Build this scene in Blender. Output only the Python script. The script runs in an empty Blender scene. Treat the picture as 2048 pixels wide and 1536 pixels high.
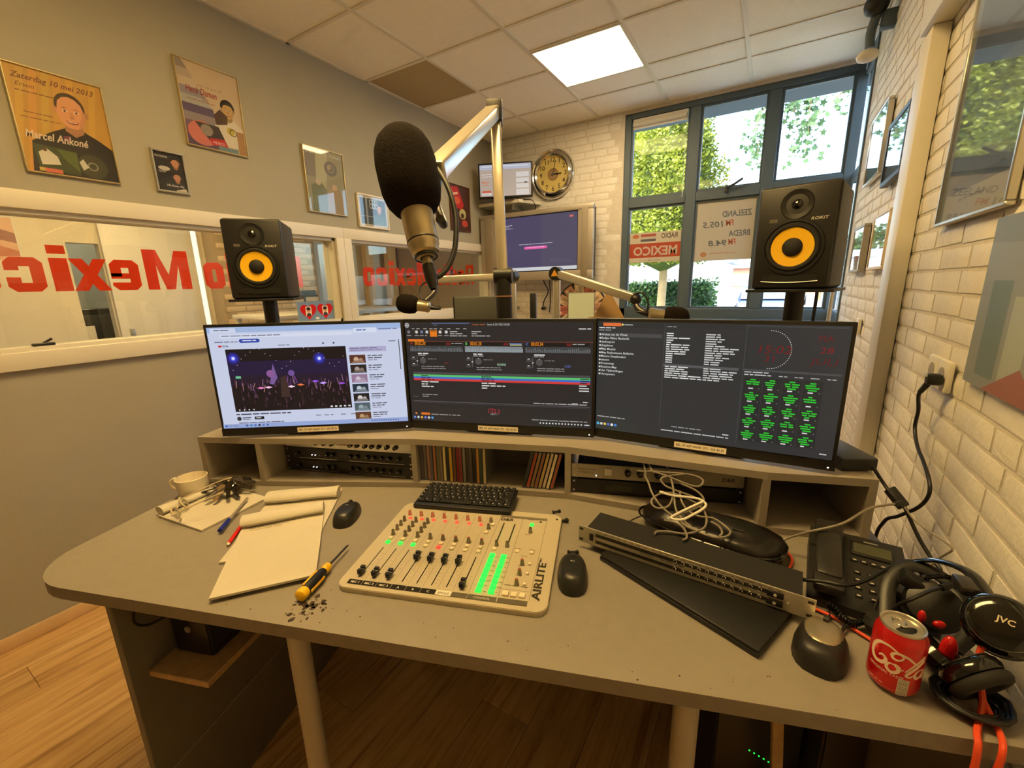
import bpy, bmesh, math, random
from mathutils import Matrix, Vector
random.seed(7)
SC = bpy.context.scene
COL = SC.collection
PI = math.pi
# ------------------------------------------------------------------ camera
CAMZ = 1.493
cam_d = bpy.data.cameras.new('camera')
cam_d.sensor_width = 36.0
cam_d.lens = 847.31 / 2048 * 36.0
cam_d.clip_start = 0.02
cam = bpy.data.objects.new('camera', cam_d)
COL.objects.link(cam)
def _cam_matrix(yaw=-.5406, pitch=.2293, roll=.0228):
    fwd = Vector((math.sin(yaw)*math.cos(pitch), math.cos(yaw)*math.cos(pitch), -math.sin(pitch)))
    right = Vector((math.cos(yaw), -math.sin(yaw), 0)); down = fwd.cross(right)
    r2 = right*math.cos(roll) + down*math.sin(roll); d2 = down*math.cos(roll) - right*math.sin(roll)
    m = Matrix((r2, -d2, -fwd)).transposed().to_4x4(); m.translation = (0, 0, CAMZ)
    return m
cam.matrix_world = _cam_matrix()
SC.camera = cam
# ------------------------------------------------------------------ view, sky, sun
vs = SC.view_settings
vs.view_transform = 'Standard'; vs.look = 'None'; vs.gamma = 1.0; vs.exposure = 0.0
vs.use_curve_mapping = False
SKY_STRENGTH = 2.3
w = bpy.data.worlds.new('world'); SC.world = w; w.use_nodes = True
nt = w.node_tree; nt.nodes.clear()
sky = nt.nodes.new('ShaderNodeTexSky'); sky.sky_type = 'NISHITA'; sky.sun_disc = False
sky.sun_elevation = math.radians(52); sky.sun_rotation = math.radians(200); sky.air_density = 1.0; sky.dust_density = 3.0
bg = nt.nodes.new('ShaderNodeBackground'); bg.inputs['Strength'].default_value = SKY_STRENGTH
ow = nt.nodes.new('ShaderNodeOutputWorld')
nt.links.new(sky.outputs['Color'], bg.inputs['Color']); nt.links.new(bg.outputs['Background'], ow.inputs['Surface'])
sun_d = bpy.data.lights.new('sun', 'SUN'); sun_d.energy = 5.5; sun_d.angle = .01; sun_d.color = (1, .95, .85)
sun = bpy.data.objects.new('sun', sun_d); COL.objects.link(sun)
sun.rotation_euler = Vector((.45, .62, -1.0)).to_track_quat('-Z', 'Y').to_euler()   # high sun behind the building
LAMP_NEAR = 31.0     # radiance of the ceiling panels over the desk
LAMP_FAR = 33.0
LAMP_NEXT = 30.0
# ------------------------------------------------------------------ materials
def lin(c):
    c = c/255.0
    return c/12.92 if c <= .04045 else ((c+.055)/1.055)**2.4
def L3(rgb): return (lin(rgb[0]), lin(rgb[1]), lin(rgb[2]))
MATS = {}
def mat(name, rgb, rough=.5, metal=0.0, var=0.0, scale=20.0, bump=0.0, bscale=None, spec=.5, coat=0.0, emit=None, estr=0.0, sub=None):
    if name in MATS: return MATS[name]
    m = bpy.data.materials.new(name); m.use_nodes = True
    n = m.node_tree.nodes; l = m.node_tree.links
    b = n['Principled BSDF']
    c = L3(rgb)
    b.inputs['Base Color'].default_value = (*c, 1); b.inputs['Roughness'].default_value = rough
    b.inputs['Metallic'].default_value = metal; b.inputs['Specular IOR Level'].default_value = spec
    if coat: b.inputs['Coat Weight'].default_value = coat; b.inputs['Coat Roughness'].default_value = .08
    if emit is not None:
        b.inputs['Emission Color'].default_value = (*L3(emit), 1); b.inputs['Emission Strength'].default_value = estr
    tc = None
    if var or bump:
        tc = n.new('ShaderNodeTexCoord')
    if var:
        t = n.new('ShaderNodeTexNoise'); t.inputs['Scale'].default_value = scale; t.inputs['Detail'].default_value = 4
        l.new(tc.outputs['Object'], t.inputs['Vector'])
        r = n.new('ShaderNodeMapRange'); r.inputs['From Min'].default_value = .3; r.inputs['From Max'].default_value = .7
        r.inputs['To Min'].default_value = 1-var; r.inputs['To Max'].default_value = 1+var
        l.new(t.outputs['Fac'], r.inputs['Value'])
        x = n.new('ShaderNodeMix'); x.data_type = 'RGBA'; x.blend_type = 'MULTIPLY'; x.inputs[0].default_value = 1
        x.inputs[6].default_value = (*c, 1); l.new(r.outputs['Result'], x.inputs[7]); l.new(x.outputs[2], b.inputs['Base Color'])
    if bump:
        t2 = n.new('ShaderNodeTexNoise'); t2.inputs['Scale'].default_value = bscale or scale*4; t2.inputs['Detail'].default_value = 5
        l.new(tc.outputs['Object'], t2.inputs['Vector'])
        bp = n.new('ShaderNodeBump'); bp.inputs['Strength'].default_value = bump; bp.inputs['Distance'].default_value = .004
        l.new(t2.outputs['Fac'], bp.inputs['Height']); l.new(bp.outputs['Normal'], b.inputs['Normal'])
    MATS[name] = m
    return m
def thin_glass(name, tint=(255, 255, 255), rough=0.0, base=.045):
    if name in MATS: return MATS[name]
    m = bpy.data.materials.new(name); m.use_nodes = True
    n = m.node_tree.nodes; l = m.node_tree.links; n.clear()
    o = n.new('ShaderNodeOutputMaterial'); t = n.new('ShaderNodeBsdfTransparent'); t.inputs['Color'].default_value = (*L3(tint), 1)
    g = n.new('ShaderNodeBsdfGlossy'); g.inputs['Roughness'].default_value = rough
    f = n.new('ShaderNodeLayerWeight'); f.inputs['Blend'].default_value = .5
    pw_ = n.new('ShaderNodeMath'); pw_.operation = 'POWER'; pw_.inputs[1].default_value = 5; l.new(f.outputs['Facing'], pw_.inputs[0])
    ma_ = n.new('ShaderNodeMath'); ma_.operation = 'MULTIPLY_ADD'; ma_.inputs[1].default_value = .95; ma_.inputs[2].default_value = base; l.new(pw_.outputs[0], ma_.inputs[0])
    x = n.new('ShaderNodeMixShader'); l.new(ma_.outputs[0], x.inputs['Fac']); l.new(t.outputs['BSDF'], x.inputs[1]); l.new(g.outputs['BSDF'], x.inputs[2])
    l.new(x.outputs['Shader'], o.inputs['Surface'])
    MATS[name] = m
    return m
def attr_mat(name, emission=None, rough=.5, translucent=0.0, spec=.4):
    """flat print: colour from the mesh's own colour attribute"""
    if name in MATS: return MATS[name]
    m = bpy.data.materials.new(name); m.use_nodes = True
    n = m.node_tree.nodes; l = m.node_tree.links
    a = n.new('ShaderNodeVertexColor'); a.layer_name = 'Col'
    b = n['Principled BSDF']; b.inputs['Roughness'].default_value = rough; b.inputs['Specular IOR Level'].default_value = spec
    if emission is None:
        l.new(a.outputs['Color'], b.inputs['Base Color'])
        if translucent:
            o = n['Material Output']; t = n.new('ShaderNodeBsdfTranslucent'); x = n.new('ShaderNodeMixShader'); x.inputs['Fac'].default_value = translucent
            l.new(a.outputs['Color'], t.inputs['Color']); l.new(b.outputs['BSDF'], x.inputs[1]); l.new(t.outputs['BSDF'], x.inputs[2]); l.new(x.outputs['Shader'], o.inputs['Surface'])
    else:
        b.inputs['Base Color'].default_value = (.01, .01, .012, 1)
        l.new(a.outputs['Color'], b.inputs['Emission Color']); b.inputs['Emission Strength'].default_value = emission
    MATS[name] = m
    return m
# ------------------------------------------------------------------ mesh builder
def RZ(a): return Matrix.Rotation(a, 4, 'Z')
def T(x, y, z): return Matrix.Translation((x, y, z))
def MX(o, ex, ey):
    """frame at o: local x = ex, local y = ey, local z = ex x ey"""
    ex = Vector(ex).normalized(); ey = Vector(ey).normalized(); ez = ex.cross(ey)
    m = Matrix((ex, ey, ez)).transposed().to_4x4(); m.translation = o
    return m
def smooth_pts(pts, n=6, closed=False):
    P = [Vector(p) for p in pts]
    if len(P) < 3: return P
    out = []
    k = len(P); rng = range(k if closed else k-1)
    for i in rng:
        p0 = P[(i-1) % k] if (closed or i > 0) else P[0]*2-P[1]
        p1 = P[i]; p2 = P[(i+1) % k]
        p3 = P[(i+2) % k] if (closed or i+2 < k) else P[-1]*2-P[-2]
        for j in range(n):
            t = j/n
            out.append(.5*((2*p1)+(p2-p0)*t+(2*p0-5*p1+4*p2-p3)*t*t+(3*p1-p0-3*p2+p3)*t**3))
    if not closed: out.append(P[-1])
    return out
class MB:
    def __init__(s, M=None):
        s.v = []; s.f = []; s.sm = []; s.mi = []; s.M = M
    def add(s, vs_, fs, smooth=False, mi=0, M=None):
        b = len(s.v)
        for p in vs_:
            p = Vector(p)
            if M is not None: p = M @ p
            if s.M is not None: p = s.M @ p
            s.v.append(p)
        for f in fs:
            s.f.append([b+i for i in f]); s.sm.append(smooth); s.mi.append(mi)
        return s
    def bx(s, x0, y0, z0, x1, y1, z1, M=None, mi=0):
        return s.add([(x0,y0,z0),(x1,y0,z0),(x1,y1,z0),(x0,y1,z0),(x0,y0,z1),(x1,y0,z1),(x1,y1,z1),(x0,y1,z1)],
                     [(0,3,2,1),(4,5,6,7),(0,1,5,4),(1,2,6,5),(2,3,7,6),(3,0,4,7)], M=M, mi=mi)
    def rb(s, x0, y0, z0, x1, y1, z1, r=.003, seg=2, M=None, mi=0, smooth=True):
        bm = bmesh.new(); bmesh.ops.create_cube(bm, size=1)
        for v in bm.verts:
            v.co = Vector(((x0+x1)/2+v.co.x*(x1-x0), (y0+y1)/2+v.co.y*(y1-y0), (z0+z1)/2+v.co.z*(z1-z0)))
        r = min(r, .49*min(abs(x1-x0), abs(y1-y0), abs(z1-z0)))
        bmesh.ops.bevel(bm, geom=list(bm.edges), offset=r, segments=seg, profile=.5, affect='EDGES')
        bm.verts.index_update()
        s.add([v.co for v in bm.verts], [[v.index for v in f.verts] for f in bm.faces], smooth, mi, M); bm.free()
        return s
    def prism(s, poly, z0, z1, M=None, mi=0, smooth=False):
        n = len(poly)
        a = sum(poly[i][0]*poly[(i+1) % n][1]-poly[(i+1) % n][0]*poly[i][1] for i in range(n))
        if a < 0: poly = poly[::-1]
        b = len(s.v)
        s.add([(x, y, z0) for x, y in poly]+[(x, y, z1) for x, y in poly], [tuple(range(n-1, -1, -1)), tuple(range(n, 2*n))], False, mi, M)
        for i in range(n):
            j = (i+1) % n
            s.f.append([b+i, b+j, b+n+j, b+n+i]); s.sm.append(smooth); s.mi.append(mi)
        return s
    def cyl(s, p0, p1, r0, r1=None, n=20, M=None, mi=0, caps=True):
        r1 = r0 if r1 is None else r1
        return s.tube([p0, p1], [r0, r1], n, M=M, mi=mi, caps=caps)
    def tube(s, pts, r, n=8, M=None, mi=0, caps=True, closed=False, flat=1.0):
        P = [Vector(p) for p in pts]; k = len(P)
        R = r if isinstance(r, (list, tuple)) else [r]*k
        t = []
        for i in range(k):
            a = P[(i-1) % k] if (closed or i > 0) else P[0]; b = P[(i+1) % k] if (closed or i < k-1) else P[-1]
            d = b-a
            t.append(d.normalized() if d.length > 1e-9 else Vector((0, 0, 1)))
        u = t[0].orthogonal().normalized()
        if abs(t[0].z) < .9: u = Vector((0, 0, 1)) - t[0]*t[0].z; u.normalize()
        vs_ = []
        for i in range(k):
            u = u - t[i]*u.dot(t[i]); u = u.normalized() if u.length > 1e-6 else t[i].orthogonal().normalized()
            w_ = t[i].cross(u)
            for j in range(n):
                a = 2*PI*j/n
                vs_.append(P[i]+(u*math.cos(a)*flat+w_*math.sin(a))*R[i])
        fs = []
        for i in range(k if closed else k-1):
            for j in range(n):
                a = i*n+j; b = i*n+(j+1) % n; i2 = (i+1) % k
                fs.append((a, b, i2*n+(j+1) % n, i2*n+j))
        s.add(vs_, fs, True, mi, M)
        if caps and not closed:
            b = len(s.v)-k*n
            s.f.append([b+j for j in range(n-1, -1, -1)]); s.sm.append(False); s.mi.append(mi)
            s.f.append([b+(k-1)*n+j for j in range(n)]); s.sm.append(False); s.mi.append(mi)
        return s
    def lathe(s, prof, n=24, M=None, mi=0, smooth=True, ang=2*PI):
        full = abs(ang-2*PI) < 1e-6; m_ = n if full else n+1
        vs_ = []; fs = []; k = len(prof)
        for r, z in prof:
            for j in range(m_):
                a = ang*j/n
                vs_.append((r*math.cos(a), r*math.sin(a), z))
        for i in range(k-1):
            for j in range(n):
                a = i*m_+j; b = i*m_+((j+1) % m_)
                fs.append((a, b, b+m_, a+m_))
        return s.add(vs_, fs, smooth, mi, M)
    def loft(s, rings, M=None, mi=0, smooth=True, caps=True, closed=True):
        n = len(rings[0]); vs_ = [p for r in rings for p in r]; fs = []
        for i in range(len(rings)-1):
            for j in range(n if closed else n-1):
                a = i*n+j; b = i*n+(j+1) % n
                fs.append((a, b, b+n, a+n))
        if caps and closed:
            fs.append(tuple(range(n-1, -1, -1))); fs.append(tuple((len(rings)-1)*n+j for j in range(n)))
        return s.add(vs_, fs, smooth, mi, M)
    def ball(s, c, rx, ry=None, rz=None, n=16, m=10, M=None, mi=0):
        ry = rx if ry is None else ry; rz = rx if rz is None else rz
        rings = []
        for i in range(m+1):
            a = -PI/2+PI*i/m; cr = max(math.cos(a), 1e-4)
            rings.append([(c[0]+rx*cr*math.cos(2*PI*j/n), c[1]+ry*cr*math.sin(2*PI*j/n), c[2]+rz*math.sin(a)) for j in range(n)])
        return s.loft(rings, M=M, mi=mi, caps=False)
    def mesh(s, name, mats):
        me = bpy.data.meshes.new(name)
        me.from_pydata([tuple(p) for p in s.v], [], s.f)
        me.polygons.foreach_set('use_smooth', s.sm); me.polygons.foreach_set('material_index', s.mi)
        for m in (mats if isinstance(mats, (list, tuple)) else [mats]): me.materials.append(m)
        bm = bmesh.new(); bm.from_mesh(me); bmesh.ops.recalc_face_normals(bm, faces=bm.faces); bm.to_mesh(me); bm.free()
        if any(s.sm) and not all(s.sm) or any(s.sm):
            try: me.set_sharp_from_angle(angle=math.radians(42))
            except Exception: pass
        me.update()
        return me
    def build(s, name, mats, parent=None, M=None):
        o = bpy.data.objects.new(name, s.mesh(name, mats)); COL.objects.link(o)
        if M is not None: o.matrix_world = M
        if parent is not None: o.parent = parent
        return o
def tag(o, label=None, cat=None, group=None, kind=None):
    if label: o['label'] = label
    if cat: o['category'] = cat
    if group: o['group'] = group
    if kind: o['kind'] = kind
    return o
def thing(name, label, cat, M=None, group=None):
    o = bpy.data.objects.new(name, None); COL.objects.link(o); o.empty_display_size = .05
    if M is not None: o.matrix_world = M
    return tag(o, label, cat, group)
def inst(me, name, parent=None, M=None):
    o = bpy.data.objects.new(name, me); COL.objects.link(o)
    if M is not None: o.matrix_world = M
    if parent is not None: o.parent = parent
    return o
def copy_tree(o, parent=None):
    c = o.copy(); COL.objects.link(c); c.parent = parent
    for ch in list(o.children): copy_tree(ch, c)
    return c
# ------------------------------------------------------------------ flat print (screens, posters, lettering)
_TG = {}
def text_geo(s, bold=0.0, shear=0.0):
    k = (s, bold, shear)
    if k in _TG: return _TG[k]
    cu = bpy.data.curves.new('lettering', 'FONT'); cu.body = s; cu.size = 1; cu.resolution_u = 2; cu.offset = bold; cu.shear = shear
    o = bpy.data.objects.new('lettering', cu); me = bpy.data.meshes.new_from_object(o)
    vs_ = [(v.co.x, v.co.y) for v in me.vertices]; fs = [tuple(p.vertices) for p in me.polygons]
    bpy.data.objects.remove(o); bpy.data.curves.remove(cu); bpy.data.meshes.remove(me)
    x0 = min([p[0] for p in vs_] or [0]); x1 = max([p[0] for p in vs_] or [1])
    _TG[k] = (vs_, fs, x0, x1)
    return _TG[k]
class Print:
    """coloured shapes in a w x h rectangle; x to the right, y DOWN from the top-left corner, unit = the rectangle's own metres"""
    STEP = .000007
    def __init__(s, w, h): s.w = w; s.h = h; s.v = []; s.f = []; s.c = []; s.k = 0
    def clip(s, pts):
        for ax, lim, sg in ((0, 0, 1), (0, s.w, -1), (1, 0, 1), (1, s.h, -1)):
            out = []
            for i, b in enumerate(pts):
                a = pts[i-1]; ia = (a[ax]-lim)*sg >= 0; ib = (b[ax]-lim)*sg >= 0
                if ia != ib:
                    t = (lim-a[ax])/(b[ax]-a[ax]); out.append((a[0]+(b[0]-a[0])*t, a[1]+(b[1]-a[1])*t))
                if ib: out.append(b)
            pts = out
            if len(pts) < 3: return []
        return pts
    def _put(s, pts, faces, col):
        if len(faces) == 1:
            pts = s.clip([pts[i] for i in faces[0]])
            if len(pts) < 3: return
            faces = [tuple(range(len(pts)))]
        s.k += 1; b = len(s.v); z = s.k*s.STEP
        s.v += [(x, s.h-y, z) for x, y in pts]
        for f in faces: s.f.append([b+i for i in f]); s.c.append(col)
    def rect(s, x0, y0, x1, y1, col): s._put([(x0,y0),(x1,y0),(x1,y1),(x0,y1)], [(0,1,2,3)], col); return s
    def poly(s, pts, col): s._put(pts, [tuple(range(len(pts)))], col); return s
    def disc(s, x, y, rx, col, ry=None, n=24, a0=0, a1=2*PI):
        ry = rx if ry is None else ry
        s.poly([(x+rx*math.cos(a0+(a1-a0)*i/n), y+ry*math.sin(a0+(a1-a0)*i/n)) for i in range(n if a1-a0 > 6.2 else n+1)], col); return s
    def ring(s, x, y, r0, r1, col, n=28):
        p = [(x+r*math.cos(2*PI*i/n), y+r*math.sin(2*PI*i/n)) for r in (r0, r1) for i in range(n)]
        s._put(p, [(i, (i+1) % n, n+(i+1) % n, n+i) for i in range(n)], col); return s
    def line(s, pts, wd, col):
        for (xa, ya), (xb, yb) in zip(pts, pts[1:]):
            d = math.hypot(xb-xa, yb-ya) or 1e-6; nx, ny = -(yb-ya)/d*wd/2, (xb-xa)/d*wd/2
            s._put([(xa+nx,ya+ny),(xb+nx,yb+ny),(xb-nx,yb-ny),(xa-nx,ya-ny)], [(0,1,2,3)], col); s.k -= 1
        s.k += 1; return s
    def text(s, t, x, y, size, col, align='l', bold=0.0, shear=0.0, mirror=False, fit=None, rot=0.0):
        vs_, fs, x0, x1 = text_geo(t, bold, shear)
        kx = size if fit is None else fit/max(x1-x0, 1e-6)
        off = {'l': -x0, 'c': -(x0+x1)/2, 'r': -x1}[align]
        c, sn = math.cos(rot), math.sin(rot); pts = []
        for px, py in vs_:
            a = (px+off)*kx*(-1 if mirror else 1); b = -py*size
            pts.append((x+a*c-b*sn, y+a*sn+b*c))
        s._put(pts, fs, col); return s
    def words(s, x, y, wd, hgt, col, seed=0):
        """a line of small print, too small to read"""
        r = random.Random(seed+int(x*9e4)+int(y*7e4)); a = x
        pts = []; fs = []
        while a < x+wd-hgt:
            l = min(hgt*r.uniform(1.2, 5.5), x+wd-a)
            b = len(pts); pts += [(a,y),(a+l,y),(a+l,y+hgt*.48),(a,y+hgt*.48)]; fs.append((b,b+1,b+2,b+3)); a += l+hgt*.5
        if pts: s._put(pts, fs, col)
        return s
    def build(s, name, material, parent=None, M=None):
        me = bpy.data.meshes.new(name); me.from_pydata(s.v, [], [f for f in s.f])
        ca = me.color_attributes.new('Col', 'FLOAT_COLOR', 'CORNER')
        buf = []
        for p, c in zip(me.polygons, s.c): buf += [*L3(c), 1.0]*p.loop_total
        ca.data.foreach_set('color', buf); me.materials.append(material); me.update()
        bm = bmesh.new(); bm.from_mesh(me)
        for f in bm.faces:
            f.normal_update()
            if f.normal.z < 0: f.normal_flip()
        bm.to_mesh(me); bm.free()
        o = bpy.data.objects.new(name, me); COL.objects.link(o)
        if M is not None: o.matrix_world = M
        if parent is not None: o.parent = parent
        return o
PRN = attr_mat('print', rough=.45)
PRNM = attr_mat('matt_print', rough=.8, spec=.15)
SCR = attr_mat('screen_light', emission=.95, rough=.25)
SIGNM = attr_mat('window_sign', rough=.5, translucent=.55)
# materials shared
M_black = mat('black_plastic', (22, 22, 23), .42, var=.08, scale=60)
M_blackm = mat('black_matt', (24, 23, 23), .75, var=.1, scale=80)
M_gloss = mat('black_gloss', (10, 10, 11), .12, coat=.5)
M_white = mat('white_paint', (216, 210, 196), .45, var=.02, scale=6)
M_alu = mat('brushed_aluminium', (205, 203, 198), .32, .9, var=.03, scale=90)
M_chrome = mat('chrome', (225, 222, 215), .12, 1.0)
M_steel = mat('dark_steel', (90, 88, 86), .35, .9)
M_desk = mat('grey_desk_paint', (137, 129, 118), .55, var=.035, scale=40, bump=.12, bscale=220)
M_desk2 = mat('grey_desk_edge', (128, 120, 109), .6, var=.06, scale=50)
M_pine = mat('chipboard_pine', (176, 144, 102), .7, var=.12, scale=60)
M_paper = mat('paper', (198, 191, 176), .8, var=.015, scale=12)
M_dkgrey = mat('dark_grey_frame', (74, 90, 100), .5, var=.04, scale=20)
M_cable = mat('black_cable', (20, 19, 19), .5)
M_gcable = mat('grey_cable', (128, 120, 108), .5)
M_wcable = mat('white_cable', (225, 220, 208), .45)
M_red = mat('red_gloss', (190, 20, 22), .25, coat=.4)
M_orange = mat('orange_cable', (225, 78, 42), .45)
M_led_g = mat('green_led', (40, 200, 60), .4, emit=(30, 255, 70), estr=1.6)
M_led_r = mat('red_led', (230, 60, 50), .4, emit=(255, 60, 45), estr=1.3)
M_led_w = mat('white_led', (240, 240, 240), .4, emit=(255, 250, 235), estr=2.0)
# ------------------------------------------------------------------ the room
XL, XR, YB, YF, ZC = -2.687, .43, 4.144, -1.6, 2.96
WALLT = .12
M_wall = mat('grey_wall_paint', (162, 157, 142), .75, var=.03, scale=3, bump=.25, bscale=160)
M_brick = mat('white_painted_brick', (224, 220, 211), .62, var=.05, scale=9, bump=.95, bscale=55)
M_mortar = mat('white_painted_mortar', (206, 199, 186), .8, var=.06, scale=14, bump=.9, bscale=60)
M_tile = mat('ceiling_tile', (238, 233, 220), .85, var=.02, scale=30, bump=.35, bscale=240)
M_tiled = mat('ceiling_tile_brown', (168, 150, 112), .85, var=.05, scale=60)
M_run = mat('ceiling_runner', (216, 210, 194), .5)
# floor boards run along y
fl = MB().bx(XL-WALLT, YF-.1, -.12, XR+.12, YB+.12, -.012).build('floor', mat('floor_base', (60, 45, 30), .8)); tag(fl, kind='structure')
def plank_material():
    m = bpy.data.materials.new('oak_laminate'); m.use_nodes = True
    n = m.node_tree.nodes; l = m.node_tree.links; b = n['Principled BSDF']; b.inputs['Roughness'].default_value = .42
    tc = n.new('ShaderNodeTexCoord'); oi = n.new('ShaderNodeObjectInfo')
    mp = n.new('ShaderNodeMapping'); mp.inputs['Scale'].default_value = (22, 1.3, 1)
    ad = n.new('ShaderNodeVectorMath'); ad.operation = 'ADD'
    sc_ = n.new('ShaderNodeVectorMath'); sc_.operation = 'SCALE'; sc_.inputs['Scale'].default_value = 40
    cb = n.new('ShaderNodeCombineXYZ'); l.new(oi.outputs['Random'], cb.inputs['X']); l.new(oi.outputs['Random'], cb.inputs['Y'])
    l.new(cb.outputs['Vector'], sc_.inputs[0]); l.new(tc.outputs['Object'], ad.inputs[0]); l.new(sc_.outputs['Vector'], ad.inputs[1]); l.new(ad.outputs['Vector'], mp.inputs['Vector'])
    t = n.new('ShaderNodeTexNoise'); t.inputs['Scale'].default_value = 1.6; t.inputs['Detail'].default_value = 7; t.inputs['Roughness'].default_value = .62; t.inputs['Distortion'].default_value = .6
    l.new(mp.outputs['Vector'], t.inputs['Vector'])
    r = n.new('ShaderNodeValToRGB'); r.color_ramp.elements[0].position = .3; r.color_ramp.elements[1].position = .68
    r.color_ramp.elements[0].color = (*L3((150, 112, 66)), 1); r.color_ramp.elements[1].color = (*L3((218, 182, 130)), 1)
    e = r.color_ramp.elements.new(.47); e.color = (*L3((200, 160, 106)), 1)
    l.new(t.outputs['Fac'], r.inputs['Fac'])
    mr = n.new('ShaderNodeMapRange'); mr.inputs['To Min'].default_value = .86; mr.inputs['To Max'].default_value = 1.12; l.new(oi.outputs['Random'], mr.inputs['Value'])
    x = n.new('ShaderNodeMix'); x.data_type = 'RGBA'; x.blend_type = 'MULTIPLY'; x.inputs[0].default_value = 1
    l.new(r.outputs['Color'], x.inputs[6]); l.new(mr.outputs['Result'], x.inputs[7]); l.new(x.outputs[2], b.inputs['Base Color'])
    return m
M_plank = plank_material()
pw, pl = .192, 1.28
nx = int((XR-XL)/pw)+1
for i in range(nx):
    x0 = XL+i*pw; x1 = min(x0+pw, XR)
    y = YF-(.37*i*1.61 % 1)*pl
    while y < YB:
        a, b = max(y, YF), min(y+pl, YB)
        if b-a > .05 and x1-x0 > .02:
            cx, cy = (x0+x1)/2, (a+b)/2
            MB().rb(x0+.0006-cx, a+.0006-cy, -.012, x1-.0006-cx, b-.0006-cy, 0, .0012, 1, smooth=False).build('floor_plank', M_plank, fl, T(cx, cy, 0))
        y += pl
# ceiling
ce = MB().bx(XL-WALLT, YF-.1, ZC+.05, XR+.12, YB+.12, ZC+.17).build('ceiling', mat('ceiling_void', (120, 115, 105), .9)); tag(ce, kind='structure')
yB_, xg = 2.491, [XL, -2.096, -1.498, -.885, -.272, XR]
rows_l = [YF]+[yB_+.6*k for k in range(-6, 3)]+[YB]
rows_r = [YF]+[yB_+.6*k for k in range(-6, 1)]+[2.80, 3.40, 3.691, YB]
PANEL_Y = (2.80, 3.40); PANEL2_Y = (.40, 1.0)
for ci in range(5):
    x0, x1 = xg[ci], xg[ci+1]
    rows = rows_l if ci < 2 else rows_r
    if ci in (2, 3):
        rows = sorted(set([r for r in rows if not (.3 < r < 1.1)]+[.40, 1.0]))
    for a, b in zip(rows, rows[1:]):
        if (ci == 2 and abs(a-PANEL_Y[0]) < .01) or (ci in (2, 3) and abs(a-PANEL2_Y[0]) < .01): continue
        dark = ci == 0 and abs(a-yB_) < .01
        MB().rb(x0+.003, a+.003, ZC+.006, x1-.003, b-.003, ZC+.024, .004, 1, smooth=False).build('ceiling_tile', M_tiled if dark else M_tile, ce)
    for r in rows[1:-1]:
        MB().bx(x0, r-.011, ZC, x1, r+.011, ZC+.012).build('ceiling_runner', M_run, ce)
for x in xg[1:-1]:
    MB().bx(x-.012, YF, ZC-.0012, x+.012, YB, ZC+.012).build('ceiling_runner', M_run, ce)
MB().bx(XL, YF, ZC, XL+.02, YB, ZC+.014).bx(XL, YB-.02, ZC, XR, YB, ZC+.014).build('edge_runner', M_run, ce)
def panel_light(x0, x1, y0, y1, strength, rgb, label):
    t = thing('ceiling_panel_light', label, 'ceiling light', T((x0+x1)/2, (y0+y1)/2, ZC), 'ceiling light panels')
    hx, hy = (x1-x0)/2-.004, (y1-y0)/2-.004
    f = MB()
    for a in ((-hx, -hy, hx, -hy+.016), (-hx, hy-.016, hx, hy), (-hx, -hy+.016, -hx+.016, hy-.016), (hx-.016, -hy+.016, hx, hy-.016)):
        f.bx(a[0], a[1], -.004, a[2], a[3], .03)
    f.build('frame', M_white, t)
    MB().bx(-hx+.016, -hy+.016, .001, hx-.016, hy-.016, .02).build('diffuser', mat('lamp_%g_%d' % (strength, rgb[2]), (240, 240, 235), .6, emit=rgb, estr=strength), t)
panel_light(-1.498, -.885, *PANEL_Y, LAMP_FAR, (255, 222, 166), 'square white light panel glowing in the ceiling before the window')
panel_light(-1.498, -.885, *PANEL2_Y, LAMP_NEAR, (255, 213, 134), 'square light panel in the ceiling above the mixing desk')
panel_light(-.885, -.272, *PANEL2_Y, LAMP_NEAR, (255, 213, 134), 'added unseen light panel spreading the light above the mixing desk')  # added, out of view: evens the light along desk and brick wall
# left wall with two inner windows
W1 = (-.45, 2.076); W2 = (2.207, 4.03); WZ = (1.262, 1.848)
wl = MB(); a, b = XL-WALLT, XL
wl.bx(a, YF-.1, 0, b, YB+.1, WZ[0]).bx(a, YF-.1, WZ[1], b, YB+.1, ZC+.05).bx(a, YF-.1, WZ[0], b, W1[0], WZ[1]).bx(a, W1[1], WZ[0], b, W2[0], WZ[1]).bx(a, W2[1], WZ[0], b, YB+.1, WZ[1])
tag(wl.build('wall_left', M_wall), kind='structure')
bb = MB().rb(XL, YF, 0, XL+.014, 4.1, .062, .004, 2).build('baseboard_left', mat('oak_skirting', (214, 180, 134), .5, var=.06, scale=9)); tag(bb, kind='structure')
M_glassc = thin_glass('clear_glass', (238, 242, 238))
M_glassw = thin_glass('window_glass', (236, 242, 242), 0, .006)
def inner_window(n, y0, y1, lead, tail):
    f = MB(); z0, z1 = WZ
    w_ = thing('window_%d' % n, None, None); tag(w_, kind='structure')
    top = MB().rb(XL-.005, y0-lead, z1-.004, XL+.022, y1+tail, z1+.07, .003).build('top_casing', M_white, w_)
    MB().rb(XL-.005, y0-lead, z0-.072, XL+.030, y1+tail, z0+.002, .003).build('sill_casing', M_white, w_)
    for ya, yb in ((y0-lead, y0), (y1, y1+tail)):
        MB().rb(XL-.005, ya, z0, XL+.022, yb, z1, .003).build('side_casing', M_white, w_)
    for a_ in ((XL-WALLT, y0, z0, XL-.004, y1, z0+.018), (XL-WALLT, y0, z1-.022, XL-.004, y1, z1), (XL-WALLT, y0, z0, XL-.004, y0+.018, z1), (XL-WALLT, y1-.018, z0, XL-.004, y1, z1)):
        MB().bx(*a_).build('glazing_frame', M_white, w_)
    MB().bx(XL-.062, y0+.018, z0+.018, XL-.056, y1-.018, z1-.022).build('pane', M_glassc, w_)
inner_window(1, *W1, .075, .065)
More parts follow.
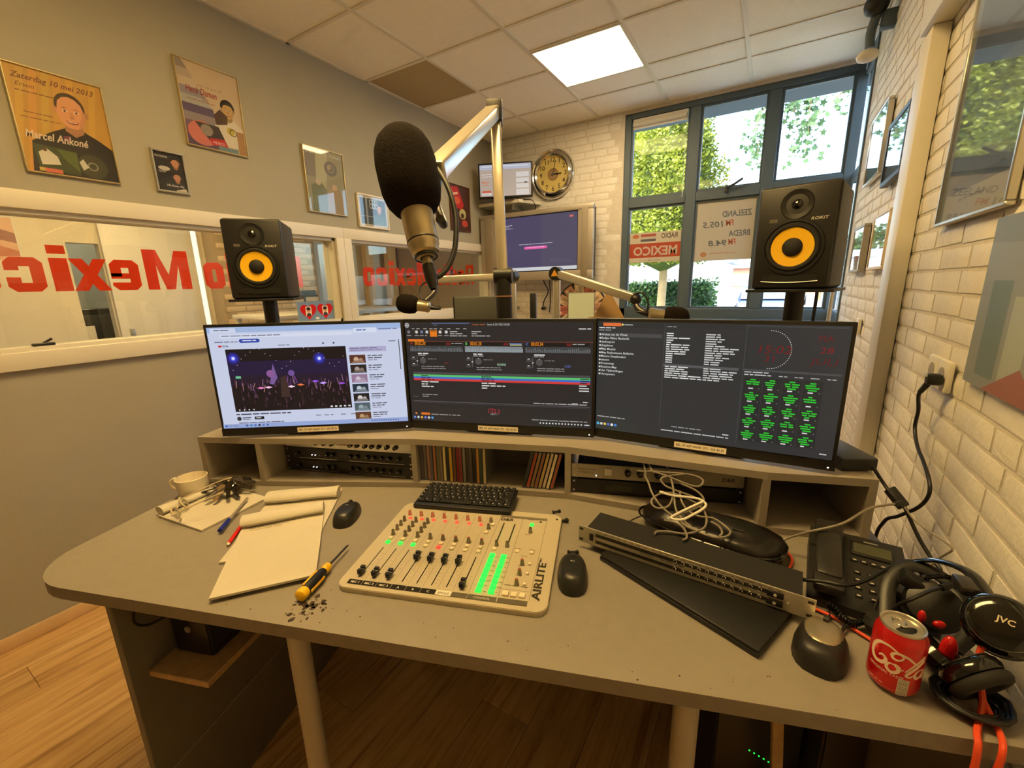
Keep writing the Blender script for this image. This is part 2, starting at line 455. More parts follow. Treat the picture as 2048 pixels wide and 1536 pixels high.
inner_window(2, *W2, .065, .075)
# red lettering stuck to the far side of the inner glass (reads from the other room)
def cham(x0, y0, x1, y1, c, corners='1111'):
    p = []
    p += [(x0, y0+c), (x0+c, y0)] if corners[0] == '1' else [(x0, y0)]
    p += [(x1-c, y0), (x1, y0+c)] if corners[1] == '1' else [(x1, y0)]
    p += [(x1, y1-c), (x1-c, y1)] if corners[2] == '1' else [(x1, y1)]
    p += [(x0+c, y1), (x0, y1-c)] if corners[3] == '1' else [(x0, y1)]
    return p
def glyph(ch, w, xh=.145, cap=.2, s=.042, c=.022):
    """outlines of one chunky octagonal letter, x to the right, y up; pieces may touch"""
    def octo(w, h, open_=None):
        q = []
        q.append([(c, 0), (w-c, 0), (w, c), (w-.001, s*.9), (0, s*.9), (0, c)])
        q.append([(0, h-s*.9), (w, h-s*.9), (w, h-c), (w-c, h), (c, h), (0, h-c)])
        q.append([(0, s*.9), (s, s*.9), (s, h-s*.9), (0, h-s*.9)])
        if open_ is None: q.append([(w-s, s*.9), (w, s*.9), (w, h-s*.9), (w-s, h-s*.9)])
        return q
    if ch == 'o': return octo(w, xh)
    if ch == 'c':
        return octo(w, xh, 1)+[[(w-s, s*.9), (w, s*.9), (w, xh*.42), (w-s, xh*.42)], [(w-s, xh*.62), (w, xh*.62), (w, xh-s*.9), (w-s, xh-s*.9)]]
    if ch == 'e':
        return octo(w, xh, 1)+[[(w-s, xh*.45), (w, xh*.45), (w, xh-s*.9), (w-s, xh-s*.9)], [(s, xh*.38), (w, xh*.38), (w, xh*.56), (s, xh*.56)]]
    if ch == 'i': return [[(0, 0), (w, 0), (w, xh), (0, xh)], [(0, xh+.018), (w, xh+.018), (w, cap), (0, cap)]]
    if ch == 'a':
        return octo(w, xh, 1)[:2]+[[(w-s, 0), (w, 0), (w, xh-c), (w-s, xh-c)], [(0, s*.9), (s, s*.9), (s, xh*.5), (0, xh*.5)], [(0, xh*.46), (w, xh*.46), (w, xh*.62), (0, xh*.62)]]
    if ch == 'd': return octo(w, xh)+[[(w-s, xh-s), (w, xh-s), (w, cap), (w-s, cap)]]
    if ch == 'x':
        t = w*.36; a = xh*(w/2-t)/(w-t)
        return [[(0, 0), (t, 0), (w/2, a), (w-t, 0), (w, 0), ((w+t)/2, xh/2), (w, xh), (w-t, xh), (w/2, xh-a), (t, xh), (0, xh), ((w-t)/2, xh/2)]]
    if ch == 'M':
        t = w*.27
        return [[(0, 0), (t*.92, 0), (t*.92, cap*.62), (w/2-.02, 0), (w/2+.02, 0), (w-t*.92, cap*.62), (w-t*.92, 0), (w, 0), (w, cap), (w-t*1.1, cap), (w/2, .075), (t*1.1, cap), (0, cap)]]
    if ch == 'R':
        return [[(0, 0), (s, 0), (s, cap), (0, cap)], [(s, cap-s*.9), (w-c, cap-s*.9), (w, cap-s*.9), (w, cap-c), (w-c, cap), (s, cap)], [(w-s, cap*.5), (w, cap*.5), (w, cap-s*.9), (w-s, cap-s*.9)], [(s, cap*.38), (w-c*.5, cap*.38), (w, cap*.5), (w, cap*.56), (s, cap*.56)], [(w-s, 0), (w, 0), (w, cap*.32), (w-c, cap*.4), (w-s, cap*.4)]]
M_redlet = mat('red_window_vinyl', (250, 88, 34), .5)
_n = M_redlet.node_tree.nodes; _l = M_redlet.node_tree.links; _t = _n.new('ShaderNodeBsdfTranslucent'); _t.inputs['Color'].default_value = (*L3((255, 92, 34)), 1); _x = _n.new('ShaderNodeMixShader'); _x.inputs['Fac'].default_value = .4
_l.new(_n['Principled BSDF'].outputs['BSDF'], _x.inputs[1]); _l.new(_t.outputs['BSDF'], _x.inputs[2]); _l.new(_x.outputs['Shader'], _n['Material Output'].inputs['Surface'])
def letters(n, y_right, x, label):
    t = thing('window_lettering', label, 'lettering', MX((x, y_right, 1.511), (0, -1, 0), (0, 0, 1)), 'red lettering on the inner windows')
    for ch, y0, y1 in (('R', 1.834, 1.70), ('a', 1.68, 1.572), ('d', 1.552, 1.444), ('i', 1.424, 1.362), ('o', 1.342, 1.238), ('M', 1.168, .97), ('e', .945, .832), ('x', .826, .692), ('i', .69, .63), ('c', .608, .492), ('o', .472, .358)):
        g = MB()
        for p in glyph(ch, y0-y1): g.prism([(1.834-y0+a, b) for a, b in p], 0, .0008)
        g.build('letter_'+ch.lower(), M_redlet, t)
letters(1, 1.834, XL-.0635, 'mirrored red name lettering on the long inner window beside the speaker')
letters(2, 3.83, XL-.0635, 'mirrored red name lettering on the inner window behind the microphone')
# back wall (painted brick), window opening x -1.25 .. right corner
WX0, WZ0, WZ1 = -1.25, 1.17, 2.94
wb = MB().bx(XL-WALLT, YB, 0, WX0, YB+.25, ZC+.05).bx(WX0, YB, 0, XR+.3, YB+.25, WZ0).bx(WX0, YB, WZ1, XR+.3, YB+.25, ZC+.05)
wb = wb.build('wall_back', M_mortar); tag(wb, kind='structure')
YE = 3.71      # the right wall ends here; a glazed strip fills the corner
wr = MB().bx(XR, YF-.1, 0, XR+.22, YE, ZC+.05).bx(XR, YE, 0, XR+.22, YB+.01, WZ0)
wr = wr.build('wall_right', M_mortar); tag(wr, kind='structure')
tag(MB().bx(XL-WALLT, YF-.12, 0, XR+.2, YF, ZC+.05).build('wall_front', M_wall), kind='structure')
def brick_mesh(i, L, H, D):
    r = random.Random(i*13+5); m = MB(); e = .0075
    def j(a=.0026): return r.uniform(-a, a)
    o = [(j(), j(), 0), (L+j(), j(), 0), (L+j(), H+j(), 0), (j(), H+j(), 0)]
    q = [(e*r.uniform(.6, 1.8), e*r.uniform(.6, 1.6), D+j(.0012)), (L-e*r.uniform(.6, 1.8), e*r.uniform(.6, 1.6), D+j(.0012)),
         (L-e*r.uniform(.6, 1.8), H-e*r.uniform(.6, 1.6), D+j(.0012)), (e*r.uniform(.6, 1.8), H-e*r.uniform(.6, 1.6), D+j(.0012))]
    h = [(x+(L/2-x)*.0, y, D*.45) for x, y, z in o]
    cpt = [(L/2+j(.02), H/2+j(.006), D+.0012+j(.0012))]
    m.add(o+h+q+cpt, [(0,1,5,4),(1,2,6,5),(2,3,7,6),(3,0,4,7),(4,5,9,8),(5,6,10,9),(6,7,11,10),(7,4,8,11),(8,9,12),(9,10,12),(10,11,12),(11,8,12)], True)
    return m
PITCH, BL_, JO = .0633, .21, .0115
BH = PITCH-JO
def brick_wall(wall, Mw, x_end, depth, z_ref, chosen, seed, zmin=0.0, zmax=ZC):
    """courses of stretchers with a few headers; Mw maps (along, up, out) to the world"""
    r = random.Random(seed)
    full = [brick_mesh(seed+i, BL_, BH, depth).mesh('brick', M_brick) for i in range(7)]
    half = [brick_mesh(seed+20+i, .099, BH, depth).mesh('brick', M_brick) for i in range(4)]
    rest = MB(); k0 = int(math.ceil((zmin-z_ref)/PITCH)); cand = []
    k = k0
    while z_ref+k*PITCH+BH < zmax:
        z = z_ref+k*PITCH+JO*.5; x = -r.uniform(.01, .2) if k % 2 else -r.uniform(.0, .05)
        while x < x_end:
            L = .099 if r.random() < .22 else BL_
            if x > -.005 and x+L < x_end: cand.append((x, z, L))
            x += L+JO
        k += 1
    cand.sort(key=chosen); n = 0
    for x, z, L in cand:
        if n < 300:
            inst(r.choice(full if L == BL_ else half), 'brick', wall, Mw @ T(x, z, 0) @ Matrix.Rotation(r.uniform(-.006, .006), 4, 'Z')); n += 1
        else:
            b = brick_mesh(int(x*1e3+z*1e4), L, BH, depth); rest.add(b.v, b.f, M=Mw @ T(x, z, 0))
    if rest.v: tag(rest.build('far_bricks', M_brick, wall), kind='stuff')
# along the right wall: x' = YE - y
brick_wall(wr, MX((XR-.0005, YE, 0), (0, -1, 0), (0, 0, 1)), YE+.3, .0034, 1.507, lambda b: abs((YE-b[0])-1.55)*.72+abs(b[1]-1.45), 11)
brick_wall(wb, MX((XL, YB+.0005, 0), (1, 0, 0), (0, 0, 1)), WX0-XL, .0016, 1.5, lambda b: -b[1], 71, zmin=.4)
# trims on the right wall: square duct and the boxed beam it runs into
tag(MB().rb(XR-.055, 2.10, .02, XR-.006, 2.235, 2.292, .004).build('trim_1', M_white), kind='structure')
tag(MB().rb(XR-.07, -.9, 2.292, XR-.006, 2.19, 2.62, .004).build('trim_2', M_white), kind='structure')
# ------------------------------------------------------------------ outer window
wn = thing('window_3', None, None); tag(wn, kind='structure')
FY0, FY1 = YB+.01, YB+.09
def fr(name, x0, z0, x1, z1, y0=FY0, y1=FY1, m=M_dkgrey): MB().rb(x0, y0, z0, x1, y1, z1, .004, 1).build(name, m, wn)
fr('jamb', WX0, WZ0, -1.195, WZ1); fr('head_rail', -1.195, 2.895, XR, WZ1); fr('bottom_rail', WX0, WZ0-.04, XR, 1.252)
fr('mullion', -.705, 1.252, -.622, 2.895); fr('mullion', -.143, 1.252, -.058, 2.895); fr('corner_post', .385, 1.252, XR+.02, 2.895)
for x0, x1 in ((-1.195, -.705), (-.622, -.143), (-.058, .385)): fr('transom', x0, 2.158, x1, 2.236)
for (x0, x1) in ((-1.195, -.705), (-.622, -.143), (-.058, .385)):
    for (z0, z1) in ((1.252, 2.158), (2.236, 2.895)):
        s_ = MB(); t_ = .017
        for a in ((x0, z0, x1, z0+t_), (x0, z1-t_, x1, z1), (x0, z0+t_, x0+t_, z1-t_), (x1-t_, z0+t_, x1, z1-t_)): s_.bx(a[0], YB+.03, a[1], a[2], YB+.062, a[3])
        s_.build('sash', M_dkgrey, wn)
        MB().bx(x0+t_, YB+.044, z0+t_, x1-t_, YB+.050, z1-t_).build('pane', M_glassw, wn)
MB().rb(WX0, YB-.05, 1.13, XR, YB+.02, 1.17, .004, 1).build('sill_board', M_dkgrey, wn)
# handle on the middle upper sash
MB().rb(-.40, YB-.012, 2.20, -.375, YB+.012, 2.255, .004).tube(smooth_pts([(-.388, YB-.02, 2.235), (-.34, YB-.03, 2.245), (-.27, YB-.034, 2.285)], 5), .010, 8).build('window_handle', mat('handle_grey', (70, 72, 74), .4, .5), wn)
# corner side strip (glazed return in the right wall)
ws = thing('window_4', None, None); tag(ws, kind='structure')
for nm, a in (('post', (XR-.01, YE, WZ0, XR+.06, YE+.035, ZC)), ('head_rail', (XR, YE+.035, 2.86, XR+.05, YB, ZC)), ('bottom_rail', (XR-.01, YE+.035, WZ0-.04, XR+.06, YB, 1.252)), ('transom', (XR, YE+.035, 2.158, XR+.05, YB, 2.22))):
    MB().bx(*a).build(nm, M_dkgrey, ws)
for z0, z1 in ((1.252, 2.158), (2.22, 2.86)): MB().bx(XR+.02, YE+.035, z0, XR+.025, YB+.01, z1).build('pane', M_glassc, ws)
# roller blind cassette in the first upper light
bl = thing('roller_blind', 'rolled up blind at the top of the window nearest the clock', 'blind', T(-.95, YB, 2.86))
MB().rb(-.228, .004, -.052, .228, .026, .03, .006).build('cassette', M_white, bl)
MB().cyl((-.22, -.012, -.02), (.22, -.012, -.02), .018, n=14).build('rolled_cloth', mat('blind_cloth', (205, 200, 188), .8), bl)
MB().cyl((.222, -.01, -.03), (.222, -.01, -.66), .0022, n=6).build('pull_cord', M_wcable, bl)
# vinyl signs on the lower panes, printed to be read from the street
def sign(name, label, x0, x1, z0, z1, fn):
    t = thing(name, label, 'sign', MX((x0, YB+.040, z0), (1, 0, 0), (0, 0, 1)))
    p = Print(x1-x0, z1-z0); fn(p, x1-x0, z1-z0)
    MB().bx(0, 0, -.0012, x1-x0, z1-z0, 0).build('backing', mat('sign_vinyl', (222, 218, 210), .6), t)
    p.build('lettering', SIGNM, t)
def sg1(p, w, h):
    p.rect(0, 0, w, h, (226, 222, 214)); p.text('RADIO', w*.93, h*.22, .062, (120, 110, 105), 'l', .02, mirror=True, fit=w*.31)
    p.disc(w*.12, h*.12, w*.07, (226, 150, 110), h*.07)
    p.rect(w*.22, h*.05, w*.52, h*.14, (205, 120, 110)); p.rect(w*.22, h*.14, w*.52, h*.22, (224, 220, 214)); p.rect(w*.22, h*.22, w*.52, h*.30, (120, 120, 140))
    p.rect(0, h*.36, w, h*.84, (214, 108, 84)); p.text('MEXICO', w*.94, h*.76, .11, (240, 236, 230), 'l', .03, mirror=True, fit=w*.86)
    p.text('SINDS 1982', w*.62, h*.96, .022, (150, 150, 150), 'l', mirror=True, fit=w*.24)
def sg2(p, w, h):
    p.rect(0, 0, w, h, (220, 217, 210))
    for t_, c_, x, y, f in (('ZEELAND', (128, 138, 146), .95, .27, .50), ('FM', (214, 130, 104), .66, .42, .14), ('105.5', (128, 138, 146), .48, .43, .36), ('BREDA', (128, 138, 146), .95, .60, .36), ('FM', (214, 130, 104), .72, .74, .13), ('94.8', (128, 138, 146), .56, .75, .32)):
        p.text(t_, w*x, h*y, .066, c_, 'l', .02, .15, True, fit=w*f)
    p.disc(w*.17, h*.89, w*.06, (226, 176, 140), h*.045); p.words(w*.28, h*.87, w*.45, .014, (220, 178, 150), 3)
sign('window_sign', 'small white and red station sign on the lower pane nearest the clock', -1.178, -.722, 1.672, 1.937, sg1)
sign('window_sign', 'large white frequency sign on the middle lower window pane', -.605, -.16, 1.662, 2.142, sg2)
# ------------------------------------------------------------------ outside
def leaf_cloud(n, fn, size, seed, aspect=.6):
    r = random.Random(seed); vs_ = []; fs = []
    for i in range(n):
        c = Vector(fn(r)); a = r.uniform(0, 2*PI); el = r.uniform(-.9, .9)
        d = Vector((math.cos(a)*math.cos(el), math.sin(a)*math.cos(el), math.sin(el))); s_ = d.orthogonal().normalized()
        s_ = (Matrix.Rotation(r.uniform(0, 6.28), 3, d) @ s_)*size*aspect*r.uniform(.6, 1.2)*.5; d = d*size*r.uniform(.6, 1.3)
        b = len(vs_); vs_ += [c, c+d*.5+s_, c+d, c+d*.5-s_]; fs.append((b, b+1, b+2, b+3))
    m = MB(); m.v = vs_; m.f = fs; m.sm = [False]*len(fs); m.mi = [0]*len(fs)
    return m
def leaf_mat(name, a, b):
    m = bpy.data.materials.new(name); m.use_nodes = True; n = m.node_tree.nodes; l = m.node_tree.links; p = n['Principled BSDF']; p.inputs['Roughness'].default_value = .6
    t = n.new('ShaderNodeTexNoise'); t.inputs['Scale'].default_value = 2.2; t.inputs['Detail'].default_value = 3; tc = n.new('ShaderNodeTexCoord'); l.new(tc.outputs['Object'], t.inputs['Vector'])
    r = n.new('ShaderNodeValToRGB'); r.color_ramp.elements[0].position = .35; r.color_ramp.elements[1].position = .65
    r.color_ramp.elements[0].color = (*L3(a), 1); r.color_ramp.elements[1].color = (*L3(b), 1)
    l.new(t.outputs['Fac'], r.inputs['Fac']); l.new(r.outputs['Color'], p.inputs['Base Color'])
    o = n['Material Output']; tr = n.new('ShaderNodeBsdfTranslucent'); x = n.new('ShaderNodeMixShader'); x.inputs['Fac'].default_value = .3
    l.new(r.outputs['Color'], tr.inputs['Color']); l.new(p.outputs['BSDF'], x.inputs[1]); l.new(tr.outputs['BSDF'], x.inputs[2]); l.new(x.outputs['Shader'], o.inputs['Surface'])
    return m
M_leafY = leaf_mat('conifer_green', (92, 106, 30), (164, 166, 50))
M_leafH = leaf_mat('hedge_green', (40, 66, 30), (78, 108, 50))
M_leafM = leaf_mat('maple_green', (52, 78, 42), (84, 112, 62))
M_bark = mat('bark', (150, 122, 84), .9, var=.15, scale=8)
GZ = -.12
tag(MB().bx(-45, YB+.26, GZ-.3, 45, 90, GZ).build('ground_outside', mat('paving', (150, 148, 142), .9, var=.06, scale=1.5)), kind='structure')
lawn = MB()
lawn.bx(-7, 7.4, GZ, -1.3, 10.6, GZ+.02).build('lawn', mat('lawn_green', (120, 140, 60), .95, var=.25, scale=14))
tag(bpy.data.objects['lawn'], 'strip of short grass in front of the clipped hedge', 'grass', kind='stuff')
l2 = MB().bx(.4, 12.0, GZ, 9, 14.6, GZ+.02).build('lawn', MATS['lawn_green']); tag(l2, 'strip of grass beyond the pavement below the loudspeaker', 'grass', kind='stuff')
# tall golden conifer
tc_ = thing('conifer_tree', 'tall yellow-green conifer outside the window above the hedge', 'tree', T(-2.0, 9.6, GZ+.02))
MB().tube([(0, 0, 0), (.03, 0, 1.6), (0, 0, 4.5)], [.10, .085, .04], 10).build('trunk', M_bark, tc_)
def conif(r):
    z = 1.95+4.6*r.random()**.85; R = .98*min(1, (z-1.6)/.5)*(1-max(0, z-3.6)/3.4); a = r.uniform(0, 2*PI); q = R*math.sqrt(r.uniform(.45, 1))*(1+.16*math.sin(a*5+z*4))
    return (q*math.cos(a), q*math.sin(a), z)
leaf_cloud(52000, conif, .075, 3, .6).build('foliage', M_leafY, tc_)
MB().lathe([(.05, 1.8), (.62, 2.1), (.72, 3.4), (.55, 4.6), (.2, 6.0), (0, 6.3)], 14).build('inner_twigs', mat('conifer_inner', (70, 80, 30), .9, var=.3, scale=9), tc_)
hd = thing('hedge', 'clipped green hedge below the station sign outside', 'hedge', T(-2.7, 10.95, GZ))
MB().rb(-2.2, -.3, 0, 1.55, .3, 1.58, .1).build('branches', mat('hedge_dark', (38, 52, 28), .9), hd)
leaf_cloud(9000, lambda r: (r.uniform(-2.3, 1.65), r.choice((-.34, -.34, r.uniform(-.3, .3)))+r.uniform(-.05, .05), r.uniform(0, 1.64)) , .1, 4, .7).build('foliage', M_leafH, hd)
# maple boughs hanging into view from a tree to the right
mp_ = thing('maple_tree', 'maple boughs with lobed leaves hanging outside the upper window', 'tree', T(2.6, 8.2, GZ))
br = MB()
br.tube([(0, 0, 0), (.05, 0, 2.5), (-.05, -.1, 5.2)], [.2, .17, .1], 10)
twigs = []
rr = random.Random(17)
def bough(p0, p1, p2, r0):
    pts = smooth_pts([p0, p1, p2], 8); br.tube(pts, [r0*(1-.8*i/len(pts)) for i in range(len(pts))], 6); twigs.append(pts)
for p1, p2, r0 in (((1.2, 8.0, 5.0), (.12, 7.2, 4.05), .035), ((1.3, 7.9, 4.6), (.42, 7.2, 3.6), .03), ((1.3, 7.7, 4.9), (.75, 7.2, 4.35), .03), ((1.5, 7.6, 4.4), (1.0, 7.1, 4.2), .026), ((.5, 7.5, 4.3), (-.28, 7.2, 3.75), .02), ((.1, 7.5, 4.7), (-.5, 7.2, 4.0), .022), ((-.1, 7.4, 3.9), (-.33, 7.2, 3.15), .014), ((.45, 7.4, 4.1), (.22, 7.2, 3.1), .014), ((.2, 7.4, 4.5), (.05, 7.2, 3.6), .014)):
    bough((-.05, -.1, 4.8), (p1[0]-2.6, p1[1]-8.2, p1[2]-GZ), (p2[0]-2.6, p2[1]-8.2, p2[2]-GZ), r0)
br.build('boughs', M_bark, mp_)
vs_, fs = [], []
for pts in twigs:
    for i, p in enumerate(pts[9:]):
        for q in range(16):
            c = Vector(p)+Vector((rr.gauss(0, .11), rr.gauss(0, .11), rr.gauss(-.05, .10))); sz = rr.uniform(.03, .06)
            nrm = Vector((rr.gauss(0, .6), -1, rr.gauss(.5, .6))).normalized(); ux = nrm.orthogonal().normalized(); ux = Matrix.Rotation(rr.uniform(0, 6.28), 3, nrm) @ ux; uy = nrm.cross(ux)
            b = len(vs_); N = 10
            for k in range(N):
                a = 2*PI*k/N; R = sz*(1.0 if k % 2 == 0 else .48)
                vs_.append(c+ux*math.cos(a)*R+uy*math.sin(a)*R)
            fs.append(tuple(range(b, b+N)))
lm = MB(); lm.v = vs_; lm.f = fs; lm.sm = [False]*len(fs); lm.mi = [0]*len(fs)
lm.build('foliage', M_leafM, mp_)
# eaves over the window
tag(MB().bx(-2.2, YB+.25, 3.03, 2.2, YB+.80, 3.16).build('roof_eaves', mat('eaves_board', (92, 102, 110), .8)), kind='structure')
# far houses, garage, fence, cars
def box_thing(name, label, cat, M, parts):
    t = thing(name, label, cat, M)
    for nm, a, m in parts: MB().bx(*a).build(nm, m, t)
    return t
M_hw = mat('render_white', (224, 220, 212), .8, var=.03, scale=2); M_hroof = mat('flat_roof_edge', (150, 165, 178), .7); M_hbrick = mat('far_brick', (176, 120, 96), .9, var=.1, scale=6)
M_hgl = mat('far_window', (110, 125, 135), .2)
box_thing('garage_row', 'low white garages with a pale flat roof down the street', 'building', T(-3.4, 21, GZ), [('wall', (-6, 0, 0, 1.7, 4, 2.35), M_hw), ('roof', (-6.1, -.1, 2.35, 1.9, 4.1, 2.62), M_hroof), ('garage_door', (-.2, -.05, 0, 1.3, 0, 2.0), mat('garage_door', (170, 168, 160), .6)), ('garage_door', (-2.2, -.05, 0, -.7, 0, 2.0), MATS['garage_door'])])
box_thing('far_house', 'brick house at the far end of the driveway', 'building', T(-1.0, 52, GZ), [('wall', (-4, 0, 0, 6, 6, 2.8), M_hbrick), ('roof', (-4.3, -.4, 2.8, 6.3, 6.4, 3.3), M_hroof), ('window', (-3, -.05, 1, -1, 0, 2.2), M_hgl), ('window', (1, -.05, 1, 3, 0, 2.2), M_hgl)])
box_thing('side_house', 'brick house with red roof beyond the corner window', 'building', T(9.5, 26, GZ), [('wall', (-5, 0, 0, 5, 7, 3.2), M_hbrick), ('window', (-4, -.05, 1, -2.4, 0, 2.3), M_hgl), ('window', (-1, -.05, 1, .6, 0, 2.3), M_hgl)])
rf = MB().add([(-5.4, -.5, 3.1), (5.4, -.5, 3.1), (5.4, 7.5, 3.1), (-5.4, 7.5, 3.1), (-5.4, 3.5, 6.6), (5.4, 3.5, 6.6)], [(0, 1, 5, 4), (2, 3, 4, 5), (0, 4, 3), (1, 2, 5), (0, 3, 2, 1)]).build('roof', mat('red_roof', (178, 92, 74), .8), bpy.data.objects['side_house'])
fe = thing('garden_fence', 'pale board fence along the driveway outside', 'fence', T(-1.9, 14, GZ))
for k in range(16):
    MB().bx(-.02, k*.42, 0, .02, k*.42+.36, 1.55).build('board', mat('fence_board', (205, 200, 190), .8), fe)
def car(M, label, rgb):
    t = thing('parked_car', label, 'car', M)
    prof = [(-2.0, .32), (-2.05, .62), (-1.9, .86), (-1.35, .93), (-.85, 1.38), (.7, 1.42), (1.35, 1.0), (2.0, .88), (2.08, .6), (2.02, .32)]
    rings = []
    for y, k in ((-.84, .94), (-.8, 1), (.8, 1), (.84, .94)): rings.append([(x*k if z < 1 else x*(.96 if abs(y) > .82 else 1), y*(1 if z < 1 else .84), .32+(z-.32)*k) for x, z in prof])
    MB().loft(rings, smooth=False).build('body', mat('car_%d' % rgb[0], rgb, .25, .4, coat=.6), t)
    g = MB()
    g.add([(-1.38, -.72, .96), (-.9, -.69, 1.35), (-.9, .69, 1.35), (-1.38, .72, .96)], [(0, 1, 2, 3)]); g.build('windscreen', M_hgl, t)
    for sx in (-1.3, 1.3):
        for sy in (-.82, .82):
            MB().cyl((sx, sy-.09, .31), (sx, sy+.09, .31), .31, n=18).build('wheel', M_blackm, t)
    for sy in (-.6, .6): MB().rb(-2.06, sy-.16, .62, -1.98, sy+.16, .76, .02).build('headlight', M_white, t)
car(T(1.1, 34, GZ) @ RZ(PI/2), 'silver car parked at the end of the driveway', (190, 192, 196))
car(T(-.2, 18.6, GZ) @ RZ(PI/2+.05), 'dark blue car parked beside the fence', (52, 60, 84))
bn = thing('roadside_box', 'small white utility box standing before the hedge', 'box', T(-1.85, 9.0, GZ))
MB().rb(-.14, -.1, 0, .14, .1, .55, .02).build('body', M_white, bn); MB().bx(-.12, -.108, .05, .12, -.1, .5).build('door', mat('box_door', (205, 202, 195), .6), bn)
for k, (x, y, s_) in enumerate(((3.2, 40, 3.0), (-6, 44, 3.5), (6.5, 36, 2.6))):
    t = thing('far_tree', ('round green tree behind the silver car', 'broad green tree behind the garages', 'bushy green tree beyond the grass strip')[k], 'tree', T(x, y, GZ), 'trees at the end of the street')
    MB().cyl((0, 0, 0), (0, 0, 2.2), .18, .12, n=8).build('trunk', M_bark, t)
    leaf_cloud(2600, lambda r, s_=s_: tuple(Vector((r.gauss(0, 1), r.gauss(0, 1), r.gauss(0, 1))).normalized()*s_*.55*r.uniform(.6, 1)+Vector((0, 0, 1.6+s_*.55))), .32, 9+k, .7).build('foliage', M_leafH, t)
# ------------------------------------------------------------------ the room next door
NX = -5.4
M_cream = mat('cream_wall', (216, 204, 178), .75, var=.02, scale=3)
tag(MB().bx(NX-.1, -2.5, -.1, XL-WALLT, 6.0, 0).build('floor_next_room', mat('next_floor', (150, 120, 85), .6)), kind='structure')
tag(MB().bx(NX-.1, -2.5, 2.7, XL-WALLT, 6.0, 2.8).build('ceiling_next_room', M_tile), kind='structure')
tag(MB().bx(NX-.1, -2.5, 0, NX, 1.37, 2.7).bx(NX-.1, 1.37, 1.95, NX, 1.59, 2.7).bx(NX-.1, 1.59, 0, NX, 6.0, 2.7).bx(NX-.1, -2.6, 0, XL-WALLT, -2.5, 2.7).bx(NX-1.7, .8, 0, NX-1.6, 2.6, 2.7).bx(NX-1.6, .8, -.01, NX, 2.6, 0).bx(NX-1.6, .8, 2.7, NX, 2.6, 2.8).bx(NX-1.6, .7, 0, NX, .8, 2.7).bx(NX-1.6, 2.6, 0, NX, 2.7, 2.7).build('wall_next_room', M_cream), kind='structure')
tag(MB().bx(NX, 5.2, 0, XL-WALLT, 5.3, 2.7).build('wall_next_room_end', mat('tan_wall', (170, 146, 112), .8, var=.03, scale=4)), kind='structure')
t = thing('ceiling_panel_light', 'light panel in the ceiling of the room behind the inner window', 'ceiling light', T(-4.0, 1.4, 2.7), 'ceiling light panels')
MB().bx(-.3, -.6, -.02, .3, .6, 0).build('diffuser', mat('lamp_next', (240, 240, 235), .6, emit=(255, 214, 150), estr=LAMP_NEXT), t)
# ---- things in the room next door
nd = thing('cupboard_door', 'plain white door standing behind the mirrored lettering next door', 'door', T(NX+.03, 1.97, 0))
MB().rb(-.02, -.37, .02, .02, .37, 2.2, .004).build('leaf', M_white, nd); MB().rb(.02, -.31, 1.02, .045, -.27, 1.16, .004).build('handle', M_alu, nd)
st = thing('door_daylight_strip', 'narrow strip glowing as daylight beside the white door next door', 'daylight strip', T(NX+.01, 2.375, 1.1))
MB().bx(0, -.02, 0, .02, .025, 1.1).build('pane', mat('daylight_glow', (240, 240, 235), .4, emit=(255, 250, 240), estr=1.1), st); MB().bx(-.005, -.035, -.02, .012, .04, 1.12).build('frame', M_white, st)  # pane glows by itself in place of daylight at the door edge
ov = thing('black_cabinet', 'black glossy cabinet seen through the doorway next door', 'cabinet', T(NX-.5, 1.5, 0))
MB().rb(-.3, -.35, 0, .3, .35, 1.36, .01).build('body', M_gloss, ov); MB().rb(.3, -.33, .7, .312, .33, 1.3, .004).build('door', M_black, ov); MB().rb(.31, -.3, .9, .33, -.28, 1.2, .004).build('handle', M_alu, ov)
MB().rb(.312, -.12, 1.0, .316, -.02, 1.2, .001).build('label', M_white, ov)
pc_ = thing('framed_picture', 'pinkish framed picture on the far wall next door', 'picture', MX((NX+.002, .62, 1.78), (0, 1, 0), (0, 0, 1)))
p = Print(.46, .34); p.rect(0, 0, .46, .34, (214, 170, 140)); p.poly([(0, .08), (.2, .03), (.46, .12), (.46, .2), (.2, .13), (0, .2)], (150, 100, 90)); p.poly([(.05, .26), (.3, .2), (.46, .26), (.46, .3), (.1, .32)], (190, 120, 96)); p.build('print', PRN, pc_)
MB().bx(-.01, -.01, -.002, .47, .35, 0).build('backing', M_white, pc_)
t = thing('ceiling_panel_light', 'added unseen light brightening the passage beyond the far doorway next door', 'ceiling light', T(NX-.9, 1.6, 2.7), 'ceiling light panels')  # added unseen lamp, lifts the dark doorway
MB().bx(-.3, -.3, -.02, .3, .3, 0).build('diffuser', mat('lamp_passage_added', (240, 240, 235), .6, emit=(235, 235, 225), estr=9.0), t)
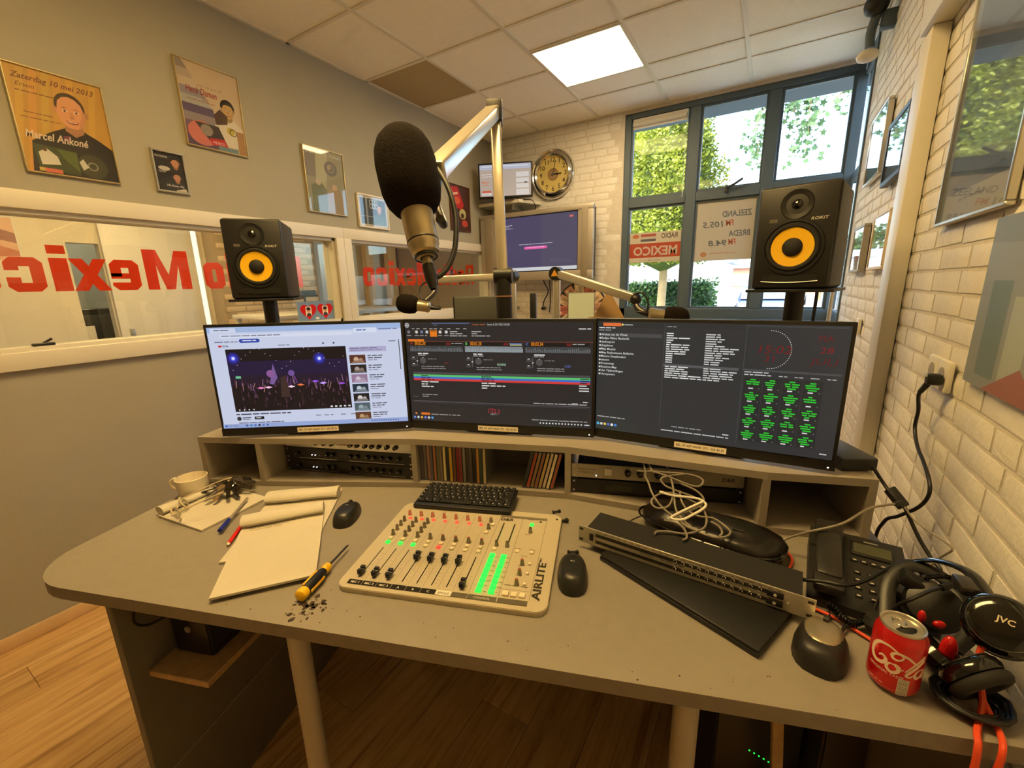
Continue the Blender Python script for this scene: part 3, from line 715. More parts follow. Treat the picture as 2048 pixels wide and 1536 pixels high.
# brick pier and brown posts next door
pr_ = thing('brick_pier', 'pale brick pier next door between the window mullions', 'pillar', T(NX+.0, 2.75, 0))
MB().bx(0, -.28, 0, .25, .9, 2.7).build('core', mat('pier_core', (170, 146, 108), .9), pr_)
bm_ = brick_mesh(901, .2, .055, .006).mesh('brick', mat('pier_brick', (214, 184, 138), .8, var=.06, scale=12))
for k in range(19):
    for j in range(5):
        y = -.27+j*.212+(.1 if k % 2 else 0)
        if y+.2 <= .9: inst(bm_, 'brick', pr_, MX((.25, y, 1.0+k*.068), (0, 1, 0), (0, 0, 1)))
for k, (y, w_) in enumerate(((4.72, .12), (5.18, .17))):
    q = thing('wood_post', ('narrow light wooden post behind the second inner window', 'wide light wooden post behind the second inner window')[k], 'post', T(NX+.15, y-.12, 0))
    MB().rb(-.05, -w_/2, 0, .05, w_/2, 2.7, .004).build('shaft', mat('post_wood', (206, 170, 116), .6, var=.06, scale=5), q); MB().bx(-.07, -w_/2-.02, 0, .07, w_/2+.02, .1).build('foot', MATS['post_wood'], q)
q = thing('side_table', 'pale table top along the wall next door', 'table', T(-4.2, 3.2, 0))
MB().rb(-.5, -.9, 1.22, .3, .9, 1.26, .005).build('top', M_white, q)
for a, b in ((-.46, -.86), (-.46, .84), (.26, -.86), (.26, .84)): MB().bx(a-.02, b-.02, 0, a+.02, b+.02, 1.22).build('leg', M_white, q)
q = thing('desk_phone_bracket', 'black bracket arm on the ledge behind the heart card', 'bracket', T(XL-.09, 1.85, 1.28))
MB().rb(-.03, -.03, 0, .03, .03, .012, .003).cyl((0, 0, .01), (0, 0, .17), .008).rb(-.03, -.09, .165, .03, .085, .18, .004).rb(-.02, -.02, .18, .02, .08, .21, .006).build('bracket', M_black, q)
# blue card with two red hearts, standing on the ledge against the glass
hc = thing('heart_card', 'blue card with two red hearts and small portraits on the ledge', 'card', MX((XL-.045, 1.755, 1.282), (0, 1, 0), (0, 0, 1)))
p = Print(.285, .132); p.rect(0, 0, .285, .132, (118, 140, 172))
def heart(p, x, y, s, c):
    pts = []
    for i in range(28):
        a = 2*PI*i/28; pts.append((x+s*(16*math.sin(a)**3)/17, y-s*(13*math.cos(a)-5*math.cos(2*a)-2*math.cos(3*a)-math.cos(4*a))/17))
    p.poly(pts, c)
for x in (.082, .212):
    heart(p, x, .066, .066, (196, 30, 34)); p.rect(x-.022, .035, x+.022, .1, (226, 214, 198)); p.disc(x, .06, .014, (196, 150, 120), .018); p.disc(x, .05, .016, (50, 36, 30), .011); p.poly([(x-.02, .1), (x-.012, .08), (x+.012, .08), (x+.02, .1)], (60, 60, 70))
p.disc(.145, .118, .016, (226, 226, 220), .008); p.build('print', PRNM, hc); MB().bx(0, 0, -.003, .285, .132, 0).build('card', M_paper, hc)
lt = thing('door_latch', 'small black latch on the inner window sill', 'latch', T(XL-.03, .54, WZ[0]+.018)); MB().rb(-.015, -.035, 0, .015, .035, .012, .003).cyl((0, 0, .01), (0, .03, .028), .005).build('lever', M_black, lt)
# ---- framed pictures
def LWM(y, z): return MX((XL+.001, y, z), (0, 1, 0), (0, 0, 1))
def RWM(y, z, off=.009): return MX((XR-off, y, z), (0, -1, 0), (0, 0, 1))
M_goldf = mat('pale_gold_frame', (206, 190, 150), .35, .6); M_silvf = mat('silver_frame', (196, 194, 186), .3, .8); M_whitef = mat('white_frame', (224, 216, 200), .4); M_brownf = mat('brown_frame', (96, 62, 38), .5)
M_pglass = thin_glass('picture_glass', (250, 250, 250), .02, .03)
def framed(label, M, w, h, fw, fm, draw, depth=.018, mount=0.0, glass=True, name='framed_picture', cat='picture', group=None):
    t = thing(name, label, cat, M, group)
    for nm, a in (('frame_bar', (0, 0, w, fw)), ('frame_bar', (0, h-fw, w, h)), ('frame_bar', (0, fw, fw, h-fw)), ('frame_bar', (w-fw, fw, w, h-fw))):
        MB().rb(a[0], a[1], 0, a[2], a[3], depth, .0025, 1).build(nm, fm, t)
    MB().bx(fw*.5, fw*.5, .001, w-fw*.5, h-fw*.5, depth*.55).build('backing', M_paper, t)
    iw, ih = w-2*fw-2*mount, h-2*fw-2*mount
    p = Print(iw, ih); draw(p, iw, ih)
    p.build('print', PRN, t).matrix_local = T(fw+mount, fw+mount, depth*.56)
    if glass: MB().bx(fw, fw, depth*.80, w-fw, h-fw, depth*.88).build('glass', M_pglass, t)
    return t
def person(p, x, y, s, skin, hair, top, shirt=None, wide=1.0, bald=False):
    """head and shoulders; (x, y) = chin, s = head height"""
    dk = tuple(int(c*.80) for c in skin); mid = tuple(int(c*.91) for c in skin)
    p.poly([(x-s*1.15*wide, y+s*1.6), (x-s*1.0*wide, y+s*.55), (x-s*.55*wide, y+s*.22), (x-s*.2, y+s*.02), (x+s*.2, y+s*.02), (x+s*.55*wide, y+s*.22), (x+s*1.0*wide, y+s*.55), (x+s*1.15*wide, y+s*1.6)], top)
    if shirt: p.poly([(x-s*.2, y+s*.05), (x+s*.2, y+s*.05), (x+s*.08, y+s*.6), (x, y+s*.75), (x-s*.08, y+s*.6)], shirt)
    p.poly([(x-s*.19, y-s*.25), (x+s*.19, y-s*.25), (x+s*.21, y+s*.1), (x, y+s*.24), (x-s*.21, y+s*.1)], dk)
    hh = .34 if bald else .40
    p.disc(x, y-s*.60, s*hh, hair, s*(.38 if bald else .43))
    p.disc(x-s*.345, y-s*.45, s*.055, mid, s*.09); p.disc(x+s*.345, y-s*.45, s*.055, dk, s*.09)
    face = [(-.30, -.50), (-.32, -.40), (-.30, -.25), (-.22, -.09), (-.10, -.005), (0, .0), (.10, -.005), (.22, -.09), (.30, -.25), (.32, -.40), (.30, -.55), (.25, -.72), (.14, -.84), (0, -.88), (-.14, -.84), (-.25, -.72)] if bald else [(-.30, -.50), (-.32, -.40), (-.30, -.25), (-.22, -.09), (-.10, -.005), (0, .0), (.10, -.005), (.22, -.09), (.30, -.25), (.32, -.40), (.30, -.55), (.24, -.68), (.1, -.74), (-.1, -.74), (-.24, -.68)]
    p.poly([(x+a*s, y+b*s) for a, b in face], skin)
    p.poly([(x+a*s, y+b*s) for a, b in ((.32, -.40), (.30, -.25), (.22, -.09), (.10, -.005), (.16, -.2), (.24, -.4), (.26, -.6), (.30, -.55))], mid)
    for q in (-.13, .13):
        p.disc(x+q*s, y-s*.47, s*.062, (235, 225, 215), s*.026); p.disc(x+q*s, y-s*.47, s*.028, (52, 40, 36), s*.028)
        p.poly([(x+(q-.08)*s, y-s*.545), (x+q*s, y-s*.575), (x+(q+.08)*s, y-s*.545), (x+q*s, y-s*.555)], tuple(int(c*.8) for c in hair) if sum(hair) > 90 else (62, 44, 34))
    p.poly([(x-s*.015, y-s*.46), (x+s*.03, y-s*.46), (x+s*.075, y-s*.30), (x-s*.05, y-s*.30)], mid); p.disc(x+s*.01, y-s*.295, s*.06, dk, s*.018)
    p.poly([(x-s*.15, y-s*.21), (x, y-s*.19), (x+s*.15, y-s*.21), (x+s*.10, y-s*.135), (x, y-s*.115), (x-s*.10, y-s*.135)], (150, 72, 66)); p.poly([(x-s*.12, y-s*.20), (x, y-s*.18), (x+s*.12, y-s*.20), (x+s*.07, y-s*.165), (x-s*.07, y-s*.165)], (240, 232, 222))
def d1(p, w, h):
    p.rect(0, 0, w, h, (196, 152, 70))
    for k in range(8): p.poly([(w*k/8, 0), (w*(k+.6)/8, 0), (w*(k+.1)/8-.05, h), (w*(k-.5)/8-.05, h)], (200+k % 3*6, 156+k % 2*8, 74))
    p.text('Zaterdag 10 mei 2013', w*.05, h*.115, .03, (120, 70, 50), 'l', .02, .35, fit=w*.86)
    p.text('Erwin', w*.08, h*.19, .024, (110, 66, 44), 'l', .0, .35); p.words(w*.07, h*.225, w*.5, .008, (120, 76, 50), 4); p.words(w*.1, h*.42, w*.3, .007, (130, 84, 54), 5); p.words(w*.06, h*.47, w*.4, .007, (130, 84, 54), 6)
    person(p, w*.60, h*.50, h*.36, (222, 158, 116), (66, 44, 30), (32, 26, 26), None, 1.0, True)
    p.poly([(w*.45, h*.6), (w*.53, h*.58), (w*.56, h*.7), (w*.47, h*.68)], (122, 58, 92)); p.poly([(w*.2, h*.72), (w*.55, h*.62), (w, h*.8), (w, h), (w*.12, h)], (34, 28, 28))
    p.text('Marcel Ankoné', w*.06, h*.67, .042, (226, 208, 190), 'l', .02, .25, fit=w*.66)
    p.poly([(w*.11, h*.72), (w*.56, h*.74), (w*.56, h*.985), (w*.13, h*.965)], (58, 72, 40)); p.poly([(w*.15, h*.8), (w*.24, h*.75), (w*.34, h*.82), (w*.36, h*.9), (w*.16, h*.92)], (214, 210, 200)); p.disc(w*.22, h*.765, w*.025, (90, 60, 48))
    p.poly([(w*.35, h*.74), (w*.56, h*.75), (w*.56, h*.95), (w*.42, h*.84)], (88, 104, 52))
    p.disc(w*.72, h*.865, w*.17, (64, 66, 48), h*.125); p.ring(w*.72, h*.865, w*.045, w*.06, (150, 150, 138)); p.poly([(w*.57, h*.84), (w*.62, h*.8), (w*.67, h*.88), (w*.6, h*.92)], (208, 204, 196))
    p.rect(w*.18, h*.95, w*.36, h*.99, (214, 110, 92)); p.rect(w*.12, h*.95, w*.18, h*.985, (200, 170, 90))
def d2(p, w, h):
    for k, c in enumerate(((150, 138, 128), (186, 170, 158), (206, 190, 172), (150, 146, 158), (176, 176, 176), (96, 82, 120), (150, 140, 148), (120, 90, 120), (100, 70, 104), (90, 70, 100))): p.rect(0, h*k/10, w, h*(k+1)/10, c)
    p.poly([(w*.1, 0), (w, 0), (w, h), (w*.62, h), (w*.5, h*.5)], (208, 188, 162))
    p.text('van 14 t/m 25', w*.3, h*.26, .014, (150, 110, 100), fit=w*.4); p.text('Henk Damen', w*.1, h*.36, .045, (150, 44, 44), 'l', .015, .3, fit=w*.5); p.text('Lex', w*.36, h*.42, .02, (140, 60, 60)); p.words(w*.1, h*.435, w*.45, .007, (150, 90, 90), 2)
    person(p, w*.76, h*.56, h*.23, (206, 170, 110), (40, 28, 24), (222, 214, 200), None, .85)
    p.poly([(w*.5, h*.56), (w*.62, h*.47), (w*.74, h*.54), (w*.72, h*.64), (w*.52, h*.68)], (88, 66, 46)); p.disc(w*.76, h*.72, w*.07, (196, 180, 70), h*.05); p.ring(w*.8, h*.73, w*.05, w*.065, (90, 80, 60))
    p.disc(w*.27, h*.83, w*.24, (206, 120, 112), h*.15); p.poly([(w*.16, h*.7), (w*.55, h*.7), (w*.68, h*.95), (w*.36, h*.9)], (58, 48, 46)); p.disc(w*.34, h*.78, w*.1, (150, 140, 130), h*.07); p.poly([(w*.36, h*.87), (w*.62, h*.85), (w*.68, h*.95), (w*.4, h*.95)], (196, 40, 44)); p.text('MEXICO', w*.42, h*.93, .02, (240, 230, 220), fit=w*.2)
    p.rect(w*.5, h*.94, w*.85, h, (110, 140, 150)); p.rect(w*.86, h*.7, w*.99, h, (170, 130, 80))
def d3(p, w, h):
    p.rect(0, 0, w, h, (34, 32, 32)); p.text('PATRICK', w*.06, h*.14, .014, (236, 232, 224), fit=w*.42); p.text('PATRICK', w*.1, h*.53, .012, (236, 232, 224), fit=w*.34)
    for x, y, s in ((w*.72, h*.36, h*.28), (w*.7, h*.74, h*.26)): person(p, x, y, s, (196, 138, 104), (40, 30, 26), (30, 30, 34))
    p.disc(w*.3, h*.42, w*.2, (200, 196, 188), h*.06); p.disc(w*.28, h*.72, w*.18, (24, 22, 22), h*.12); p.text('Ha Kom, Op', w*.3, h*.88, .014, (240, 236, 228), 'l', .01, .2, fit=w*.6); p.poly([(w*.6, h*.97), (w*.95, h*.9), (w, h), (w*.6, h)], (206, 202, 190))
def d4(p, w, h):
    p.rect(0, 0, w, h, (150, 144, 112)); p.rect(0, 0, w*.35, h*.45, (128, 116, 96)); p.poly([(w*.3, 0), (w*.6, 0), (w*.5, h*.6), (w*.2, h)], (176, 170, 132))
    p.text('2 de mei in Vallen', w*.05, h*.09, .026, (206, 196, 170), 'l', .01, fit=w*.9); p.disc(w*.66, h*.27, w*.17, (104, 94, 78), h*.12); p.ring(w*.66, h*.27, w*.07, w*.09, (150, 142, 120)); p.disc(w*.62, h*.25, w*.05, (170, 150, 120))
    p.poly([(w*.12, h*.58), (w*.35, h*.5), (w*.5, h*.62), (w*.48, h), (w*.1, h)], (116, 120, 84)); p.disc(w*.3, h*.52, w*.07, (190, 170, 140), h*.05); p.poly([(w*.55, h*.6), (w*.75, h*.56), (w*.95, h*.7), (w*.9, h), (w*.5, h)], (164, 140, 100)); p.disc(w*.72, h*.56, w*.07, (200, 168, 130), h*.05)
    for k in range(14): p.line([(w*(.1+.06*k), h*(.7+.02*(k % 4))), (w*(.16+.05*k), h*(.95))], .003, (136, 142, 100))
def d5(p, w, h):
    p.rect(0, 0, w, h, (58, 62, 60)); person(p, w*.74, h*.5, h*.36, (206, 150, 118), (40, 28, 24), (64, 74, 62))
    for k in range(3):
        for j in range(2): p.ring(w*(.42+.1*k), h*(.12+.16*j), .012, .018, (186, 186, 178))
    p.rect(w*.2, 0, w*.27, h, (150, 156, 156)); p.rect(0, h*.68, w, h*.7, (170, 176, 168)); p.poly([(w*.5, h*.7), (w, h*.62), (w, h), (w*.3, h)], (74, 86, 64))
def d6(p, w, h):
    p.rect(0, 0, w, h, (74, 44, 36)); p.poly([(w*.05, h*.05), (w*.4, h*.02), (w*.7, h*.4), (w*.62, h*.52), (w*.2, h*.5)], (178, 40, 42)); p.disc(w*.35, h*.33, w*.16, (206, 92, 66), h*.08); p.line([(w*.05, h*.22), (w*.4, h*.16)], .02, (226, 190, 170)); p.disc(w*.62, h*.62, w*.18, (186, 176, 120), h*.12); p.disc(w*.6, h*.66, w*.08, (60, 40, 30), h*.06)
    p.disc(w*.72, h*.83, w*.16, (186, 70, 60), h*.08); p.text('Holle', w*.2, h*.93, .05, (190, 160, 140), 'l', .0, .1, rot=-PI/2, fit=h*.26)
framed('large gold poster of a smiling man in black, farthest from the window', LWM(.618, 1.994), .304, .406, .006, M_goldf, d1)
framed('poster of a man in a white shirt with red disc, hung highest', LWM(1.236, 2.244), .308, .41, .006, M_goldf, d2)
framed('small black portrait poster in a silver frame below the highest poster', LWM(1.063, 1.991), .144, .198, .010, M_silvf, d3)
framed('olive toned poster with a round disc above the window mullion', LWM(1.897, 2.0), .311, .41, .006, M_goldf, d4)
framed('white framed photograph of a woman behind the microphone foam', LWM(2.30, 1.942), .30, .24, .012, M_whitef, d5, mount=.016)
framed('red and brown portrait picture nearest the wall corner', LWM(3.395, 2.022), .315, .42, .008, M_brownf, d6, glass=False)
# right wall pictures under glass
def e1(p, w, h): p.rect(0, 0, w, h, (150, 152, 146)); p.rect(w*.06, h*.05, w*.94, h*.9, (70, 76, 78)); p.rect(w*.1, h*.5, w*.9, h*.86, (92, 96, 92)); p.words(w*.3, h*.93, w*.4, .012, (90, 90, 88), 8)
def e2(p, w, h): p.rect(0, 0, w, h, (60, 92, 66)); p.poly([(0, h*.6), (w*.5, h*.3), (w, h*.5), (w, h), (0, h)], (84, 124, 86)); p.disc(w*.3, h*.3, w*.12, (120, 150, 110))
def e3(p, w, h): p.rect(0, 0, w, h, (54, 54, 50)); p.poly([(0, h*.7), (w*.4, h*.4), (w, h*.6), (w, h), (0, h)], (80, 84, 70))
def e4(p, w, h):
    p.rect(0, 0, w, h, (220, 214, 204)); p.rect(w*.08, h*.07, w*.92, h*.62, (94, 84, 84))
    for k in range(5):
        for j in range(3): p.disc(w*(.18+.16*k), h*(.16+.17*j), w*.055, (190, 150, 126), h*.06)
    p.rect(w*.08, h*.62, w*.92, h*.7, (196, 66, 50)); p.words(w*.14, h*.76, w*.7, .01, (110, 100, 96), 7)
def e5(p, w, h): p.rect(0, 0, w, h, (228, 222, 212)); p.rect(w*.12, h*.1, w*.88, h*.9, (150, 150, 150)); p.rect(w*.12, h*.6, w*.88, h*.75, (206, 70, 56)); p.rect(w*.12, h*.1, w*.88, h*.35, (180, 186, 192))
framed('large silver framed picture reflecting the tree, nearest on the brick wall', RWM(1.80, 1.632), .46, .70, .010, M_silvf, e1)
framed('green picture in a thin pale frame, upper left of the duct', RWM(3.25, 1.985), .40, .335, .012, M_silvf, e2, depth=.025)
framed('dark picture in a black carved frame touching the duct', RWM(2.70, 1.89), .36, .262, .022, mat('black_carved_frame', (30, 28, 27), .45, bump=.5, bscale=90), e3, depth=.03)
framed('small picture in a grey frame, lowest beside the corner window', RWM(3.27, 1.52), .33, .245, .016, mat('grey_frame', (150, 146, 138), .5), e5, depth=.03)
framed('group photograph in a pale wooden frame, lower beside the duct', RWM(2.72, 1.524), .33, .245, .014, mat('birch_frame', (206, 190, 160), .5), e4, depth=.028)
# grey photo panel hanging at the frame's edge
cv = thing('photo_panel', 'grey unframed photo panel hanging on the brick wall near the socket', 'picture', RWM(1.37, 1.255))
p = Print(.62, .355); p.rect(0, 0, .62, .355, (126, 132, 134)); p.rect(.05, .13, .14, .33, (96, 112, 114)); p.rect(.16, .16, .24, .33, (150, 158, 152)); p.rect(.26, .1, .33, .33, (106, 122, 130)); p.poly([(.1, .355), (.24, .29), (.34, .355)], (140, 90, 84)); p.rect(.36, .18, .5, .34, (140, 150, 150)); p.poly([(0, 0), (.62, 0), (.62, .08), (0, .05)], (112, 118, 120))
p.build('print', PRN, cv).matrix_local = T(0, 0, .012); MB().bx(0, 0, 0, .62, .355, .012).build('board', mat('panel_edge', (190, 190, 186), .5), cv)
# ceiling-corner security camera
sc_ = thing('security_camera', 'dark dome camera with a pale round lamp high in the corner', 'camera', T(.375, 3.24, 2.78))
MB().rb(-.01, -.03, -.02, .055, .03, .06, .008).build('bracket', M_dkgrey, sc_)
MB().ball((-.04, -.03, .09), .055, .06, .055).build('camera_head', M_black, sc_)
MB().tube(smooth_pts([(-.03, -.02, .06), (-.045, 0, -.02), (-.04, .01, -.09)], 4), .022, 10).build('neck', M_dkgrey, sc_)
MB().ball((-.045, .0, -.13), .05, .05, .03).build('lamp_dish', M_white, sc_)
# double sockets and switch
def socket(M, label, n=2, group='wall sockets'):
    t = thing('wall_socket', label, 'socket', M, group); s_ = .08
    for k in range(n):
        MB().rb(k*s_, 0, 0, k*s_+s_-.002, .08, .014, .004).build('plate', M_white, t)
        MB().cyl((k*s_+.039, .04, .014), (k*s_+.039, .04, .0152), .022, n=20).build('recess', mat('socket_recess', (150, 146, 138), .6), t)
    return t
socket(RWM(1.62, 1.198, .009), 'double white socket with black plug on the brick wall')
socket(RWM(2.86, 1.205, .009), 'small white switch beside the tall duct behind the monitor', 1)
socket(MX((-2.41, YB-.004, 1.205), (1, 0, 0), (0, 0, 1)), 'white wall socket behind the black microphone pole', 1)
socket(MX((-2.08, YB-.004, 1.205), (1, 0, 0), (0, 0, 1)), 'white wall socket with black plug below the television', 1)
pg = thing('plugged_cable', 'thin black cable with plug hanging below the television', 'cable')
MB().cyl((-2.04, YB-.045, 1.245), (-2.04, YB-.085, 1.245), .017, n=14).build('plug', M_black, pg)
MB().tube(smooth_pts([(-2.04, YB-.08, 1.245), (-2.03, YB-.07, 1.32), (-1.99, YB-.05, 1.42), (-2.03, YB-.05, 1.50), (-2.05, YB-.05, 1.56)], 6), .006, 6).build('cord', M_cable, pg)
MB().tube(smooth_pts([(-1.985, YB-.03, 1.2), (-1.975, YB-.03, 1.35), (-1.985, YB-.03, 1.56)], 5), .005, 6).build('cord', M_cable, pg)
# ------------------------------------------------------------------ television on the back wall
tv = thing('television', 'wide grey flat television with dark screen on the back wall', 'television', MX((-2.66, YB-.16, 1.535), (1, 0, 0), (0, 0, 1)))
TW, TH = 1.235, .66; sx0, sx1, sy0, sy1 = .21, 1.085, .085, .615
M_tvs = mat('tv_silver', (168, 160, 146), .4, .35)
for a in ((0, sy1, TW, TH), (0, 0, TW, sy0), (0, sy0, sx0, sy1), (sx1, sy0, TW, sy1)): MB().rb(a[0], a[1], .08, a[2], a[3], .125, .008).build('bezel', M_tvs, tv)
for a in ((.05, .03, .15, .63), (TW-.115, .03, TW-.05, .63)): MB().rb(a[0], a[1], .122, a[2], a[3], .13, .004).build('speaker_grille', mat('tv_grille', (140, 130, 112), .8), tv)
MB().bx(.02, .02, .0, TW-.02, TH-.02, .085).build('back', M_black, tv)
MB().rb(.3, .2, -.155, .9, .5, 0, .01).build('wall_mount', M_steel, tv)
p = Print(sx1-sx0, sy1-sy0); w_, h_ = sx1-sx0, sy1-sy0
p.rect(0, 0, w_, h_, (14, 14, 16)).rect(.008, .008, w_-.008, h_-.008, (78, 74, 98)).rect(.008, .008, w_*.56, h_-.03, (72, 66, 98))
p.rect(.008, h_-.042, w_-.008, h_-.01, (206, 208, 210)); p.rect(w_*.9, .035, w_*.945, .052, (206, 110, 100))
p.disc(.05, .095, .02, (40, 190, 110)); p.text('e', .043, .102, .02, (240, 250, 240)); p.words(.075, .075, .1, .009, (220, 216, 224), 1); p.words(.075, .092, .06, .007, (200, 196, 210), 2); p.words(.075, .106, .1, .007, (200, 196, 210), 3)
p.words(w_*.28, h_*.5, w_*.42, .009, (210, 206, 220), 4); p.rect(w_*.36, h_*.545, w_*.62, h_*.595, (226, 96, 168)); p.disc(w_*.36, h_*.57, .0133, (226, 96, 168)); p.disc(w_*.62, h_*.57, .0133, (226, 96, 168)); p.words(w_*.38, h_*.56, w_*.22, .009, (250, 200, 226), 5)
p.words(w_*.68, h_*.8, w_*.2, .006, (110, 106, 130), 6); p.words(w_*.68, h_*.83, w_*.26, .006, (110, 106, 130), 7)
p.build('screen', SCR, tv).matrix_local = T(sx0, sy0, .11)
# shelf with the small monitor and the clock
sh = MB().prism([(XL+.002, 3.88), (-2.20, 3.88), (-2.09, YB-.006), (XL+.002, YB-.006)], 2.285, 2.315).build('wall_shelf', M_white); tag(sh, 'white corner shelf carrying the small monitor', 'shelf')
MB().bx(-2.32, YB-.2, 2.235, -2.30, YB-.005, 2.285).build('bracket', M_alu, sh)
ma = math.atan2(.21, .492)
mo = thing('small_monitor', 'small black monitor on the white corner shelf beside the clock', 'monitor', MX((-2.58, 3.742, 2.335), (math.cos(ma), math.sin(ma), 0), (0, 0, 1)))
MB().rb(0, 0, -.035, .535, .322, 0, .006).build('housing', M_black, mo)
p = Print(.505, .288); p.rect(0, 0, .505, .288, (176, 160, 146)).rect(0, 0, .505, .045, (176, 180, 196)).rect(.02, .012, .48, .022, (206, 208, 216)); p.words(.02, .085, .11, .009, (226, 216, 206), 1); p.words(.02, .105, .12, .009, (226, 216, 206), 2)
p.text('Mexico', .02, .165, .024, (214, 100, 60), 'l', .02); p.words(.02, .178, .06, .01, (214, 100, 60), 4); p.rect(.02, .235, .11, .252, (206, 80, 56)); p.rect(.02, .258, .11, .275, (226, 220, 214)); p.words(.03, .263, .06, .007, (90, 80, 80), 3)
p.rect(.36, .075, .485, .12, (206, 200, 196)).rect(.36, .13, .485, .17, (206, 200, 196)).rect(.36, .18, .485, .22, (206, 200, 196)).rect(.44, .165, .47, .178, (70, 66, 66)).rect(.36, .23, .485, .285, (206, 200, 196))
p.build('screen', SCR, mo).matrix_local = T(.015, .018, .0005)
MB().rb(.24, -.012, -.03, .30, .05, -.015, .004).rb(.19, -.019, -.09, .35, -.012, .05, .003).build('stand', M_gloss, mo)
MB().tube(smooth_pts([(.33, .03, -.03), (.42, -.02, -.02), (.52, -.03, .0), (.56, -.08, -.02), (.56, -.14, -.06)], 6), .004, 6).build('cord', M_cable, mo)
ck = thing('wall_clock', 'round chrome wall clock with cream dial showing three', 'clock', MX((-1.95, YB-.012, 2.548), (1, 0, 0), (0, 0, 1)))
R_ = .232
MB().lathe([(R_*.72, .03), (R_*.78, .042), (R_*.86, .03), (R_*.9, .022), (R_*.95, .03), (R_, .016), (R_, .0), (R_*.7, 0), (R_*.72, .03)], 64).build('chrome_rim', M_chrome, ck)
p = Print(2*R_, 2*R_); p.disc(R_, R_, R_*.74, (206, 186, 116), n=48)
for k in range(1, 13):
    a = 2*PI*k/12; p.text(str(k), R_+R_*.57*math.sin(a), R_-R_*.57*math.cos(a)+.018, .060, (46, 38, 26), 'c', .014)
for k in range(4): a = 2*PI*k/4; p.line([(R_+R_*.7*math.sin(a), R_-R_*.7*math.cos(a)), (R_+R_*.745*math.sin(a), R_-R_*.745*math.cos(a))], .003, (60, 48, 30))
p.ring(R_, R_, R_*.16, R_*.25, (150, 120, 84)); p.disc(R_, R_, R_*.16, (166, 138, 100))
p.build('dial', PRN, ck).matrix_local = T(-R_, -R_, .006)
hm = MB()
for ang, ln, wd in ((math.radians(15), R_*.56, .005), (math.radians(90.5), R_*.40, .009)): hm.bx(-wd/2, -.02, .014, wd/2, ln, .0155, M=Matrix.Rotation(-ang, 4, 'Z'))
hm.build('hands', M_black, ck); MB().cyl((0, 0, .014), (0, 0, .02), .011, n=16).build('hub', M_chrome, ck)
MB().bx(-.0015, -.02, .0165, .0015, .05, .0175, M=Matrix.Rotation(-math.radians(62), 4, 'Z')).build('second_hand', M_alu, ck)
# ------------------------------------------------------------------ the broadcast desk (own frame: u along the front, v to the back)
DA = math.radians(18.7)
DKM = T(-.753, .372, 0) @ RZ(DA)
H = .85
def D(u, v, z=H, r=0.0): return DKM @ T(u, v, z) @ RZ(r)
def DP(u, v, z): return DKM @ Vector((u, v, z))
dk = thing('broadcast_desk', 'long grey painted desk with rounded end and round legs', 'desk', DKM)
arc = [(-.743+.145-.145*math.cos(a), .13-.13*math.sin(a)) for a in [i*PI/2/8 for i in range(9)]]
top = arc+[(1.22, 0), (1.28, .48), (1.33, .95), (-.743, .95)]
MB().prism(top, H-.0015, H).build('desktop_surface', M_desk, dk)
MB().prism(top, H-.03, H-.0016).build('desktop_board', M_desk2, dk)
MB().rb(-.492, .012, 0, -.475, .90, H-.03, .002, 1).build('side_panel', mat('panel_grey', (112, 106, 96), .6, var=.05, scale=20), dk)
MB().bx(-.475, .02, .281, -.4725, .90, .287).build('edge_strip', M_desk, dk)
for u, v in ((-.007, .03), (.749, .03), (-.007, .88), (.749, .88)):
    MB().cyl((u, v, 0), (u, v, H-.03), .021, n=24).build('leg', mat('leg_paint', (170, 160, 144), .5), dk)
MB().rb(1.18, .05, 0, 1.2, .90, H-.03, .002, 1).build('side_panel', MATS['panel_grey'], dk)
MB().rb(-.475, .05, .575, -.30, .52, .593, .002, 1).build('computer_shelf', M_pine, dk)
MB().rb(-.47, .915, .02, 1.18, .93, H-.03, .002, 1).build('added_shade_panel', MATS['panel_grey'], dk)  # added unseen panel, keeps light from behind out of the space below
# flaked paint on the front edge
ch = MB(); r = random.Random(5)
def flake(u, v, s):
    n = r.randint(5, 8); a0 = r.uniform(0, 6.28); el = r.uniform(.35, 1); an = r.uniform(0, 3.14)
    p = []
    for k in range(n):
        a = a0+2*PI*k/n; q = s*r.uniform(.55, 1.1); x, y = q*math.cos(a), q*math.sin(a)*el
        p.append((u+x*math.cos(an)-y*math.sin(an), v+x*math.sin(an)+y*math.cos(an)))
    ch.prism(p, H-.0003, H+.0005)
for k in range(46): flake(r.gauss(.012, .022), max(.004, r.gauss(.05, .02)), r.choice((.0015, .002, .003, .005, .008)))
for u, v, s in ((.01, .062, .011), (.005, .05, .009), (.036, .066, .008), (.02, .05, .006), (-.012, .055, .006), (.045, .05, .006)): flake(u, v, s)
for k in range(30): flake(r.uniform(-.2, 1.0), r.uniform(.004, .06), r.choice((.0012, .0016, .0024)))
tag(ch.build('flaked_paint', mat('bare_board', (58, 44, 32), .8), dk), kind='stuff')
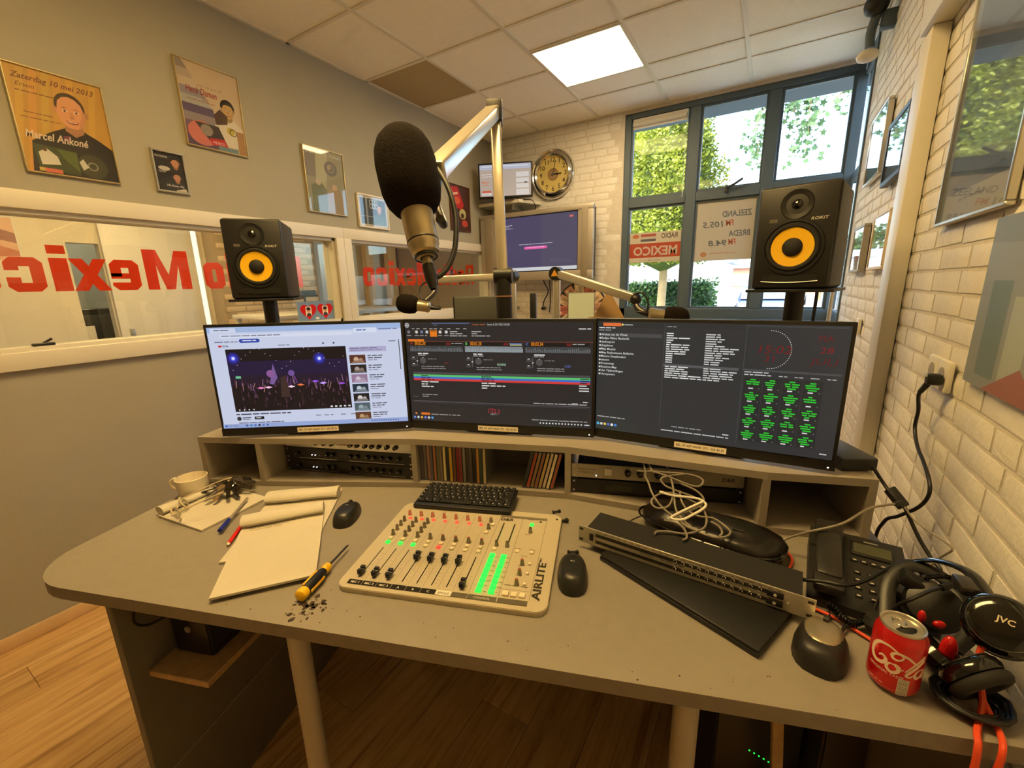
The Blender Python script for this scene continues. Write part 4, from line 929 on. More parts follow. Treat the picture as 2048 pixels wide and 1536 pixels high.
# ---- riser with cubbies
M_riser = mat('grey_riser_paint', (152, 143, 131), .55, var=.035, scale=40, bump=.12, bscale=220)
rs = thing('desk_riser', 'grey shelf riser with open compartments under the monitors', 'riser', D(0, 0, 0))
PF = [(-.730, .500), (-.515, .5175), (.004, .593), (.5005, .599), (1.0096, .503), (1.250, .5005)]
bk = [(1.27, .90), (-.74, .90)]
MB().prism(PF+bk, 1.0, 1.02).build('top_board', M_riser, rs)
MB().prism(PF+bk, H+.0005, H+.018).build('bottom_board', M_riser, rs)
for i, (u, v) in enumerate(PF):
    du = (0, -.009, -.009, -.009, -.009, -.018)[i]
    MB().prism([(u+du, v+.0005), (u+du+.018, v+.0005+(.001 if i < 3 else -.0005)), (u+du+.018, .895), (u+du, .895)], H+.018, 1.0).build('divider', M_riser, rs)
MB().bx(.02, .80, H+.018, .485, .812, 1.0).build('back_board', M_desk2, rs)
MB().bx(1.02, .80, H+.018, 1.24, .812, 1.0).build('back_board', mat('cubby_back', (60, 62, 62), .6), rs)
MB().bx(-.71, .80, H+.018, -.52, .812, 1.0).build('back_board', M_desk2, rs)
# ---- monitors
MW, MH = .612, .364
def monitor(label, bl, ang, draw):
    a = math.radians(ang); t = thing('monitor', label, 'monitor', MX((bl[0], bl[1], 1.03), (math.cos(a), math.sin(a), 0), (0, 0, 1)), 'three desk monitors')
    MB().rb(0, 0, -.016, MW, MH, 0, .0025).build('bezel', M_black, t)
    MB().rb(.07, .03, -.045, MW-.07, MH-.07, -.016, .012).build('back_housing', M_blackm, t)
    MB().rb(MW/2-.03, -.008, -.052, MW/2+.03, .12, -.044, .003).rb(MW/2-.11, -.0098, -.112, MW/2+.11, -.003, -.02, .003).build('stand', M_black, t)
    w, h = MW-.018, MH-.036
    p = Print(w, h); draw(p, w, h); p.build('screen', SCR, t).matrix_local = T(.009, .027, .0004)
    MB().bx(.0, .0, .0002, MW, .024, .0012).build('chin_strip', M_black, t)
    q = Print(.133, .0165); q.rect(0, 0, .133, .0165, (255, 246, 226)); q.text('BEL OF APP NAAR: 073 - 203 40 50', .0665, .0118, .0098, (70, 60, 48), 'c', .012, fit=.122)
    q.build('phone_number_label', PRNM, t).matrix_local = T(.24, .0035, .0013)
    MB().bx(MW-.016, .006, .0013, MW-.0125, .0095, .0016).build('power_led', M_led_w, t)
    return t
def scr_left(p, w, h):
    def R(x0, y0, x1, y1, c): p.rect(x0*w, y0*h, x1*w, y1*h, c)
    R(0, 0, 1, 1, (200, 208, 232)); R(0, 0, 1, .052, (160, 182, 222)); R(.015, .01, .145, .052, (206, 214, 236)); p.words(.035*w, .025*h, .09*w, .006, (90, 96, 120), 1)
    R(.06, .07, .74, .104, (214, 220, 238)); p.words(.07*w, .08*h, .3*w, .006, (110, 116, 140), 2); R(.75, .04, .87, .085, (214, 222, 240)); p.words(.765*w, .055*h, .05*w, .007, (70, 90, 170), 3); p.words(.88*w, .05*h, .1*w, .008, (110, 124, 170), 4)
    p.words(.03*w, .135*h, .12*w, .007, (120, 126, 150), 5); R(.165, .115, .25, .152, (44, 70, 166)); p.disc(.165*w, .1335*h, .0185*h, (44, 70, 166)); p.disc(.25*w, .1335*h, .0185*h, (44, 70, 166)); p.words(.172*w, .127*h, .07*w, .006, (220, 226, 244), 6)
    R(.045, .172, .062, .19, (204, 40, 46)); p.text('YouTube', .064*w, .189*h, .0095, (40, 36, 44), 'l', .02, fit=.032*w); p.words(.35*w, .18*h, .06*w, .006, (120, 126, 146), 7); p.disc(.585*w, .178*h, .003, (70, 70, 90)); p.disc(.64*w, .178*h, .003, (70, 70, 90)); p.words(.93*w, .17*h, .05*w, .007, (120, 126, 150), 8)
    R(.982, .16, .986, .46, (44, 44, 50))
    x0, y0, x1, y1 = .076, .212, .70, .835
    R(x0, y0, x1, y1, (22, 16, 22)); R(x0, y0+.12, x1, y0+.26, (30, 22, 58)); R(x0, y0+.26, x1, y0+.36, (34, 22, 44))
    r = random.Random(3)
    for cx, cy in ((.11, .30), (.555, .325)):
        for q, c in ((.05, (34, 32, 110)), (.032, (52, 56, 190)), (.016, (150, 160, 250)), (.009, (236, 240, 255))): p.disc(cx*w, cy*h, q*h*1.2, c)
    for k in range(24):
        t_ = k/23; p.disc((.1+.6*t_*.97)*w, (.41-.2*abs(math.sin(t_*PI*2.2))+.03*r.random())*h, .0011, (226, 214, 232))
    for k in range(170):
        x = r.uniform(x0, x1-.01); y = r.uniform(.52, .80); s = r.uniform(.004, .014); c = r.choice(((54, 34, 42), (76, 48, 60), (44, 30, 36), (90, 58, 80), (34, 24, 28)))
        p.poly([(x*w, (y+.02)*h), ((x+s*.4)*w, (y-.05*r.random())*h), ((x+s)*w, (y+.02)*h)], c)
    for k in range(26):
        x = r.uniform(x0, x1-.02); y = r.uniform(.5, .6); p.line([(x*w, (y+.05)*h), ((x+r.uniform(-.01, .015))*w, (y-.02)*h)], .002, r.choice(((150, 110, 130), (120, 70, 140), (170, 120, 110))))
    for x, y, c in ((.23, .60, (240, 130, 200)), (.27, .595, (250, 190, 230)), (.36, .60, (240, 150, 210)), (.44, .58, (230, 120, 70)), (.52, .55, (150, 90, 230)), (.56, .57, (200, 160, 250)), (.66, .58, (150, 80, 210)), (.39, .595, (255, 220, 240))): p.poly([((x-.02)*w, y*h), (x*w, (y-.012)*h), ((x+.022)*w, y*h), (x*w, (y+.012)*h)], c)
    p.poly([(.28*w, .56*h), (.31*w, .36*h), (.325*w, .5*h), (.30*w, .57*h)], (120, 90, 150)); p.disc(.29*w, .46*h, .012, (140, 90, 150)); p.disc(.40*w, .46*h, .01, (110, 80, 150)); p.poly([(.33*w, .7*h), (.34*w, .5*h), (.37*w, .48*h), (.38*w, .7*h)], (60, 42, 40)); R(.108, .475, .135, .498, (110, 190, 150))
    for k in range(4): p.disc((.1+.025*k)*w, .815*h, .0022, (226, 226, 230))
    for k in range(5): R(.585+.024*k, .805, .597+.024*k, .82, (226, 226, 230))
    p.words(.078*w, .855*h, .29*w, .0078, (52, 48, 60), 9); p.disc(.09*w, .905*h, .007, (50, 50, 56)); p.words(.108*w, .893*h, .045*w, .006, (60, 56, 70), 10); p.words(.108*w, .912*h, .04*w, .005, (120, 120, 140), 11)
    R(.172, .888, .222, .918, (24, 22, 28)); p.words(.18*w, .898*h, .035*w, .005, (220, 220, 226), 12)
    for k, x in enumerate((.50, .545, .58, .635, .69)): p.words(x*w, .895*h, .028*w, .006, (110, 112, 130), 13+k)
    p.words(.085*w, .945*h, .24*w, .006, (90, 90, 106), 20)
    R(.716, .222, .915, .272, (176, 172, 206)); p.words(.722*w, .232*h, .16*w, .006, (110, 104, 140), 21); p.words(.722*w, .252*h, .17*w, .005, (130, 124, 160), 22)
    cols = (((90, 52, 40), (206, 170, 140)), ((40, 34, 34), (170, 150, 140)), ((150, 120, 150), (206, 190, 206)), ((34, 50, 66), (190, 200, 206)), ((30, 30, 34), (214, 206, 200)), ((80, 96, 104), (150, 170, 176)), ((96, 60, 40), (186, 150, 110)))
    for k in range(7):
        y = .302+.097*k; a, b = cols[k]; R(.715, y, .80, y+.083, a); p.disc(.75*w, (y+.045)*h, .008, b); p.disc(.775*w, (y+.05)*h, .006, tuple(int(c*.8) for c in b)); p.poly([(.72*w, (y+.08)*h), (.74*w, (y+.055)*h), (.79*w, (y+.06)*h), (.795*w, (y+.08)*h)], tuple(int((c+d)/2) for c, d in zip(a, b)))
        for j, q in enumerate((.08, .075, .05)): p.words(.812*w, (y+.006+.022*j)*h, q*w, .0062 if j < 2 else .005, (70, 68, 84) if j < 2 else (130, 130, 150), 30+k*3+j)
    R(0, .957, 1, 1, (150, 168, 214)); R(.01, .968, .022, .985, (40, 90, 180)); p.words(.03*w, .972*h, .05*w, .006, (120, 130, 160), 60)
    for k in range(6): p.disc((.125+.022*k)*w, .977*h, .0036, ((70, 90, 150), (60, 130, 190), (70, 110, 190), (30, 34, 44), (80, 120, 180), (70, 100, 170))[k])
    for k in range(12): R(.80+.013*k, .97, .807+.013*k, .984, (90, 110, 170))
def scr_mid(p, w, h):
    def R(x0, y0, x1, y1, c): p.rect(x0*w, y0*h, x1*w, y1*h, c)
    R(0, 0, 1, 1, (40, 38, 40)); R(.155, .008, .365, .016, (92, 104, 150)); p.ring(.012*w, .03*h, .0055, .0075, (206, 206, 206)); p.disc(.012*w, .03*h, .003, (206, 206, 206))
    p.words(.38*w, .02*h, .07*w, .0065, (150, 80, 40), 1); p.text('Version 8. 28-7-2025 15:02:28', .46*w, .033*h, .009, (206, 202, 196), fit=.12*w); p.words(.165*w, .025*h, .02*w, .005, (90, 96, 110), 2)
    for k, x in enumerate((.04, .065, .105, .14, .165, .2, .24, .29, .33)): p.words(x*w, .06*h, .02*w, .005, (176, 172, 168), 3+k)
    for k, x in enumerate((.02, .065, .095, .125, .20, .235)): p.disc(x*w, .095*h, .005, ((120, 120, 124), (206, 200, 190), (110, 116, 150), (190, 190, 190), (206, 200, 190), (206, 206, 206))[k]); p.words((x-.012)*w, .125*h, .025*w, .005, (150, 146, 142), 20+k)
    R(.142, .075, .182, .14, (226, 122, 30)); p.words(.147*w, .08*h, .03*w, .006, (90, 50, 20), 30)
    for k in range(3):
        p.words(.255*w, (.087+.02*k)*h, (.05, .07, .1)[k]*w, .006, (176, 172, 168), 40+k); p.words(.375*w, (.087+.02*k)*h, (.06, .04, .1)[k]*w, .006, (176, 172, 168), 44+k)
    R(.012, .165, .105, .188, (222, 118, 34)); R(.105, .183, 1, .1865, (150, 66, 48)); p.words(.93*w, .06*h, .06*w, .007, (200, 200, 200), 50)
    decks = ((.02, .32, 'A', (196, 54, 40), '00:02.30', False), (.335, .645, 'B', (80, 190, 90), '00:01.20', True), (.66, .985, 'C', (90, 130, 210), '00:03.34', False))
    r = random.Random(8)
    for x0, x1, ch_, c, tm, pl in decks:
        R(x0, .192, x1, .225, (24, 22, 22)); p.text(ch_, (x0+.004)*w, .217*h, .0115, c, 'l', .02); p.text(tm, (x0+.03)*w, .221*h, .0155, (232, 138, 20), 'l', .012, .08, fit=.062*w); R(x0+.21, .197, x0+.235, .22, (110, 30, 34)); p.words((x0+.24)*w, .2*h, .06*w, .006, (150, 150, 150), 51)
        if pl: R(x1-.065, .2, x1-.003, .209, (120, 150, 220)); R(x1-.065, .212, x1-.003, .22, (210, 200, 120))
        bgc = (126, 134, 138) if pl else (62, 64, 66); R(x0, .23, x1, .285, bgc)
        pts = []
        n = 70
        for k in range(n): xx = x0+(x1-x0)*k/(n-1); p.line([(xx*w, .285*h), (xx*w, (.262-.022*r.random()*(1.0 if not pl else .6))*h)], .0028, (104, 108, 112) if not pl else (152, 160, 164)) if k % 2 else None
        p.words((x0+.045)*w, .30*h, .06*w, .0075, (226, 224, 220), 52); p.words((x0+.045)*w, .318*h, .055*w, .0055, (170, 168, 164), 53)
        for j in range(2): R(x0+.004, .32+.065*j, x0+.03, .37+.065*j, (70, 68, 70)); R(x0+.006, .323+.065*j, x0+.028, .35+.065*j, (28, 26, 28)); p.words((x0+.011)*w, (.34+.065*j)*h, .011*w, .005, (230, 230, 230), 54)
        R(x0+.037, .33, x0+.039, .43, (120, 120, 120)); R(x0+.034, .375, x0+.042, .385, (206, 206, 206))
        p.disc((x0+.072)*w, .375*h, .0128, (28, 26, 27)); p.disc((x0+.072)*w, .375*h, .011, (78, 76, 76)); p.disc((x0+.072)*w, .347*h, .0014, (220, 220, 220))
        p.words((x0+.10)*w, .355*h, .05*w, .0048, (130, 128, 126), 55)
        for j in range(2): p.words((x0+.06)*w, (.43+.02*j)*h, .14*w, .0048, (146, 144, 142), 56+j)
    p.text('CUED', .215*w, .405*h, .0085, (130, 46, 40), 'l', fit=.025*w); p.text('PLAYING', .51*w, .412*h, .0098, (170, 214, 176), 'l', .01, fit=.045*w); p.text('CUED', .862*w, .417*h, .0095, (96, 110, 190), 'l', fit=.03*w)
    R(.03, .49, .99, .512, (70, 70, 72)); R(.03, .515, .99, .535, (92, 196, 112)); R(.03, .535, .99, .555, (62, 108, 196)); R(.03, .555, .99, .576, (206, 60, 58))
    for k in range(3):
        y = .52+.02*k; p.words(.075*w, y*h, (.04, .055, .08)[k]*w, .0065, (30, 60, 40) if k == 0 else (20, 30, 60) if k == 1 else (90, 20, 24), 60+k); p.words(.42*w, y*h, .07*w, .0065, (24, 40, 40), 64+k); p.words(.94*w, y*h, .045*w, .0065, (24, 30, 40), 68+k)
    for k, (a, b) in enumerate(((.1, .085), (.035, .13), (.07, .03))): y = .583+.024*k; p.words(.075*w, y*h, a*w, .0072, (222, 220, 216), 72+k); p.words(.42*w, y*h, b*w, .0072, (222, 220, 216), 76+k); p.words(.935*w, y*h, .05*w, .0072, (210, 208, 204), 80+k)
    p.words(.075*w, .715*h, .09*w, .006, (150, 148, 146), 84); p.words(.075*w, .735*h, .05*w, .006, (150, 148, 146), 85); p.words(.02*w, .74*h, .03*w, .005, (90, 90, 90), 86)
    R(.02, .785, .99, .793, (84, 82, 84)); R(.02, .80, .99, .805, (66, 64, 66)); p.words(.7*w, .765*h, .28*w, .006, (170, 168, 166), 87); p.words(.955*w, .74*h, .025*w, .006, (190, 188, 186), 88); p.words(.90*w, .755*h, .03*w, .006, (170, 168, 166), 89)
    p.text('1:22.2', .485*w, .885*h, .0185, (166, 44, 52), 'c', .01, fit=.065*w); p.text('NEXT: 1', .485*w, .905*h, .0075, (176, 174, 172), 'c'); p.words(.455*w, .838*h, .04*w, .005, (120, 40, 44), 90)
    R(.06, .91, .112, .934, (216, 110, 40)); p.disc(.03*w, .922*h, .0035, (206, 120, 60)); p.words(.12*w, .92*h, .17*w, .006, (150, 148, 146), 91)
    for k in range(6): p.disc((.02+.021*k)*w, .962*h, .0042, ((90, 130, 210), (200, 200, 200), (226, 170, 70), (110, 130, 220), (206, 206, 206), (80, 160, 220))[k])
    p.words(.69*w, .93*h, .29*w, .006, (150, 148, 146), 92)
    for k in range(14): p.disc((.735+.0165*k)*w, .963*h, .0026, (206, 206, 206))
    p.words(.965*w, .96*h, .025*w, .006, (206, 206, 206), 93)
def scr_right(p, w, h):
    def R(x0, y0, x1, y1, c): p.rect(x0*w, y0*h, x1*w, y1*h, c)
    R(0, 0, 1, 1, (47, 49, 51)); R(0, 0, .31, .05, (42, 44, 46)); R(.028, .012, .115, .04, (222, 112, 58)); p.disc(.122*w, .026*h, .003, (230, 210, 120)); p.words(.13*w, .022*h, .04*w, .006, (170, 170, 170), 1)
    p.words(.008*w, .052*h, .08*w, .0055, (206, 206, 206), 2); p.words(.008*w, .073*h, .06*w, .0055, (150, 150, 150), 3); R(.005, .10, .305, .132, (70, 72, 74))
    for k, s in enumerate(('Artiest van de Week', 'Bedjes Fillers Backsells', 'desktop.ini', 'Jingelmex', 'Map Muziek', 'Map Radionieuws Bulletins', 'Mexico Smaakmaker', 'nieuws', 'Promomap', 'Reclame Map', 'Uur Tijdmeldingen', 'Uuropeners')):
        y = .123+.0325*k; p.disc(.014*w, (y-.008)*h, .0026, (232, 230, 224)); p.text(s, .021*w, y*h, .0088, (226, 226, 224), 'l', .004)
    R(.315, 0, .317, .90, (74, 76, 78)); R(.318, .0, .63, .045, (44, 46, 48)); p.words(.325*w, .03*h, .04*w, .005, (150, 150, 150), 5); R(.318, .345, .63, .367, (84, 86, 88))
    r = random.Random(4)
    for k in range(21):
        y = .085+.0185*k
        if k == 14: continue
        p.words(.325*w, y*h, (.03 if k in (0, 1, 3, 4, 10, 11, 12, 13) else .1 if k < 19 else .16)*w, .0062, (222, 222, 220), 6+k); p.words(.49*w, y*h, r.uniform(.05, .14)*w, .0062, (206, 206, 204), 40+k)
    R(.645, 0, .648, .96, (66, 68, 70)); R(.648, .008, .99, .02, (60, 62, 66)); R(.648, .345, .99, .36, (70, 72, 74))
    cx, cy, R_ = .735*w, .19*h, .145*h
    for k in range(31):
        a = math.radians(-90+6*k); p.disc(cx+R_*math.cos(a)*.97, cy+R_*math.sin(a), .0011, (206, 208, 206))
    p.text('15:02', .755*w, .215*h, .0275, (112, 26, 32), 'c', .0, .12, fit=.115*w); p.text('31', .738*w, .28*h, .0215, (108, 26, 32), 'c', .0, .12, fit=.04*w)
    p.text('MA.', .925*w, .115*h, .021, (104, 26, 32), 'c', .0, .12, fit=.055*w); p.text('28', .93*w, .20*h, .021, (120, 28, 34), 'c', .004, .12, fit=.046*w); p.text('JULI', .925*w, .285*h, .023, (92, 26, 32), 'c', .0, .12, fit=.095*w)
    p.words(.652*w, .365*h, .09*w, .0055, (190, 190, 188), 90); p.words(.652*w, .385*h, .1*w, .0055, (200, 200, 198), 91)
    for k in range(4): p.words((.78+.055*k)*w, .385*h, .03*w, .005, (170, 170, 168), 92+k)
    for i in range(5):
        for j in range(4):
            x0 = .655+.071*j; y0 = .41+.105*i; R(x0, y0, x0+.067, y0+.1, (38, 40, 41)); cxx = (x0+.033)*w
            n = 3 if (i*4+j) % 7 else 2
            for k in range(n+1):
                L = (.02, .052, .046, .03)[k] if k < 4 else .03; p.words(cxx-L*w/2, (y0+.012+.0175*k)*h, L*w, .0068, (40, 196, 50), 100+i*16+j*4+k)
            p.words((x0+.018)*w, (y0+.083)*h, .018*w, .006, (222, 222, 220), 300+i+j); R(x0+.055, y0+.082, x0+.06, y0+.092, (90, 92, 94))
    p.words(.01*w, .87*h, .14*w, .0052, (180, 180, 178), 200); p.words(.37*w, .885*h, .13*w, .0055, (150, 150, 148), 201); p.words(.325*w, .925*h, .29*w, .006, (190, 190, 188), 202); p.words(.59*w, .90*h, .025*w, .006, (206, 206, 204), 203)
    for k in range(6): p.disc((.014+.018*k)*w, .945*h, .0042, ((80, 180, 220), (200, 200, 200), (226, 190, 90), (90, 110, 200), (226, 226, 226), (70, 130, 210))[k])
    p.words(.955*w, .955*h, .035*w, .006, (200, 200, 198), 204)
monitor('monitor showing a concert video in a browser, nearest the grey wall', (-1.498, .643), 34.6, scr_left)
monitor('middle monitor showing the dark playout software with coloured track rows', (-1.003, .995), 18.2, scr_mid)
monitor('monitor with green text grid and red digital clock, nearest the bricks', (-.431, 1.198), 2.8, scr_right)
# ---- rack gear in the riser
def rack_unit(name, label, u0, z, face, Mbody=None, depth=.17, h=.0437, group=None):
    t = thing(name, label, 'rack unit', D(u0, .612, z), group)
    MB().bx(.018, .004, .001, .4646, depth, h-.001).build('chassis', M_blackm, t)
    MB().rb(0, 0, 0, .4826, .004, h, .0008, 1).build('front_panel', face, t)
    for x in (.008, .4746):
        for zz in (.007, h-.007): MB().cyl((x, 0, zz), (x, -.0022, zz), .0032, n=10).build('rack_screw', M_alu, t)
    return t
def knob(parent, x, z, r=.0085, m=M_black, ln=.012, ptr=None, ang=0):
    k = MB().cyl((x, 0, z), (x, -ln, z), r, r*.82, n=16).build('knob', m, parent)
    MB().bx(-.0007, -ln-.0004, .001, .0007, -ln+.0002, r*.8, M=T(x, 0, z) @ Matrix.Rotation(ang, 4, 'Y')).build('pointer', ptr or M_white, k)
def comp(label, z, g):
    t = rack_unit('compressor', label, -.492, z, mat('rack_black', (26, 25, 25), .4), group=g)
    MB().bx(.05, -.0006, .004, .20, 0, .0055).bx(.245, -.0006, .004, .45, 0, .0055).build('panel_line', M_alu, t)
    r = random.Random(int(z*1e3))
    for x in (.052, .165, .188, .255, .282, .32, .345, .372, .40, .432): knob(t, x, .023, .0078, M_black, .012, M_alu, r.uniform(-2, 2))
    for x in (.105, .118, .135): MB().cyl((x, 0, .018), (x, -.003, .018), .0018, n=8).build('indicator', M_led_w if x < .13 else M_alu, t)
    MB().bx(.215, -.0008, .02, .24, 0, .023).build('meter', M_steel, t)
comp('upper of the two black compressors in the riser', .9145, 'black compressors'); comp('lower of the two black compressors in the riser', .8695, 'black compressors')
t = rack_unit('preamp_unit', 'silver rack unit above the black compressors', -.492, .9592, M_alu, h=.0395)
r = random.Random(9)
for x in (.13, .16, .19, .26, .285, .315, .34, .365, .395, .425): knob(t, x, .019, .0078, M_black, .012, M_white, r.uniform(-2, 2))
MB().bx(.205, -.0008, .015, .245, 0, .024).build('meter_window', mat('meter_red', (120, 70, 56), .3), t); MB().cyl((.105, 0, .02), (.105, -.003, .02), .0026, n=8).build('indicator', M_led_g, t)
t = rack_unit('telephone_hybrid', 'silver telephone hybrid with square button in the riser', .511, .9195, mat('hybrid_silver', (176, 168, 152), .4, .4))
p = Print(.4826, .0437); p.text('TELEPHONE', .017, .019, .0085, (86, 78, 66), fit=.055); p.text('HYBRID-2', .02, .029, .0085, (86, 78, 66), fit=.045); p.text('D&R', .425, .027, .0155, (60, 54, 46), 'l', .02, fit=.034)
for x in (.165, .2, .25, .29): p.words(x-.01, .007, .02, .004, (90, 84, 72), int(x*100))
tag(p.build('label_print', PRN, t), kind='stuff').matrix_local = MX((0, -.0003, 0), (1, 0, 0), (0, 0, 1))
MB().rb(.098, -.005, .013, .12, 0, .034, .001).build('button', M_white, t); MB().cyl((.074, 0, .009), (.074, -.0025, .009), .0018, n=8).build('indicator', M_led_w, t)
for x in (.165, .2, .25, .29): knob(t, x, .024, .0098, M_black, .013, M_white, .6)
t = rack_unit('disc_recorder', 'black disc recorder under the telephone hybrid', .511, .8705, MATS['rack_black'])
MB().bx(.10, -.0008, .012, .18, 0, .032).build('display', mat('lcd_dark', (36, 40, 24), .2), t)
for x in (.225, .245, .265, .285): MB().rb(x, -.003, .017, x+.011, 0, .025, .001).build('button', M_steel, t)
# ---- compact discs
def disc_case(u, ang, rgb, i, g, label):
    t = thing('disc_case', label, 'disc case', D(u, .613+.002*(i % 3), H+.0183+.0106*math.sin(ang)) @ Matrix.Rotation(ang, 4, 'Y'), g)
    m = mat('spine_%d_%d_%d' % rgb, rgb, .4)
    MB().bx(.0006, 0, .0012, .0096, .14, .1238).build('case', mat('case_clear', (120, 116, 110), .25), t)
    MB().bx(.0014, -.0006, .004, .0088, 0, .121).build('spine', m, t)
SP = [((84, 74, 92), 'grey violet'), ((110, 100, 98), 'dull grey'), ((168, 120, 104), 'salmon'), ((96, 88, 104), 'slate'), ((176, 110, 76), 'rust and cream'), ((116, 116, 84), 'olive'), ((130, 114, 106), 'taupe'), ((236, 222, 150), 'pale yellow'), ((52, 48, 40), 'charcoal'), ((222, 180, 50), 'bright yellow'), ((120, 78, 46), 'brown'), ((150, 30, 46), 'crimson'), ((140, 60, 54), 'dark red'), ((136, 132, 130), 'silver'), ((70, 64, 60), 'smoke'), ((88, 80, 76), 'graphite'), ((34, 32, 32), 'black'), ((214, 150, 66), 'orange'), ((48, 70, 60), 'dark green'), ((206, 186, 140), 'sand')]
for i, (c, nm) in enumerate(SP): disc_case(.0165+.0112*i, 0, c, i, 'upright disc cases', '%s spined disc case in the upright row behind the keyboard' % nm)
for i, (c, nm) in enumerate((((44, 52, 58), 'dark blue'), ((168, 66, 44), 'brick red'), ((150, 118, 80), 'tan'), ((140, 88, 66), 'cocoa'), ((190, 160, 100), 'straw'), ((206, 186, 172), 'blush white'), ((222, 206, 170), 'ivory'), ((164, 84, 66), 'terracotta'))):
    disc_case(.356+.0125*i, math.radians(14), c, i, 'leaning disc cases', '%s spined disc case leaning against the compartment side' % nm)
sl = thing('cable_bundle', 'coil of grey cables lying in the end compartment', 'cable', D(-.60, .66, H+.02))
MB().tube([(.05*math.cos(a)*(1+.1*math.sin(a*2)), .035*math.sin(a), .005+.004*(a/6.28)) for a in [i*.3 for i in range(62)]], .0025, 6).build('coil', M_gcable, sl); MB().rb(.03, -.08, 0, .075, -.03, .012, .003).build('adapter', M_black, sl)
# ------------------------------------------------------------------ mixing console
cs = thing('mixing_console', 'flat beige broadcast mixing console with green and red lit buttons', 'mixer', D(.034, .106, H, math.radians(.46)))
CW, CD_ = .465, .372; PZ = .012
def rrect(x0, y0, x1, y1, r, n=6):
    p = []
    for cx, cy, a0 in ((x1-r, y0+r, -PI/2), (x1-r, y1-r, 0), (x0+r, y1-r, PI/2), (x0+r, y0+r, PI)):
        p += [(cx+r*math.cos(a0+i*PI/2/n), cy+r*math.sin(a0+i*PI/2/n)) for i in range(n+1)]
    return p
M_cons = mat('console_beige', (186, 176, 152), .5, var=.02, scale=50)
MB().prism(rrect(0, 0, CW, CD_, .026), .0005, PZ-.0015).prism(rrect(.001, .001, CW-.001, CD_-.001, .025), PZ-.0015, PZ).build('faceplate', M_cons, cs)
MX_ = [.0385+.0343*k for k in range(8)]
p = Print(CW, CD_); G1 = (150, 140, 118)
for k in range(1, 8): p.line([(.0213+.0343*k, CD_-.03), (.0213+.0343*k, CD_-.325)], .0009, G1)
for x in (.2965, .3605, .426): p.line([(x, CD_-.03), (x, CD_-.345)], .0012, (140, 130, 108))
p.line([(.3605, CD_-.055), (.426, CD_-.055)], .001, (140, 130, 108))
for k, x in enumerate(MX_):
    p.rect(x-.0012, CD_-.149, x+.0012, CD_-.038, (24, 21, 18))
    for j in range(9): p.rect(x+.006, CD_-.045-.0115*j, x+.0095, CD_-.0457-.0115*j, (120, 110, 92)); p.text(str((j*5) % 60), x+.0105, CD_-.0435-.0115*j, .003, (120, 110, 92)) if j % 2 else None
    if k < 8: p.ring(x-.001, CD_-.204, .0075, .0082, (130, 120, 100))
y0, y1 = CD_-.0265, CD_-.0125
for k, s in enumerate(('MIC 1', 'MIC 2', 'MIC 3', 'A', 'B', 'C', 'JINGLE', '')):
    x = .0215+.0343*k
    p.rect(x+.0006, y0, x+.0337, y1, (40, 37, 34) if k < 6 else (228, 222, 206) if k == 6 else (96, 90, 78))
    if s: p.text(s, x+.017, y1-.0038, .0085, (226, 220, 206) if k != 6 else (40, 38, 34), 'c', .012)
p.rect(.297, y0, .3595, y1, (98, 92, 80)); p.text('CONTROL', .328, y1-.004, .0075, (206, 198, 180), 'c'); p.rect(.3615, y0, .424, y1, (98, 92, 80))
p.text('AIRLITE', .4465, CD_-.032, .025, (60, 55, 46), 'l', .022, rot=-PI/2, fit=.122); p.text('MK2', .4345, CD_-.156, .007, (60, 55, 46), 'l', .02, rot=-PI/2, fit=.014)
p.text('D&R', .3, CD_-.318, .018, (60, 55, 46), 'l', .02, fit=.036); p.rect(.296, CD_-.345, .425, CD_-.335, (116, 108, 92)); p.rect(.035, CD_-.352, .29, CD_-.343, (116, 108, 92))
p.disc(.4105, CD_-.325, .0035, (40, 30, 26))
for x in (.313, .343): p.rect(x-.0018, CD_-.305, x+.0018, CD_-.215, (60, 54, 44))
for k in range(8):
    for x in (.329, .357): p.words(x-.004, CD_-.158+.0168*k, .007, .0028, (110, 100, 84), k)
for x, y in ((.371, .187), (.407, .187), (.392, .16), (.392, .125), (.392, .09), (.374, .056), (.392, .056), (.41, .056), (.385, .25), (.385, .32)): p.words(x-.008, CD_-y-.012, .015, .003, (110, 100, 84), int(x*1e3))
p.build('legend', PRNM, cs).matrix_local = T(0, 0, PZ+.0001)
kn = MB().lathe([(.0056, 0), (.0056, .0025), (.0046, .004), (.0040, .0125), (.0034, .0142), (0, .0144)], 14).mesh('knob', mat('knob_grey', (128, 118, 98), .5))
kr = MB().lathe([(.0056, 0), (.0056, .0025), (.0046, .004), (.0040, .0125), (.0034, .0142), (0, .0144)], 14).mesh('knob', mat('knob_pink', (196, 128, 108), .5))
capd = MB().cyl((0, 0, .0143), (0, 0, .0148), .0031, n=12).mesh('cap', mat('knob_cap_dark', (62, 54, 46), .5)); capr = MB().cyl((0, 0, .0143), (0, 0, .0148), .0031, n=12).mesh('cap', mat('knob_cap_red', (160, 70, 52), .5)); capg = MB().cyl((0, 0, .0143), (0, 0, .0148), .0031, n=12).mesh('cap', mat('knob_cap_pale', (176, 140, 118), .5))
def cknob(x, y, me=kn, cp=capd): k = inst(me, 'knob', cs, T(x, y, PZ)); inst(cp, 'cap', k)
for x in MX_[:7]: cknob(x-.001, .306, kr, capg)
cknob(MX_[7]-.003, .306, kn, capg); cknob(MX_[7]-.001, .272)
for x in MX_[:3]:
    for y in (.272, .250, .228, .205): cknob(x-.002, y)
for x in MX_[3:]: cknob(x-.001, .204, kn, capr if x > .15 else capd)
cknob(.316, .203); cknob(.343, .203); cknob(.390, .273)
for y in (.141, .107, .072): cknob(.392, y, kn, capr)
